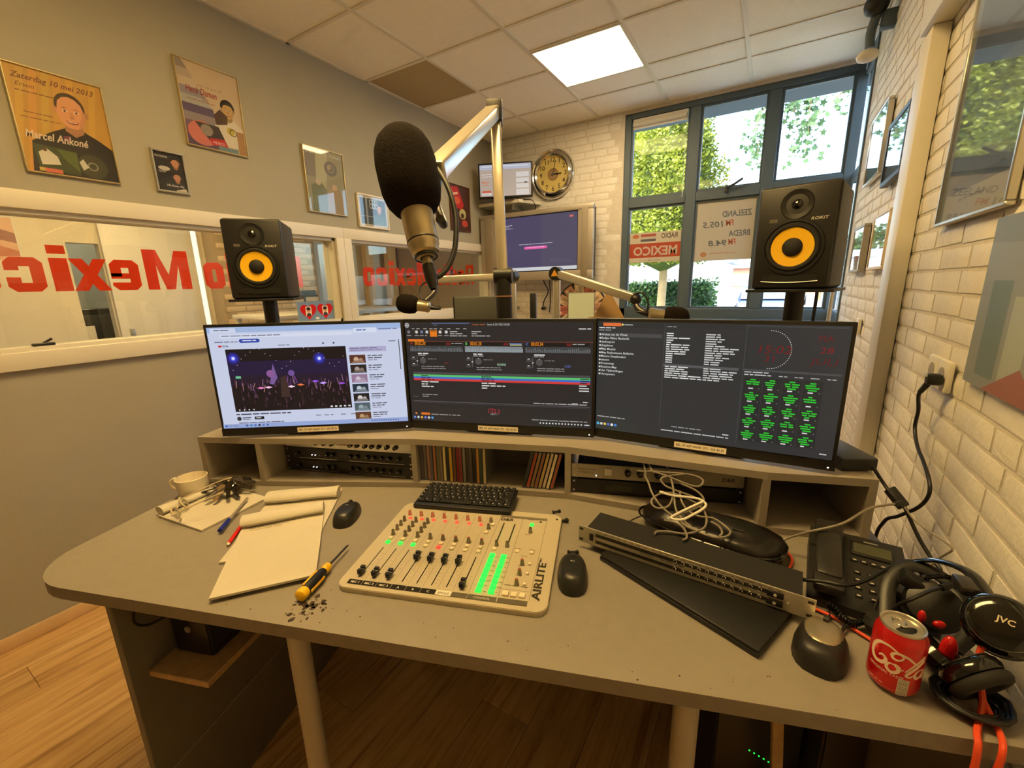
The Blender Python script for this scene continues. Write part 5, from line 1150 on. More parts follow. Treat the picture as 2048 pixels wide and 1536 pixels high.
def btn(nm, m, s=.0052, hh=.0042): return MB().rb(-s, -s, 0, s, s, hh, .001, 1).mesh(nm, m)
bw = btn('button', mat('button_ivory', (226, 214, 186), .45)); bg_ = btn('lit_button', M_led_g); br_ = btn('lit_button', M_led_r)
for x in MX_[:3]: inst(bg_, 'lit_button', cs, T(x+.001, .1695, PZ)); inst(bw, 'button', cs, T(x, .187, PZ))
for x in MX_[3:]:
    inst(bw, 'button', cs, T(x, .187, PZ)); inst(br_ if abs(x-MX_[4]) < .001 else bw, 'lit_button' if abs(x-MX_[4]) < .001 else 'button', cs, T(x, .170, PZ))
rl = MB().lathe([(.0052, 0), (.0052, .0025), (.003, .004), (0, .0043)], 14).mesh('lit_button', M_led_r)
for k, x in enumerate(MX_[:7]): inst(rl, 'lit_button', cs, T(x+.0085, .287, PZ))
inst(bw, 'button', cs, T(.285, .291, PZ)); inst(bw, 'button', cs, T(.276, .252, PZ)); inst(bw, 'button', cs, T(.314, .187, PZ))
inst(bg_, 'lit_button', cs, T(.389, .307, PZ))
for x, y in ((.371, .187), (.407, .187)): inst(bw, 'button', cs, T(x, y, PZ))
bs = btn('button', MATS['button_ivory'], .0036); bb_ = btn('button', MATS['button_ivory'], .0066)
for y in (.144, .110, .075): inst(bs, 'button', cs, T(.409, y, PZ))
for x in (.374, .392, .410): inst(bb_, 'button', cs, T(x, .040, PZ))
bgl = btn('lit_button', M_led_g, .0062, .005)
for k in range(8):
    for x in (.3155, .3435): inst(bgl, 'lit_button', cs, T(x, .16-.0171*k, PZ))
led = MB().bx(-.0014, -.0011, 0, .0014, .0011, .0006).mesh('meter_led', M_led_g)
for x in (.313, .343):
    for k in range(17): inst(led, 'meter_led', cs, T(x, .228+.0033*k, PZ+.0002))
fd = MB().rb(-.0055, -.011, .004, .0055, .011, .0125, .0015, 1).rb(-.0055, -.011, .0125, .0055, -.0025, .016, .001, 1).rb(-.0055, .0025, .0125, .0055, .011, .016, .001, 1).bx(-.001, -.004, -.004, .001, .004, .004).mesh('fader_cap', M_black)
fl_ = MB().bx(-.0056, -.0006, .0126, .0056, .0006, .0129).mesh('fader_line', M_white)
for x, y in zip(MX_, (.048, .048, .048, .120, .120, .120, .121, .046)): f = inst(fd, 'fader_cap', cs, T(x, y, PZ)); inst(fl_, 'fader_line', f)
# ---- keyboard
kb = thing('keyboard', 'compact black keyboard lying on the top of the mixing console', 'keyboard', D(.062, .447, H+PZ+.0006, math.radians(1.2)) @ Matrix.Rotation(math.radians(2.0), 4, 'X'))
MB().rb(0, 0, 0, .292, .128, .013, .004).build('housing', M_black, kb)
MB().rb(.02, .11, -.0125, .04, .122, .001, .002).rb(.252, .11, -.0125, .272, .122, .001, .002).build('rear_feet', M_black, kb)
rowsk = [[1]*15, [1]*13+[2], [1.5]+[1]*12+[1.5], [1.75]+[1]*11+[2.25], [2.25]+[1]*10+[1.75, 1], [1.25, 1.25, 1.25, 5.25, 1, 1, 1, 1, 1, 1]]
cache = {}; M_key = mat('key_black', (30, 30, 31), .45); unit = .280/15.0
mk = MB()
for ri, rw in enumerate(rowsk):
    x = .006; y = .1095-ri*.0188; tot = sum(rw); sc_k = 15.0/tot
    for wd in rw:
        ww = wd*unit*sc_k; key = round(ww, 4)
        if key not in cache: cache[key] = MB().rb(.0008, .0008, 0, ww-.0008, .0172, .0055, .0012, 1).mesh('key', M_key)
        inst(cache[key], 'key', kb, T(x, y, .0128))
        if not (ri == 5 and wd > 3): mk.bx(x+.003, y+.010, .0184, x+.003+min(.0035, ww*.3), y+.0135, .0186)
        x += ww
mk.build('key_legends', mat('key_legend', (206, 204, 198), .5), kb)
# ---- mice
def mouse_body(L, W_, Hh, flare=.0):
    rings = []; n = 20; m = 12
    for i in range(m+1):
        t = i/m; z = Hh*math.sin(t*PI/2); k = math.cos(t*PI/2)**.42 if i < m else .02
        ring = []
        for j in range(n):
            a = 2*PI*j/n; c, s = math.cos(a), math.sin(a)
            x = W_/2*math.copysign(abs(c)**.75, c)*(1-.10*(s > 0)*abs(s)+flare*(s < 0)*abs(s)*.3); y = L/2*math.copysign(abs(s)**.8, s)
            ring.append((x*k, y*k-.01*(1-k), z*(1-.18*s*(1 if s > 0 else .5)*k)))
        rings.append(ring)
    return MB().loft(rings, caps=True)
def mouse(label, u, v, r, L, W_, Hh):
    t = thing('computer_mouse', label, 'mouse', D(u, v, H+.0008, r), 'computer mice')
    mouse_body(L, W_, Hh).build('shell', mat('mouse_black', (34, 34, 33), .38), t)
    MB().cyl((-.0035, L*.25, Hh*.84), (.0035, L*.25, Hh*.84), .008, n=14).build('scroll_wheel', M_blackm, t)
    p = Print(.012, .006); p.text('Rii', .006, .005, .006, (206, 204, 198), 'c', .01, fit=.009)
    p.build('logo', PRNM, t).matrix_local = T(-.006, L*.02, Hh+.0003)
    return t
mouse('black wireless mouse between the writing pads and the console', -.113, .385, math.radians(13), .122, .066, .036)
mouse('black wireless mouse just right of the mixing console', .541, .243, math.radians(4), .128, .068, .037)
t = thing('computer_mouse', 'silver and black wired mouse beside the red can', 'mouse', D(.983, .124, H+.0008, math.radians(-30)), 'computer mice')
mouse_body(.125, .082, .040).build('shell', mat('mouse_dark', (30, 28, 26), .45), t)
q = mouse_body(.110, .070, .039); q.v = [Vector((v.x, v.y+.012, v.z+.0035)) for v in q.v]; q.build('silver_cover', mat('mouse_silver', (176, 164, 140), .3, .7), t)
MB().cyl((-.004, .042, .036), (.004, .042, .036), .009, n=14).build('scroll_wheel', M_black, t)
MB().tube(smooth_pts([(0, .058, .014), (.005, .085, .008), (.002, .12, .006), (.016, .15, .006)], 6), .002, 6).build('cord', M_cable, t)
# ---- small black parts
def stud(label, u, v, r, s=1.0):
    t = thing('rubber_stud', label, 'stud', D(u, v, H+.006*s, r) @ Matrix.Rotation(PI/2, 4, 'Y'), 'black rubber studs')
    MB().lathe([(0, -.015), (.005, -.015), (.006, -.012), (.003, -.008), (.003, .006), (.0055, .009), (.0055, .014), (0, .015)], 12, M=Matrix.Scale(s, 4)).build('body', M_blackm, t)
    MB().cyl((0, 0, .015*s), (0, 0, .017*s), .002*s, n=8).build('tip', M_black, t)
stud('smaller black rubber stud near the riser front', .476, .512, .5, .8); stud('larger black rubber stud beside the console corner', .497, .462, .35, 1.15); stud('black rubber stud at the nose of the second mouse', .536, .328, .2, .9)
# ---- writing pads
def pad(label, u, v, ang, w, h, th, z, roll, lines=True, rollr=.015, rolldir='y', hand=False, tilt=0):
    t = thing('writing_pad', label, 'notepad', D(u, v, z, math.radians(ang)), 'paper pads on the desk')
    MB().rb(0, 0, 0, w, h, th, .0006, 1).build('sheets', M_paper, t)
    if lines:
        p = Print(w, h)
        for k in range(int(h/.0085)-3): p.rect(.006, .02+.0085*k, w-.004, .0204+.0085*k, (176, 156, 128))
        if hand:
            for k, (a, b) in enumerate(((.02, .17), (.02, .13), (.02, .1), (.025, .08))): p.words(a, .055+.009*k, b, .004, (110, 90, 76), 70+k)
        p.build('ruling', PRNM, t).matrix_local = T(0, 0, th+.0001)
    if roll:
        rg = []; n = 16
        for x in [w*i/6 for i in range(7)]:
            ring = []
            for j in range(n):
                a = -PI/2+2*PI*j/n; k = 1+.08*math.sin(x*30)
                ring.append((x, h-.045+rollr*1.55*math.cos(a)*k, th+rollr*.82+rollr*.8*math.sin(a)*k))
            rg.append(ring)
        MB().loft(rg, caps=True).build('folded_pages', M_paper, t)
        MB().bx(.002, h-.06, th, w-.002, h, th+.002).build('binding', mat('pad_glue', (206, 190, 160), .7), t)
    return t
pad('loose pad of folded sheets under the keys and the clear glasses', -.672, .288, -12, .205, .20, .006, H+.0008, False)
t = thing('rolled_sheets', 'curled paper sheets along the side of the loose pad', 'paper', D(-.668, .292, H+.008, math.radians(78)))
rg = []
for i in range(9):
    x = .205*i/8; r0 = .012-.006*i/8
    rg.append([(x, r0*1.7*math.cos(2*PI*j/14), r0*1.02+r0*math.sin(2*PI*j/14)) for j in range(14)])
MB().loft(rg).build('curl', M_paper, t); MB().bx(0, -.03, -.0012, .2, 0, -.0004).build('flap', M_paper, t)
pad('middle writing pad with its top pages folded over, partly covered', -.300, .135, 20.8, .21, .345, .006, H+.0008, True, True, .018)
pad('ruled writing pad with handwriting and folded pages, nearest the front edge', -.204, .02, 32.0, .207, .345, .006, H+.0085, True, True, .016, hand=True)
t = thing('ballpoint_pen', 'clear ballpoint pen with a blue cap on the papers', 'pen', D(-.409, .245, H+.012, math.radians(21.7)))
MB().cyl((0, .05, .001), (0, .175, .005), .0036, n=8).build('barrel', mat('pen_clear', (150, 140, 128), .2), t); MB().cyl((0, 0, 0), (0, .055, .0015), .0062, .0052, n=10).rb(-.0015, .0, .005, .0015, .05, .0085, .001, 1).build('cap', mat('pen_blue', (32, 44, 150), .35), t); MB().cyl((0, .06, .001), (0, .17, .005), .0015, n=6).build('refill', mat('ink_dark', (40, 36, 50), .4), t)
t = thing('red_marker', 'red pen half hidden under the front writing pad', 'pen', D(-.342, .205, H+.006, math.radians(25)))
MB().cyl((0, 0, 0), (0, .09, 0), .0052, n=10).build('barrel', mat('marker_red', (206, 34, 28), .35), t); MB().cyl((0, -.006, 0), (0, 0, 0), .002, .005, n=10).build('tip', M_white, t)
# screwdriver
t = thing('screwdriver', 'black and yellow handled screwdriver beside the writing pad', 'screwdriver', D(-.016, .058, H+.0142, math.radians(1.5)) @ Matrix.Rotation(-PI/2, 4, 'X'))
M_yel = mat('yellow_grip', (236, 184, 22), .4)
MB().lathe([(0, 0), (.008, .0005), (.0125, .004), (.0135, .012), (.0125, .02)], 18).build('handle_end', M_yel, t)
MB().lathe([(.0125, .02), (.0138, .035), (.0138, .06), (.011, .078), (.0085, .086)], 18).build('grip', M_black, t)
for a in (-.4, 1.7, 3.8): MB().rb(-.0035, .0115, .022, .0035, .0146, .07, .001, 1, M=Matrix.Rotation(a+PI, 4, 'Z')).build('grip_inlay', M_yel, t)
MB().lathe([(.0085, .086), (.0108, .092), (.0095, .104), (.005, .108)], 18).build('collar', M_yel, t)
MB().cyl((0, 0, .105), (0, 0, .178), .0026, n=10).bx(-.0028, -.0008, .176, .0028, .0008, .186).build('blade', M_steel, t)
# mug
t = thing('coffee_mug', 'wide white coffee cup on the rounded desk end', 'mug', D(-.699, .428, H+.0005, 0)); MUG = t
M_cer = mat('ceramic_cream', (232, 222, 202), .3, coat=.3)
MB().lathe([(0, .004), (.026, .004), (.028, 0), (.034, .001), (.040, .012), (.0435, .035), (.0445, .062), (.0425, .0625), (.041, .045), (.037, .012), (0, .009)], 32).build('bowl', M_cer, t)
MB().tube(smooth_pts([(-.041, -.008, .052), (-.056, -.012, .054), (-.068, -.015, .042), (-.062, -.013, .024), (-.041, -.009, .018)], 6), .0052, 10).build('handle', M_cer, t)
MB().cyl((0, 0, .0092), (0, 0, .0105), .036, n=24).build('coffee_rest', mat('coffee', (96, 66, 40), .2), t)
# keys
t = thing('key_bunch', 'bunch of metal keys on a ring lying on the papers', 'keys', D(-.572, .440, H+.0095) @ Matrix.Scale(1.35, 4))
M_brass = mat('key_metal', (150, 128, 96), .28, .95); M_key2 = mat('key_dark', (70, 62, 54), .3, .9)
MB().tube([(.016*math.cos(a), .016*math.sin(a), .022+.006*math.sin(a)) for a in [i*2*PI/20 for i in range(20)]], .0016, 6, closed=True).build('ring', M_chrome, t)
r = random.Random(21)
for k in range(14):
    a = -2.6+k*.44+r.uniform(-.1, .1); tl = r.uniform(-.38, -.1); z0 = .008+.002*(k % 5)+.006
    Mk = T(.010*math.cos(a), .010*math.sin(a), z0+.006) @ RZ(a) @ Matrix.Rotation(-tl, 4, 'Y') @ Matrix.Rotation(r.uniform(-.8, .8), 4, 'X')
    m = MB().prism(rrect(0, -.011, .022, .011, .008, 4), -.001, .001, M=Mk).bx(.021, -.0036, -.001, .048, .0036, .001, M=Mk)
    for j in range(4): m.bx(.026+.0052*j, .0036, -.001, .029+.0052*j, .0052+.0012*(j % 2), .001, M=Mk)
    m.build('key', (M_key2, M_steel, M_key2, M_brass)[k % 4], t)
MB().rb(-.035, .02, .004, .01, .045, .02, .005, M=RZ(.4)).build('fob', M_blackm, t)
# clear glasses
M_clear = mat('clear_acetate', (206, 190, 162), .12, spec=.8)
t = thing('eyeglasses', 'clear framed glasses lying folded open on the loose pad', 'glasses', D(-.598, .310, H+.010, math.radians(-56)) @ Matrix.Rotation(.5, 4, 'X'))
for s in (-1, 1): MB().tube([(s*.034+.024*math.cos(a), 0.006*math.cos(a), .021+.019*math.sin(a)) for a in [i*2*PI/24 for i in range(24)]], .0022, 6, closed=True).build('rim', M_clear, t)
MB().tube(smooth_pts([(-.011, 0, .026), (0, .001, .031), (.011, 0, .026)], 4), .002, 6).build('bridge', M_clear, t)
for s in (-1, 1): MB().tube(smooth_pts([(s*.058, 0, .027), (s*.06, .04, .022), (s*.058, .10, .012), (s*.052, .135, .002)], 5), .0019, 6).build('temple', M_clear, t)
for s in (-1, 1): MB().bx(s*.034-.02, -.0005, .006, s*.034+.02, .0005, .036).build('lens', thin_glass('lens_glass', (246, 246, 244)), t)
# ---- patch bay, closed laptop, pouch
t = thing('closed_laptop', 'closed black laptop lying under the patch bay', 'laptop', D(.872, .086, H+.0006, math.radians(49.8)))
MB().rb(0, 0, 0, .148, .357, .010, .003).build('base', M_black, t); MB().rb(.001, .001, .0104, .147, .356, .0165, .0028).build('lid', M_black, t)
t = thing('patch_bay', 'silver fronted patch bay lying across the closed laptop', 'patch bay', D(.547, .360, H+.0178, math.radians(-22.2)))
M_pb = mat('patchbay_silver', (190, 184, 168), .38, .55)
MB().rb(0, 0, 0, .4826, .003, .0437, .0006, 1).build('front_panel', M_pb, t); MB().bx(.022, .003, .001, .4606, .085, .0425).build('chassis', M_blackm, t)
for x in (.008, .4746):
    for z in (.008, .036): MB().rb(x-.005, -.0004, z-.003, x+.005, 0, z+.003, .002, 2).build('mounting_slot', M_black, t)
hole = MB().cyl((0, 0, 0), (0, -.0012, 0), .0032, n=10).mesh('jack', M_black); ring_ = MB().tube([(.0035*math.cos(a), -.0012, .0035*math.sin(a)) for a in [i*2*PI/10 for i in range(10)]], .0006, 5, closed=True).mesh('nut', M_chrome)
for z in (.0125, .030):
    MB().bx(.045, -.0003, z-.0042, .432, 0, z+.0042).build('jack_strip', mat('strip_dark', (46, 44, 36), .5), t)
    for k in range(24):
        j = inst(hole, 'jack', t, T(.054+.0161*k, -.0004, z))
        if k > 10: inst(ring_, 'nut', j)
for z in (.0125, .030): MB().rb(.404, -.004, z-.006, .432, 0, z+.006, .001).build('socket_block', M_black, t); MB().cyl((.418, -.004, z), (.418, -.0048, z), .003, n=10).build('jack_centre', M_white, t)
MB().rb(.030, -.003, .013, .040, 0, .031, .001).build('badge', M_black, t); MB().cyl((.440, 0, .022), (.440, -.003, .022), .003, n=8).build('thumb_screw', M_chrome, t)
p = Print(.4826, .0437); p.text('PATCHBAY', .155, .0235, .006, (70, 66, 56), 'l', .01); p.words(.2, .020, .05, .004, (90, 86, 76), 3)
for k in range(24): p.words(.051+.0161*k, .004, .007, .003, (96, 92, 80), k)
p.build('label_print', PRN, t).matrix_local = MX((0, -.0004, 0), (1, 0, 0), (0, 0, 1))
t = thing('zip_pouch', 'glossy black zipped pouch under the tangle of grey cables', 'pouch', D(.858, .432, H+.0178, math.radians(-24)))
rg = []
for z, k in ((0, .93), (.008, 1), (.022, 1.0), (.036, .93), (.046, .78), (.052, .5), (.054, .08)):
    ring = []
    for j in range(36):
        a = 2*PI*j/36; c, s = math.cos(a), math.sin(a); wob = 1+.04*math.sin(3*a+1)+.03*math.sin(5*a)
        ring.append((.165*k*math.copysign(abs(c)**.7, c)*wob, .066*k*math.copysign(abs(s)**.75, s)*wob*(1+.25*c), z*(1+.25*math.sin(a*2+.5)*(1-k))))
    rg.append(ring)
MB().loft(rg).build('body', mat('pouch_leather', (24, 20, 17), .28, bump=.2, bscale=60), t)
MB().tube([(.167*math.copysign(abs(math.cos(a))**.7, math.cos(a)), .068*math.copysign(abs(math.sin(a))**.75, math.sin(a))*(1+.25*math.cos(a)), .024) for a in [i*2*PI/40 for i in range(40)]], .0028, 6, closed=True).build('piping', M_gloss, t)
MB().rb(.06, -.02, .050, .085, -.004, .054, .002).build('zip_pull', M_steel, t)
# cable tangle
LOOPS = {
'g1': [(0.697, 0.540, 0.985), (0.714, 0.527, 0.99), (0.739, 0.527, 0.992), (0.769, 0.525, 0.992), (0.805, 0.525, 0.992), (0.829, 0.522, 0.992), (0.851, 0.512, 0.990), (0.858, 0.498, 0.986), (0.846, 0.481, 0.980), (0.827, 0.481, 0.980), (0.800, 0.491, 0.985), (0.770, 0.508, 0.990), (0.746, 0.520, 0.992), (0.736, 0.531, 0.990), (.73, .60, .985)],
'g2': [(0.824, 0.525, 0.992), (0.793, 0.515, 0.991), (0.762, 0.502, 0.989), (0.753, 0.490, 0.985), (0.764, 0.474, 0.977), (0.796, 0.461, 0.970), (0.827, 0.451, 0.964), (0.845, 0.437, 0.957)],
'g4': [(.717, .60, .985), (0.717, 0.530, 0.990), (0.715, 0.506, 0.986), (0.721, 0.482, 0.979), (0.728, 0.453, 0.965), (0.741, 0.428, 0.952), (0.760, 0.407, 0.941), (0.782, 0.390, 0.932), (0.802, 0.371, 0.926), (0.820, 0.360, 0.925)],
'g5': [(0.801, 0.484, 0.982), (0.830, 0.472, 0.975), (0.846, 0.457, 0.968), (0.850, 0.442, 0.960), (0.839, 0.429, 0.953), (0.812, 0.414, 0.945), (0.789, 0.404, 0.940)],
'g6': [(0.745, 0.454, 0.966), (0.776, 0.457, 0.967), (0.808, 0.446, 0.962), (0.829, 0.436, 0.956), (0.843, 0.422, 0.949), (0.849, 0.403, 0.939), (0.842, 0.377, 0.928), (0.822, 0.362, 0.922), (0.791, 0.353, 0.918), (0.756, 0.356, 0.918), (0.732, 0.353, 0.917), (0.724, 0.341, 0.916)],
'g7': [(0.778, 0.449, 0.963), (0.771, 0.431, 0.954), (0.758, 0.417, 0.947), (0.737, 0.414, 0.945), (0.726, 0.422, 0.949), (0.726, 0.434, 0.956), (0.740, 0.448, 0.963), (0.757, 0.455, 0.967)],
'g8': [(0.750, 0.385, 0.930), (0.773, 0.382, 0.929), (0.789, 0.370, 0.926), (0.796, 0.353, 0.920), (0.794, 0.337, 0.917), (0.784, 0.329, 0.916)],
'g9': [(0.796, 0.464, 0.971), (0.797, 0.438, 0.958), (0.808, 0.416, 0.946), (0.831, 0.402, 0.939), (0.863, 0.400, 0.938), (0.884, 0.383, 0.932), (0.893, 0.364, 0.928), (0.883, 0.350, 0.924), (0.863, 0.343, 0.922), (0.841, 0.349, 0.922), (0.826, 0.358, 0.922)],
'g10': [(0.780, 0.60, 0.985), (0.780, 0.486, 0.983), (0.781, 0.452, 0.965), (0.781, 0.417, 0.946), (0.792, 0.393, 0.934), (0.810, 0.370, 0.926), (0.821, 0.358, 0.924)],
'g11': [(0.857, 0.390, 0.934), (0.872, 0.378, 0.930), (0.875, 0.360, 0.926), (0.866, 0.347, 0.922)]}
t = thing('cable_tangle', 'tangle of grey cables spilling from the riser over the pouch', 'cables', D(0, 0, 0))
for k, v in LOOPS.items(): MB().tube(smooth_pts(v, 6), .0026, 8).build('cord', M_gcable, t)
t = thing('white_cable', 'white cable looped within the grey tangle', 'cable', D(0, 0, 0))
MB().tube(smooth_pts([(0.752, 0.451, 0.969), (0.780, 0.445, 0.966), (0.812, 0.444, 0.966), (0.839, 0.441, 0.964), (0.852, 0.430, 0.958), (0.844, 0.417, 0.952), (0.819, 0.401, 0.943), (0.791, 0.386, 0.935), (0.766, 0.388, 0.936), (0.788, 0.403, 0.944), (0.818, 0.420, 0.953), (0.847, 0.435, 0.962)], 6), .003, 8).build('cord', M_wcable, t)
MB().cyl((.746, .453, .970), (.756, .450, .969), .004, n=8).build('plug', M_wcable, t)
t = thing('small_remote', 'small black clip with a cord behind the patch bay', 'clip', D(.640, .445, H+.0006, .4))
MB().rb(-.022, -.009, 0, .022, .009, .012, .004).build('body', M_gloss, t); MB().tube(smooth_pts([(.02, 0, .006), (.05, .01, .02), (.09, -.01, .045), (.14, -.05, .066)], 5), .002, 6).build('cord', M_cable, t)
# ---- desk telephone
t = thing('desk_telephone', 'black desk telephone with handset beside the brick wall', 'telephone', D(1.012, .252, H+.0006, math.radians(-23)))
PW, PDp = .168, .232
def wedge(m, x0, y0, x1, y1, zb0, zb1): return m.add([(x0, y0, 0), (x1, y0, 0), (x1, y1, 0), (x0, y1, 0), (x0, y0, zb0), (x1, y0, zb0), (x1, y1, zb1), (x0, y1, zb1)], [(0, 3, 2, 1), (4, 5, 6, 7), (0, 1, 5, 4), (1, 2, 6, 5), (2, 3, 7, 6), (3, 0, 4, 7)])
wedge(MB(), 0, 0, PW, PDp, .018, .055).build('base', mat('phone_black', (34, 33, 31), .45), t)
sl_ = math.atan2(.037, PDp); PT = T(0, 0, .018) @ Matrix.Rotation(sl_, 4, 'X')
hs = MB()
hs.rb(.006, .0, .012, .06, .06, .036, .01, M=PT).rb(.006, .165, .012, .06, .228, .036, .01, M=PT).rb(.010, .03, .022, .056, .20, .042, .009, M=PT)
hs.build('handset', mat('handset_black', (40, 38, 36), .35), t)
MB().rb(.075, .165, .0, .150, .212, .004, .002, M=PT).build('display_frame', M_black, t)
MB().bx(.08, .172, .004, .145, .205, .0046, M=PT).build('display', mat('lcd_green', (70, 72, 48), .15), t)
ky = MB().rb(0, 0, 0, .0125, .009, .003, .001, 1).mesh('phone_key', M_black); kp = MB().bx(.003, .003, .003, .009, .006, .0033).mesh('key_mark', mat('key_mark', (206, 200, 184), .5))
for i in range(3):
    for j in range(4): k = inst(ky, 'phone_key', t, PT @ T(.078+.023*i, .035+.023*j, 0)); inst(kp, 'key_mark', k)
for i in range(5): k = inst(ky, 'phone_key', t, PT @ T(.075+.016*i, .142, 0)); inst(kp, 'key_mark', k)
MB().bx(.10, .218, .0, .125, .222, .0006, M=PT).build('brand_strip', M_alu, t)
co = []
for i in range(150):
    a = i*.75; s_ = i/149; c = Vector((.03+.075*s_, -.004-.034*math.sin(s_*PI), .016+.004*math.sin(s_*9))); co.append(c+Vector((.002*math.sin(a), .0075*math.cos(a), .0075*math.sin(a))))
MB().tube(co, .0018, 5).build('coiled_cord', M_gloss, t)
def cable(label, pts, r=.0035, m=None, name='cable', ends=None):
    t = thing(name, label, 'cable', D(0, 0, 0)); MB().tube(smooth_pts(pts, 7), r, 8).build('cord', m or M_cable, t)
    e = Vector(pts[0]); f = Vector(pts[1]); d = (e-f).normalized()
    MB().cyl(e-d*.004, e+d*.016, r*1.9, r*1.7, n=10).build('plug', M_black, t)
    return t
cable('thin grey cable arching over the telephone handset to the wall', [(1.262, .452, .985), (1.20, .43, .98), (1.131, .384, .965), (1.106, .385, .950), (1.079, .387, .938), (1.061, .400, .92), (1.03, .416, .89), (1.0, .396, .876), (.994, .361, .868), (.997, .327, .872), (1.006, .29, .89)], .0028, M_gcable)
cable('thick black cable curving across the telephone keys', [(1.003, .371, .862), (.994, .31, .872), (.998, .262, .895), (1.031, .234, .915), (1.056, .222, .92), (1.091, .234, .922), (1.143, .265, .930), (1.178, .283, .94), (1.205, .29, .94), (1.228, .284, .91), (1.24, .27, .88)], .0038)
cable('thin black cable beside the telephone keypad', [(1.21, .25, .93), (1.19, .245, .94), (1.173, .253, .93), (1.153, .248, .92), (1.129, .233, .912), (1.11, .215, .88)], .0022)
cable('black cable passing behind the red can', [(1.19, .19, .96), (1.167, .183, .955), (1.137, .175, .94), (1.126, .187, .915), (1.115, .195, .88), (1.06, .19, .862), (1.02, .15, .858)], .003)
cable('orange cable looping beside the telephone', [(.985, .46, .856), (1.003, .452, .856), (1.02, .439, .856), (1.035, .421, .856), (1.04, .397, .856), (1.03, .37, .856), (1.012, .342, .856), (1.0, .31, .856), (.99, .285, .856)], .003, M_orange)
cable('orange cable running behind the silver mouse to the can', [(1.012, .232, .856), (1.028, .222, .856), (1.047, .207, .856), (1.064, .185, .856), (1.09, .15, .856)], .003, M_orange)
# wall plug cable and power brick hanging by the wall (world frame)
t = thing('power_cable', 'black power cable hanging from the brick wall socket', 'cable')
MB().tube(smooth_pts([(.384, 1.484, 1.224), (.376, 1.492, 1.205), (.372, 1.502, 1.18), (.385, 1.532, 1.132), (.39, 1.552, 1.078), (.39, 1.504, 1.04), (.39, 1.426, 1.017), (.39, 1.366, .992), (.39, 1.352, .959), (.385, 1.386, .909), (.36, 1.42, .86), (.34, 1.45, .82), (.34, 1.5, .7), (.36, 1.52, .3), (.36, 1.5, .012)], 7), .0045, 8).build('cord', M_cable, t)
MB().rb(.372, 1.462, 1.216, .405, 1.49, 1.246, .008).cyl((.384, 1.484, 1.224), (.372, 1.497, 1.19), .0085, .006, n=10).build('plug', M_black, t); MB().rb(.3705, 1.464, 1.238, .3725, 1.488, 1.244, .0008).build('plug_edge', M_alu, t)
t = thing('dock_cable', 'black cable with a small square filter box by the riser end', 'cable')
MB().tube(smooth_pts([(.262, 1.285, 1.036), (.285, 1.272, 1.002), (.30, 1.25, .986), (.315, 1.237, .9776), (.345, 1.201, .916), (.365, 1.175, .884), (.38, 1.147, .856), (.388, 1.13, .7), (.385, 1.15, .3), (.38, 1.16, .012)], 6), .0042, 8).build('cord', M_cable, t)
MB().rb(-.011, -.024, -.009, .011, .024, .009, .003, M=MX((.306, 1.245, .983), (.7, .5, .3), (.55, -.55, -.62))).build('filter_box', M_black, t)
MB().tube(smooth_pts([(.314, 1.236, .976), (.335, 1.19, .955), (.365, 1.13, .952), (.372, 1.11, .948), (.366, 1.122, .925), (.358, 1.14, .89), (.355, 1.13, .862)], 6), .0022, 6).build('thin_cord', M_gcable, t)
t = thing('docking_box', 'flat black box on the riser end beside the monitor', 'box', D(1.214, .628, 1.0204, math.radians(9)))
MB().rb(-.042, -.085, 0, .045, .12, .034, .005).build('housing', mat('dock_grey', (58, 62, 64), .35), t); MB().bx(-.038, -.0856, .004, .041, -.0848, .03).build('front_strip', M_black, t)
# ---- can
t = thing('drink_can', 'opened red cola can near the front of the desk', 'can', D(1.066, .080, H+.0005, math.radians(-14)))
CR, CH = .033, .112
MB().lathe([(.0245, .002), (.029, .005), (CR-.0005, .011), (CR, .016), (CR, CH-.018), (CR-.0015, CH-.013), (CR-.0055, CH-.004)], 40).build('body', mat('can_red', (206, 18, 22), .28, .35, coat=.5), t)
MB().lathe([(0, .006), (.018, .004), (.0245, 0), (.0245, .002)], 32).build('base', mat('can_aluminium', (206, 200, 188), .3, .9), t)
MB().lathe([(CR-.0055, CH-.004), (CR-.0045, CH-.0005), (CR-.0052, CH+.001), (CR-.007, CH), (CR-.0078, CH-.0045), (0, CH-.0045)], 40).build('lid', MATS['can_aluminium'], t)
MB().prism([(.011*math.cos(a)*1.1-.004, .0155*math.sin(a)) for a in [PI*.55+i*PI*.9/10 for i in range(11)]]+[(-.004, -.012), (-.001, 0), (-.004, .012)], CH-.0044, CH-.0038, M=RZ(2.0)).build('mouth_opening', M_gloss, t)
MB().tube([(.006+.0105*math.cos(a), .0072*math.sin(a), CH-.0025) for a in [i*2*PI/20 for i in range(20)]], .0013, 6, closed=True, M=RZ(2.0)).cyl((0, 0, CH-.0044), (0, 0, CH-.002), .003, n=10).build('ring_pull', M_chrome, t)
def wrap(pr, rad, name, m, parent, a0):
    """lay a flat print around the can; x along the circumference, y up"""
    s_ = pr.build(name, m, parent)
    for v in s_.data.vertices:
        a = a0+v.co.x/rad; r_ = rad+.0002+v.co.z*.6; v.co = (r_*math.cos(a), r_*math.sin(a), v.co.y)
    return s_
p = Print(.11, CH); CWT = (240, 214, 190)
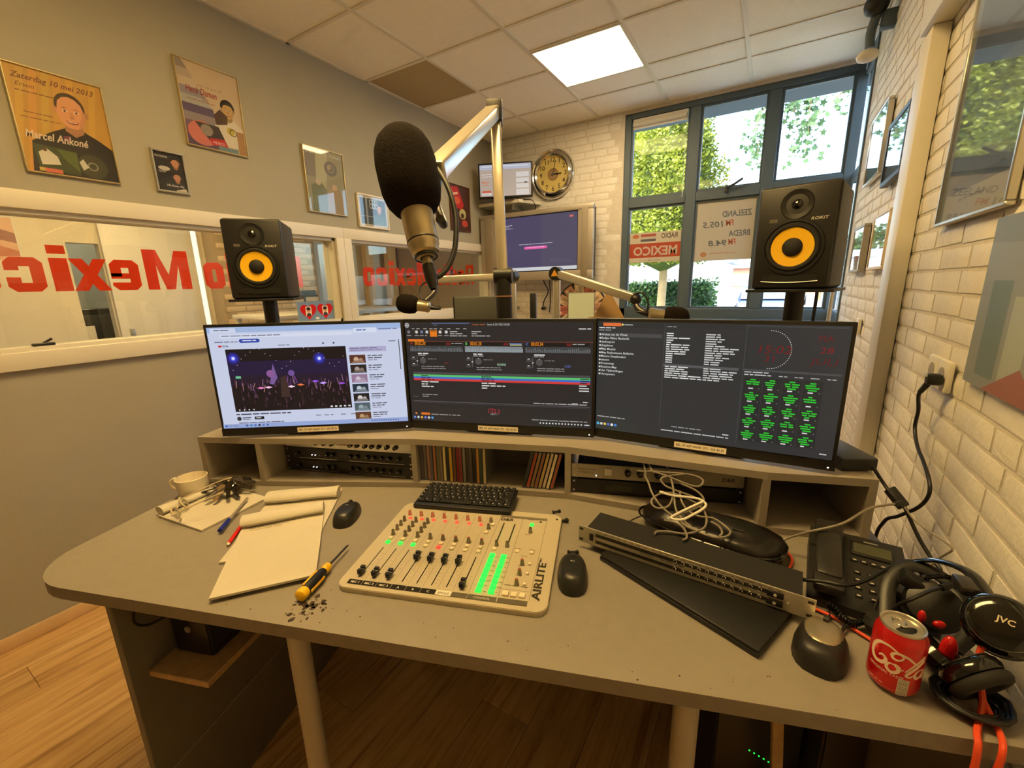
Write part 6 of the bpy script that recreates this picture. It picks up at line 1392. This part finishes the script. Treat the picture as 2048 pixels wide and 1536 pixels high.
def stroke(pts, wd):
    q = smooth_pts([(a, b, 0) for a, b in pts], 8); n = len(q); L, R2 = [], []
    for i, v in enumerate(q):
        d = (q[min(i+1, n-1)]-q[max(i-1, 0)]); d = d.normalized() if d.length else Vector((1, 0, 0)); k = wd*(.35+.65*math.sin(PI*min(1, max(0, i/(n-1)))))/2
        L.append((v.x-d.y*k, v.y+d.x*k)); R2.append((v.x+d.y*k, v.y-d.x*k))
    for i in range(n-1): p._put([L[i], L[i+1], R2[i+1], R2[i]], [(0, 1, 2, 3)], CWT); p.k -= 1
    p.k += 1
yb = .060
stroke([(.047, .031), (.035, .026), (.022, .029), (.014, .040), (.013, .053), (.020, .062), (.030, .060), (.034, .052), (.029, .047), (.024, .051)], .0062)
stroke([(.047, .031), (.053, .036), (.049, .043), (.042, .043), (.040, .037), (.046, .032), (.058, .034), (.068, .042), (.076, .045), (.084, .040)], .0042)
stroke([(.045, .053), (.038, .055), (.036, .063), (.042, .068), (.049, .064), (.050, .056), (.045, .053), (.05, .058), (.056, .058)], .0050)
stroke([(.058, .060), (.066, .048), (.078, .034), (.082, .032), (.078, .042), (.066, .056), (.060, .065), (.064, .068), (.070, .063)], .0050)
stroke([(.084, .054), (.076, .055), (.071, .063), (.074, .069), (.081, .065), (.086, .055), (.083, .065), (.086, .069), (.093, .064)], .0050)
p.text('ORIGINAL TASTE', .012, .0745, .0062, CWT, 'l', .01, rot=.0, fit=.046)
for j in range(7): p.rect(.052+.002*j, .074, .054+.002*j, .103, (206, 196, 176)); p.k -= 1
p.k += 1
for k in range(9):
    for j in range(6): p.rect(.053+.002*j, .0755+.003*k, .055+.002*j, .0765+.003*k+(k % 3)*.0004, (110, 96, 80)); p.k -= 1
p.k += 20
p.words(.014, .094, .022, .004, (226, 150, 140), 4)
wrap(p, CR, 'printed_label', PRN, t, math.radians(172))
# ---- headphones
def cup(parent, c, nrm, R, th, m_out, logo=None):
    nz = Vector(nrm).normalized(); ux = Vector((0, 0, 1)).cross(nz).normalized(); uy = nz.cross(ux)
    M = Matrix((ux, uy, nz)).transposed().to_4x4(); M.translation = c
    o = MB().lathe([(0, th), (R*.55, th*.97), (R*.8, th*.86), (R*.94, th*.62), (R, th*.3), (R*.98, 0), (R*.7, -th*.1), (0, -th*.1)], 36, M=M).build('ear_cup', m_out, parent)
    MB().tube([(R*.83*math.cos(a), R*.83*math.sin(a), th*.84) for a in [i*2*PI/40 for i in range(40)]], R*.018, 6, closed=True, M=M).build('trim_ring', M_steel, o)
    MB().tube([(R*.76*math.cos(a), R*.76*math.sin(a), -th*.35) for a in [i*2*PI/32 for i in range(32)]], th*.42, 10, closed=True, M=M).build('ear_cushion', M_blackm, parent)
    if logo:
        q = Print(.03, .012); q.text(logo, .015, .010, .0125, (206, 190, 160), 'c', .02); l_ = q.build('logo', PRN, o); l_.matrix_local = M @ T(-.015+R*.05, -.006+R*.1, th+.0004)
    return M
hp = thing('headphones', 'large glossy black headphones on the desk corner against the wall', 'headphones', D(0, 0, 0))
cup(hp, (1.213, .107, .959), (-.55, -.62, .70), .046, .026, M_gloss, 'JVC')
cup(hp, (1.158, .060, .900), (-.25, .70, .35), .042, .024, M_gloss)
MB().tube(smooth_pts([(1.215, .14, .985), (1.225, .20, .99), (1.205, .255, .97), (1.165, .27, .93), (1.14, .21, .90), (1.15, .13, .885), (1.165, .10, .89)], 8), .011, 10, flat=.4).build('headband', M_gloss, hp)
MB().rb(-.02, -.012, -.008, .02, .012, .008, .004, M=T(1.20, .165, .985) @ RZ(1.3)).build('hinge', M_steel, hp)
MB().tube(smooth_pts([(1.185, .095, .93), (1.178, .085, .90), (1.165, .05, .872), (1.15, .03, .858), (1.132, .008, .856), (1.122, -.010, .848), (1.121, -.014, .80), (1.118, -.014, .70), (1.09, -.01, .55), (1.05, .02, .35)], 7), .0042, 8).build('orange_cord', M_orange, hp)
MB().tube(smooth_pts([(1.165, .05, .872), (1.168, .035, .858), (1.160, .008, .856), (1.150, -.010, .850), (1.146, -.014, .82), (1.135, -.014, .74), (1.12, -.012, .6), (1.09, .0, .4), (1.05, .03, .25)], 7), .0042, 8).build('orange_cord', M_orange, hp)
h2 = thing('headphones', 'second black headphones with red inner pads behind the can', 'headphones', D(0, 0, 0))
MB().ball((1.154, .108, .903), .012, .009, .025).build('red_pad', M_red, h2); MB().ball((1.178, .165, .903), .010, .006, .007).build('red_pad', M_red, h2); MB().ball((1.150, .165, .915), .006, .006, .012).build('red_pad', M_red, h2)
MB().lathe([(0, .0), (.036, .002), (.04, .014), (.034, .026), (0, .03)], 24, M=T(1.15, .12, .865) @ Matrix.Rotation(.5, 4, 'Y')).build('ear_cup', M_gloss, h2)
MB().lathe([(0, .0), (.034, .002), (.038, .014), (.032, .026), (0, .03)], 24, M=T(1.115, .175, .862) @ Matrix.Rotation(-.3, 4, 'X')).build('ear_cup', M_blackm, h2)
MB().tube(smooth_pts([(1.11, .18, .885), (1.14, .235, .93), (1.185, .255, .955), (1.225, .22, .945), (1.22, .16, .91), (1.18, .13, .885)], 8), .012, 10, flat=.45).build('headband', M_black, h2)
MB().tube(smooth_pts([(1.19, .235, .945), (1.21, .215, .965), (1.24, .205, .958), (1.225, .19, .95)], 5), .004, 8).build('cable_hook', M_gloss, h2)
MB().lathe([(0, .0), (.038, .002), (.043, .012), (.038, .026), (.02, .032), (0, .032)], 26, M=T(1.192, .205, .905) @ Matrix.Rotation(-.5, 4, 'Y') @ Matrix.Rotation(.7, 4, 'X')).build('ear_cup', M_black, h2)
MB().tube(smooth_pts([(1.10, .19, .862), (1.15, .16, .858), (1.19, .19, .862), (1.21, .24, .87), (1.17, .26, .88)], 6), .012, 10).build('ear_cushion', M_blackm, h2)
MB().rb(-.028, -.018, -.012, .028, .018, .012, .006, M=T(1.175, .225, .935) @ RZ(-.4) @ Matrix.Rotation(.5, 4, 'Y')).build('hinge_block', M_black, h2)
t = thing('cable_bundle', 'black cable bundle under the headphones at the desk edge', 'cable', D(1.155, .055, H+.0006))
rr = random.Random(2)
for k in range(5): MB().tube([((.026+.005*k)*math.cos(a)+rr.uniform(-.002, .002), (.020+.005*k)*math.sin(a), .006+.003*k+rr.uniform(-.002, .002)) for a in [i*.42 for i in range(15)]], .0032, 6, closed=True).build('coil', M_cable, t)
# ------------------------------------------------------------------ microphones on arms
M_foam = mat('foam_black', (30, 24, 21), .95, var=.25, scale=180, bump=1.0, bscale=330, spec=.1)
M_micb = mat('mic_champagne', (176, 164, 138), .34, .75)
M_arm = mat('arm_silver', (206, 200, 188), .30, .75)
def bar(p0, p1, w, h, up=(0, 0, 1), r=.006):
    """square section profile from p0 to p1"""
    p0, p1 = Vector(p0), Vector(p1); d = (p1-p0); L = d.length; d.normalize(); u = Vector(up); sx = d.cross(u).normalized(); uz = sx.cross(d)
    M = Matrix((sx, d, uz)).transposed().to_4x4(); M.translation = p0
    return MB().rb(-w/2, 0, -h/2, w/2, L, h/2, r, 3, M=M)
def axisM(c, d):
    d = Vector(d).normalized(); u = d.orthogonal().normalized(); w_ = d.cross(u); M = Matrix((u, w_, d)).transposed().to_4x4(); M.translation = c
    return M
am = thing('microphone_boom', 'tall silver microphone arm with black base behind the middle monitor', 'microphone arm')
BX, BY = -.782, 1.262
MB().cyl((BX, BY, 1.0205), (BX, BY, 1.035), .05, n=28).build('base_plate', M_black, am)
MB().cyl((BX, BY, 1.035), (BX, BY, 1.455), .028, n=24).build('post', M_black, am); MB().cyl((BX, BY, 1.455), (BX, BY, 1.459), .0285, n=24).build('ring', mat('copper_ring', (206, 150, 110), .3, .6), am)
MB().cyl((BX, BY, 1.459), (BX, BY, 1.515), .0275, .026, n=24).cyl((BX-.028, BY-.012, 1.525), (BX+.028, BY+.012, 1.525), .026, n=20).build('swivel', M_black, am)
E0, E1 = (BX-.004, BY+.002, 1.53), (-.849, 1.345, 2.035); TIP = (-.652, .780, 1.737)
bar(E0, E1, .036, .04, (.5, -.83, 0)).build('lower_arm', M_arm, am)
bar((-.846, 1.330, 2.055), TIP, .046, .040, (0, 0, 1)).build('upper_arm', M_arm, am)
MB().rb(-.026, -.03, -.05, .026, .032, .034, .006, M=MX((-.849, 1.342, 2.055), (.857, .515, 0), (0, 0, 1))).build('elbow', M_black, am)
MB().cyl((TIP[0]-.004, TIP[1]+.006, TIP[2]-.01), (TIP[0]+.004, TIP[1]-.012, TIP[2]-.052), .015, .013, n=16).build('tip_joint', M_black, am)
mic_a = Vector((-.677, .705, 1.802)); mic_b = Vector((-.574, .650, 1.536)); md = (mic_b-mic_a).normalized()
clip_p = mic_a+md*.205
MB().tube(smooth_pts([(TIP[0]+.004, TIP[1]-.01, TIP[2]-.045), (-.628, .755, 1.655), (-.588, .722, 1.618), tuple(clip_p+Vector((.028, .030, .01)))], 6), .009, 10).build('hanger', M_steel, am)
MB().tube(smooth_pts([(-.650, .782, 1.748), (-.618, .765, 1.719), (-.589, .751, 1.679), (-.570, .739, 1.636), (-.558, .723, 1.597), (-.552, .705, 1.559), (-.554, .683, 1.528), (-.562, .662, 1.512), (-.571, .648, 1.515)], 7), .0055, 10).build('cord', M_cable, am)
mi = thing('microphone', 'large studio microphone with black foam windshield hanging above the monitors', 'microphone', axisM(mic_a, md))
FL, FR = .184, .0605
prof = [(0, 0), (.02, .002), (.038, .011), (.050, .026), (.0575, .046), (FR, .072), (.0600, .105), (.0585, .135), (.053, .158), (.043, .174), (.032, .183), (.028, .184)]
MB().lathe(prof, 40).build('foam_windshield', M_foam, mi)
MB().lathe([(.030, .17), (.0315, .18), (.0305, .238), (.0295, .243), (.0305, .246), (.0305, .252), (.028, .256), (.0265, .268), (.021, .272), (.021, .276), (.0125, .278)], 32).build('body', M_micb, mi)
MB().lathe([(.0306, .2425), (.0312, .2435), (.0312, .2455), (.0306, .2465)], 32).lathe([(.0215, .2715), (.0225, .273), (.0225, .277), (.02, .278)], 28).build('bands', M_black, mi)
MB().cyl((0, 0, .278), (0, 0, .294), .0098, n=18).build('connector', M_micb, mi)
MB().lathe([(.0112, .292), (.0125, .296), (.0115, .322), (.0075, .338), (.0055, .342)], 18).build('cable_plug', M_black, mi)
MB().rb(-.010, .026, .198, .010, .05, .226, .004, M=RZ(0)).build('clip', M_black, mi)
def small_mic(label, c, d, M_=None):
    t = thing('microphone', label, 'microphone', axisM(Vector(c), d))
    MB().lathe([(0, -.055), (.02, -.053), (.036, -.042), (.044, -.02), (.044, .01), (.038, .034), (.026, .044)], 28).build('foam_windshield', M_foam, t)
    MB().lathe([(.024, .03), (.025, .045), (.024, .085), (.026, .088), (.026, .094), (.02, .1), (.01, .104)], 22).build('body', M_micb, t)
    MB().lathe([(.01, .102), (.011, .106), (.008, .135), (.004, .15)], 14).build('cable_plug', M_black, t)
    return t
small_mic('small guest microphone with black foam in front of the inner window', (-1.423, 1.461, 1.419), (.78, .46, -.16))
small_mic('guest microphone with black foam behind the green text monitor', (-.318, 1.812, 1.352), (-.7, -.25, .12))
a2 = thing('microphone_boom', 'low silver guest arm reaching towards the inner window', 'microphone arm')
MB().cyl((-1.077, 1.821, .8905), (-1.077, 1.821, .905), .05, n=24).build('base_plate', M_black, a2); MB().cyl((-1.077, 1.821, .905), (-1.077, 1.821, 1.50), .017, n=18).build('post', M_arm, a2); MB().cyl((-1.077, 1.80, 1.535), (-1.077, 1.842, 1.535), .028, n=22).build('swivel', M_black, a2)
bar((-1.085, 1.815, 1.535), (-1.366, 1.584, 1.525), .032, .034).build('arm', M_arm, a2)
MB().ball((-1.366, 1.584, 1.520), .024).build('tip_joint', M_black, a2); MB().tube(smooth_pts([(-1.366, 1.584, 1.51), (-1.358, 1.57, 1.47), (-1.372, 1.52, 1.43)], 5), .013, 10).build('hanger', M_steel, a2)
MB().tube(smooth_pts([(-1.37, 1.58, 1.53), (-1.42, 1.55, 1.50), (-1.41, 1.53, 1.45), (-1.34, 1.535, 1.41), (-1.30, 1.54, 1.40)], 6), .004, 8).build('cord', M_cable, a2)
a3 = thing('microphone_boom', 'silver guest arm with orange hinge mark before the television', 'microphone arm')
MB().cyl((-.872, 1.885, .8905), (-.872, 1.885, .905), .05, n=24).build('base_plate', M_black, a3); MB().cyl((-.872, 1.885, .905), (-.872, 1.885, 1.51), .018, n=18).build('post', M_arm, a3)
MB().cyl((-.872, 1.862, 1.541), (-.872, 1.908, 1.541), .031, n=24).build('swivel', M_black, a3); MB().prism([(-.018, -.012), (.018, -.012), (0, .018)], 0, .001, M=MX((-.872, 1.8615, 1.541), (1, 0, 0), (0, 0, 1))).build('hinge_mark', mat('orange_mark', (196, 140, 40), .5), a3)
bar((-.868, 1.882, 1.541), (-.48, 1.80, 1.430), .034, .036).build('arm', M_arm, a3); MB().ball((-.472, 1.796, 1.424), .024).build('tip_joint', M_black, a3)
MB().tube(smooth_pts([(-.472, 1.796, 1.41), (-.455, 1.785, 1.385), (-.42, 1.78, 1.368), (-.385, 1.79, 1.362)], 5), .014, 10).build('hanger', M_steel, a3)
MB().tube(smooth_pts([(-.48, 1.79, 1.445), (-.44, 1.775, 1.45), (-.415, 1.77, 1.41), (-.42, 1.77, 1.36)], 6), .004, 8).build('cord', M_cable, a3)
# guest table behind the monitors
gt = thing('guest_table', 'grey guest table standing behind the broadcast desk', 'table', DKM)
MB().rb(-.42, 1.19, .86, .98, 1.98, .89, .004, 1).build('top', M_desk, gt)
for u, v in ((-.36, 1.25), (.92, 1.25), (-.36, 1.92), (.92, 1.92)): MB().cyl((u, v, 0), (u, v, .86), .022, n=16).build('leg', MATS['leg_paint'], gt)
gm = thing('guest_screen', 'dark grey screen seen from behind on the guest table', 'monitor', MX((-1.214, 1.532, .8905), (.166, .105, 0), (0, 0, 1)))
MB().rb(0, .32, -.02, .235, .556, 0, .006).build('housing', mat('screen_back_grey', (72, 74, 72), .5), gm); MB().rb(.1, .012, -.03, .14, .4, -.02, .004).rb(.04, 0, -.12, .20, .012, .03, .004).build('stand', M_black, gm); MB().bx(-.004, .32, -.021, 0, .556, .001).build('edge', M_black, gm)
bp = thing('black_column', 'slim black column speaker on the guest table', 'column speaker', D(.239, 1.60, .8905))
MB().rb(-.016, -.016, .01, .016, .016, .56, .003).build('column', M_black, bp); MB().rb(-.05, -.05, 0, .05, .05, .01, .003).build('foot', M_black, bp)
cy = thing('tablet_display', 'pale blue tablet display standing on the guest table', 'tablet', MX((-.940, 2.176, .8905), (.13, .077, 0), (0, 0, 1)))
MB().rb(0, .38, -.012, .148, .556, 0, .004).build('housing', mat('tablet_edge', (60, 60, 60), .4), cy); MB().bx(.004, .384, .0002, .144, .552, .001).build('screen', mat('tablet_face', (206, 222, 216), .35), cy); MB().rb(.064, .01, -.02, .084, .40, -.012, .003).rb(.02, 0, -.09, .13, .01, .05, .003).build('stand', M_steel, cy)
cb = thing('cardboard_box', 'brown cardboard box with raised flap on the guest table', 'box', D(.60, 1.52, .8905, math.radians(12)))
M_card = mat('cardboard', (176, 142, 98), .8, var=.04, scale=20)
MB().bx(-.07, -.06, 0, .08, .06, .005).build('bottom', M_card, cb)
for a in ((-.07, -.06, .005, .08, -.056, .44), (-.07, .056, .005, .08, .06, .44), (-.07, -.056, .005, -.066, .056, .44), (.076, -.056, .005, .08, .056, .44)): MB().bx(*a).build('side', M_card, cb)
MB().add([(-.07, -.06, .44), (.08, -.06, .44), (.012, -.055, .56), (-.004, -.055, .56), (-.07, -.056, .44), (.08, -.056, .44), (.012, -.051, .56), (-.004, -.051, .56)], [(0, 1, 2, 3), (7, 6, 5, 4), (0, 4, 5, 1), (1, 5, 6, 2), (2, 6, 7, 3), (3, 7, 4, 0)]).build('flap', M_card, cb)
# prize wheel with banknotes leaning at the back wall
wh = thing('prize_wheel', 'round wheel covered with banknotes below the television', 'wheel', MX((-1.58, 3.98, 1.25), (1, 0, 0), (0, 0, 1)))
MB().cyl((0, 0, -.012), (0, 0, 0), .262, n=48).build('disc', mat('wheel_dark', (48, 40, 36), .6), wh)
p = Print(.52, .52)
for k in range(12):
    a = 2*PI*k/12+.1; c, s = math.cos(a), math.sin(a); cx, cy_ = .26+.185*c, .26-.185*s
    def q(x, y): return (cx+x*(-s)+y*c, cy_-(x*c+y*s))
    col = ((196, 150, 130), (206, 176, 140), (186, 110, 96), (206, 190, 160))[k % 4]
    p.poly([q(-.045, -.06), q(.045, -.06), q(.048, .062), q(-.048, .062)], col); p.poly([q(-.03, -.045), q(.005, -.045), q(.005, .03), q(-.03, .03)], tuple(int(v*.78) for v in col)); p.disc(*q(.022, .035), .012, (226, 214, 190)); p.poly([q(.01, -.04), q(.036, -.04), q(.036, .0), q(.01, .0)], tuple(int(v*.85) for v in col))
p.disc(.26, .26, .12, (186, 60, 52)); p.disc(.26, .26, .04, (226, 214, 190)); p.build('notes', PRN, wh).matrix_local = T(-.26, -.26, .0005)
MB().cyl((0, 0, 0), (0, 0, .02), .02, n=16).build('hub', M_black, wh); MB().rb(-.03, -1.25, -.04, .03, -.02, -.014, .004).rb(-.2, -1.25, -.1, .2, -1.22, .1, .004).build('stand', M_pine, wh)
# ------------------------------------------------------------------ loudspeakers on stands
def speaker(label, c, yaw, lab2):
    W_, Hh, Dp = .223, .324, .27
    t = thing('studio_speaker', label, 'loudspeaker', T(c[0], c[1], 1.46) @ RZ(yaw), 'pair of studio speakers')
    m = MB().rb(-W_/2, .0, 0, W_/2, Dp, Hh, .013, 4); m.build('cabinet', mat('speaker_vinyl', (38, 38, 38), .48, var=.05, scale=120, bump=.1, bscale=300), t)
    F = MX((0, 0, 0), (1, 0, 0), (0, 0, 1))   # local z points out of the front
    MB().rb(-W_/2+.006, .006, -.004, W_/2-.006, Hh-.006, .004, .003, M=F).build('baffle', mat('baffle_black', (30, 30, 31), .4), t)
    wz = .132
    MB().lathe([(.088, .004), (.086, .009), (.079, .0095), (.076, .006)], 48, M=F @ T(0, wz, 0)).build('woofer_ring', M_black, t)
    MB().lathe([(.076, .006), (.071, .0115), (.064, .0115), (.060, .0065)], 48, M=F @ T(0, wz, 0)).build('surround', M_blackm, t)
    MB().lathe([(.061, .0068), (.045, .0045), (.028, .0042)], 48, M=F @ T(0, wz, 0)).build('cone', mat('cone_yellow', (236, 184, 20), .5), t)
    MB().lathe([(.029, .0042), (.026, .011), (.016, .0165), (0, .018)], 32, M=F @ T(0, wz, 0)).build('dust_cap', M_blackm, t)
    MB().lathe([(.046, .004), (.044, .007), (.036, .0055), (.026, .003), (.016, .0025)], 40, M=F @ T(0, .262, 0)).build('waveguide', MATS['baffle_black'], t)
    MB().lathe([(.0165, .003), (.012, .008), (0, .0105)], 24, M=F @ T(0, .262, 0)).build('tweeter_dome', M_gloss, t)
    MB().prism(rrect(-.078, .022, .078, .046, .011), .0042, .0055, M=F).build('port_slot', mat('port_dark', (8, 8, 8), .8), t)
    MB().tube([(-.08+.16*i/10, .021+.004*((i-5)/5)**2, .006) for i in range(11)], .002, 6, M=F).build('port_lip', M_gloss, t)
    p = Print(.06, .014); p.text('ROKIT', .03, .011, .012, (206, 202, 192), 'c', .012, .2, fit=.046); p.build('logo', PRN, t).matrix_local = F @ T(.035, .208, .0045)
    p = Print(.022, .01); p.rect(0, 0, .022, .01, (110, 104, 94)); p.text('KRK', .011, .0082, .009, (40, 38, 36), 'c', .01, fit=.018); p.build('badge', PRN, t).matrix_local = F @ T(-.072, .212, .0045)
    s = thing('speaker_stand', lab2, 'speaker stand', T(c[0], c[1], 0) @ RZ(yaw), 'pair of speaker stands')
    MB().rb(-.125, -.005, 1.4495, .125, .28, 1.4595, .002, 1).build('top_plate', M_black, s); MB().cyl((0, .135, .015), (0, .135, 1.4495), .030, n=24).build('pole', M_black, s); MB().rb(-.15, 0, 0, .15, .27, .015, .004).build('base', M_black, s)
speaker('black studio speaker with yellow cone before the inner window', (-1.863, 1.042), math.radians(48), 'black speaker stand beside the inner window')
speaker('black studio speaker with yellow cone in front of the bright window', (.050, 1.698), math.radians(-12.6), 'black speaker stand in front of the outer window')
cbl = thing('cable', 'black cable hanging behind the speaker at the outer window', 'cable')
MB().tube(smooth_pts([(.145, 1.965, 1.52), (.155, 2.0, 1.45), (.155, 2.02, 1.3), (.15, 2.04, .9), (.15, 2.05, .3), (.15, 2.06, .01)], 6), .006, 8).build('cord', M_cable, cbl); MB().cyl((.145, 1.978, 1.515), (.145, 1.962, 1.53), .009, n=10).build('plug', M_black, cbl)
wst = thing('window_stay', 'pale metal window rod standing behind the speaker stand', 'rod', T(.33, 3.4, 0))
MB().cyl((0, 0, .02), (.02, .02, 1.62), .012, n=10).build('rod', M_alu, wst); MB().cyl((0, 0, 0), (0, 0, .02), .05, n=16).build('foot', M_black, wst)
# ------------------------------------------------------------------ under the desk
t = thing('computer_tower', 'small black computer on the wooden shelf under the desk', 'computer', D(-.462, .115, .5936))
MB().rb(0, 0, 0, .115, .34, .215, .004).build('case', M_blackm, t); MB().rb(.004, -.004, .004, .111, 0, .211, .002).build('front_bezel', M_black, t); MB().cyl((.055, -.004, .075), (.055, -.007, .075), .0085, n=16).build('power_button', M_alu, t); MB().bx(.03, -.0045, .1, .08, -.004, .2).build('vent', M_steel, t)
MB().tube(smooth_pts([(.01, .0, .18), (-.005, -.045, .20), (-.008, -.07, .15), (.0, -.05, .12), (.02, -.004, .12)], 6), .003, 6).build('cord', M_cable, t)
t = thing('computer_tower', 'black floor computer with five green lights under the desk', 'computer', D(.885, .30, 0))
MB().rb(0, 0, 0, .19, .42, .50, .005).build('case', M_blackm, t); MB().rb(.004, -.006, .004, .186, 0, .496, .003).build('front_bezel', M_black, t)
for k in range(5): MB().cyl((.079+.011*k, -.006, .392-.006*k), (.079+.011*k, -.0072, .392-.006*k), .0018, n=8).build('status_light', M_led_g, t)
t = thing('floor_cabinet', 'dark cabinet with a white oval sticker under the desk', 'cabinet', D(1.09, .26, 0))
MB().rb(0, 0, 0, .085, .45, .70, .004).build('body', mat('cabinet_brown', (44, 34, 26), .6, var=.1, scale=20), t); MB().rb(.004, -.008, .02, .081, 0, .69, .003).build('door', MATS['cabinet_brown'], t)
p = Print(.054, .024); p.disc(.027, .012, .027, (226, 214, 200), .012); p.rect(.01, .006, .044, .018, (206, 140, 110)); p.text('MEXICO', .027, .015, .008, (240, 226, 206), 'c', .01, fit=.03); p.build('sticker', PRN, t).matrix_local = MX((.015, -.0085, .545), (1, 0, 0), (0, 0, 1))
t = thing('wooden_batten', 'wooden batten leaning under the desk before the computer', 'batten', D(0, 0, 0))
bar((.964, .235, .80), (1.030, .22, .02), .022, .014, (0, 1, 0), .002).build('batten', M_pine, t); MB().cyl((.972, .2265, .70), (.972, .2245, .70), .003, n=8).build('screw', M_alu, t)
t = thing('cable', 'black cable loop hanging under the middle of the desk', 'cable', D(0, 0, 0))
MB().tube(smooth_pts([(.06, .10, .819), (.075, .10, .77), (.09, .10, .755), (.098, .10, .78), (.09, .10, .819)], 6), .004, 8).build('cord', M_cable, t); MB().rb(.07, .09, .812, .10, .11, .8195, .002).build('clip', M_black, t)
bpy.context.view_layer.update()
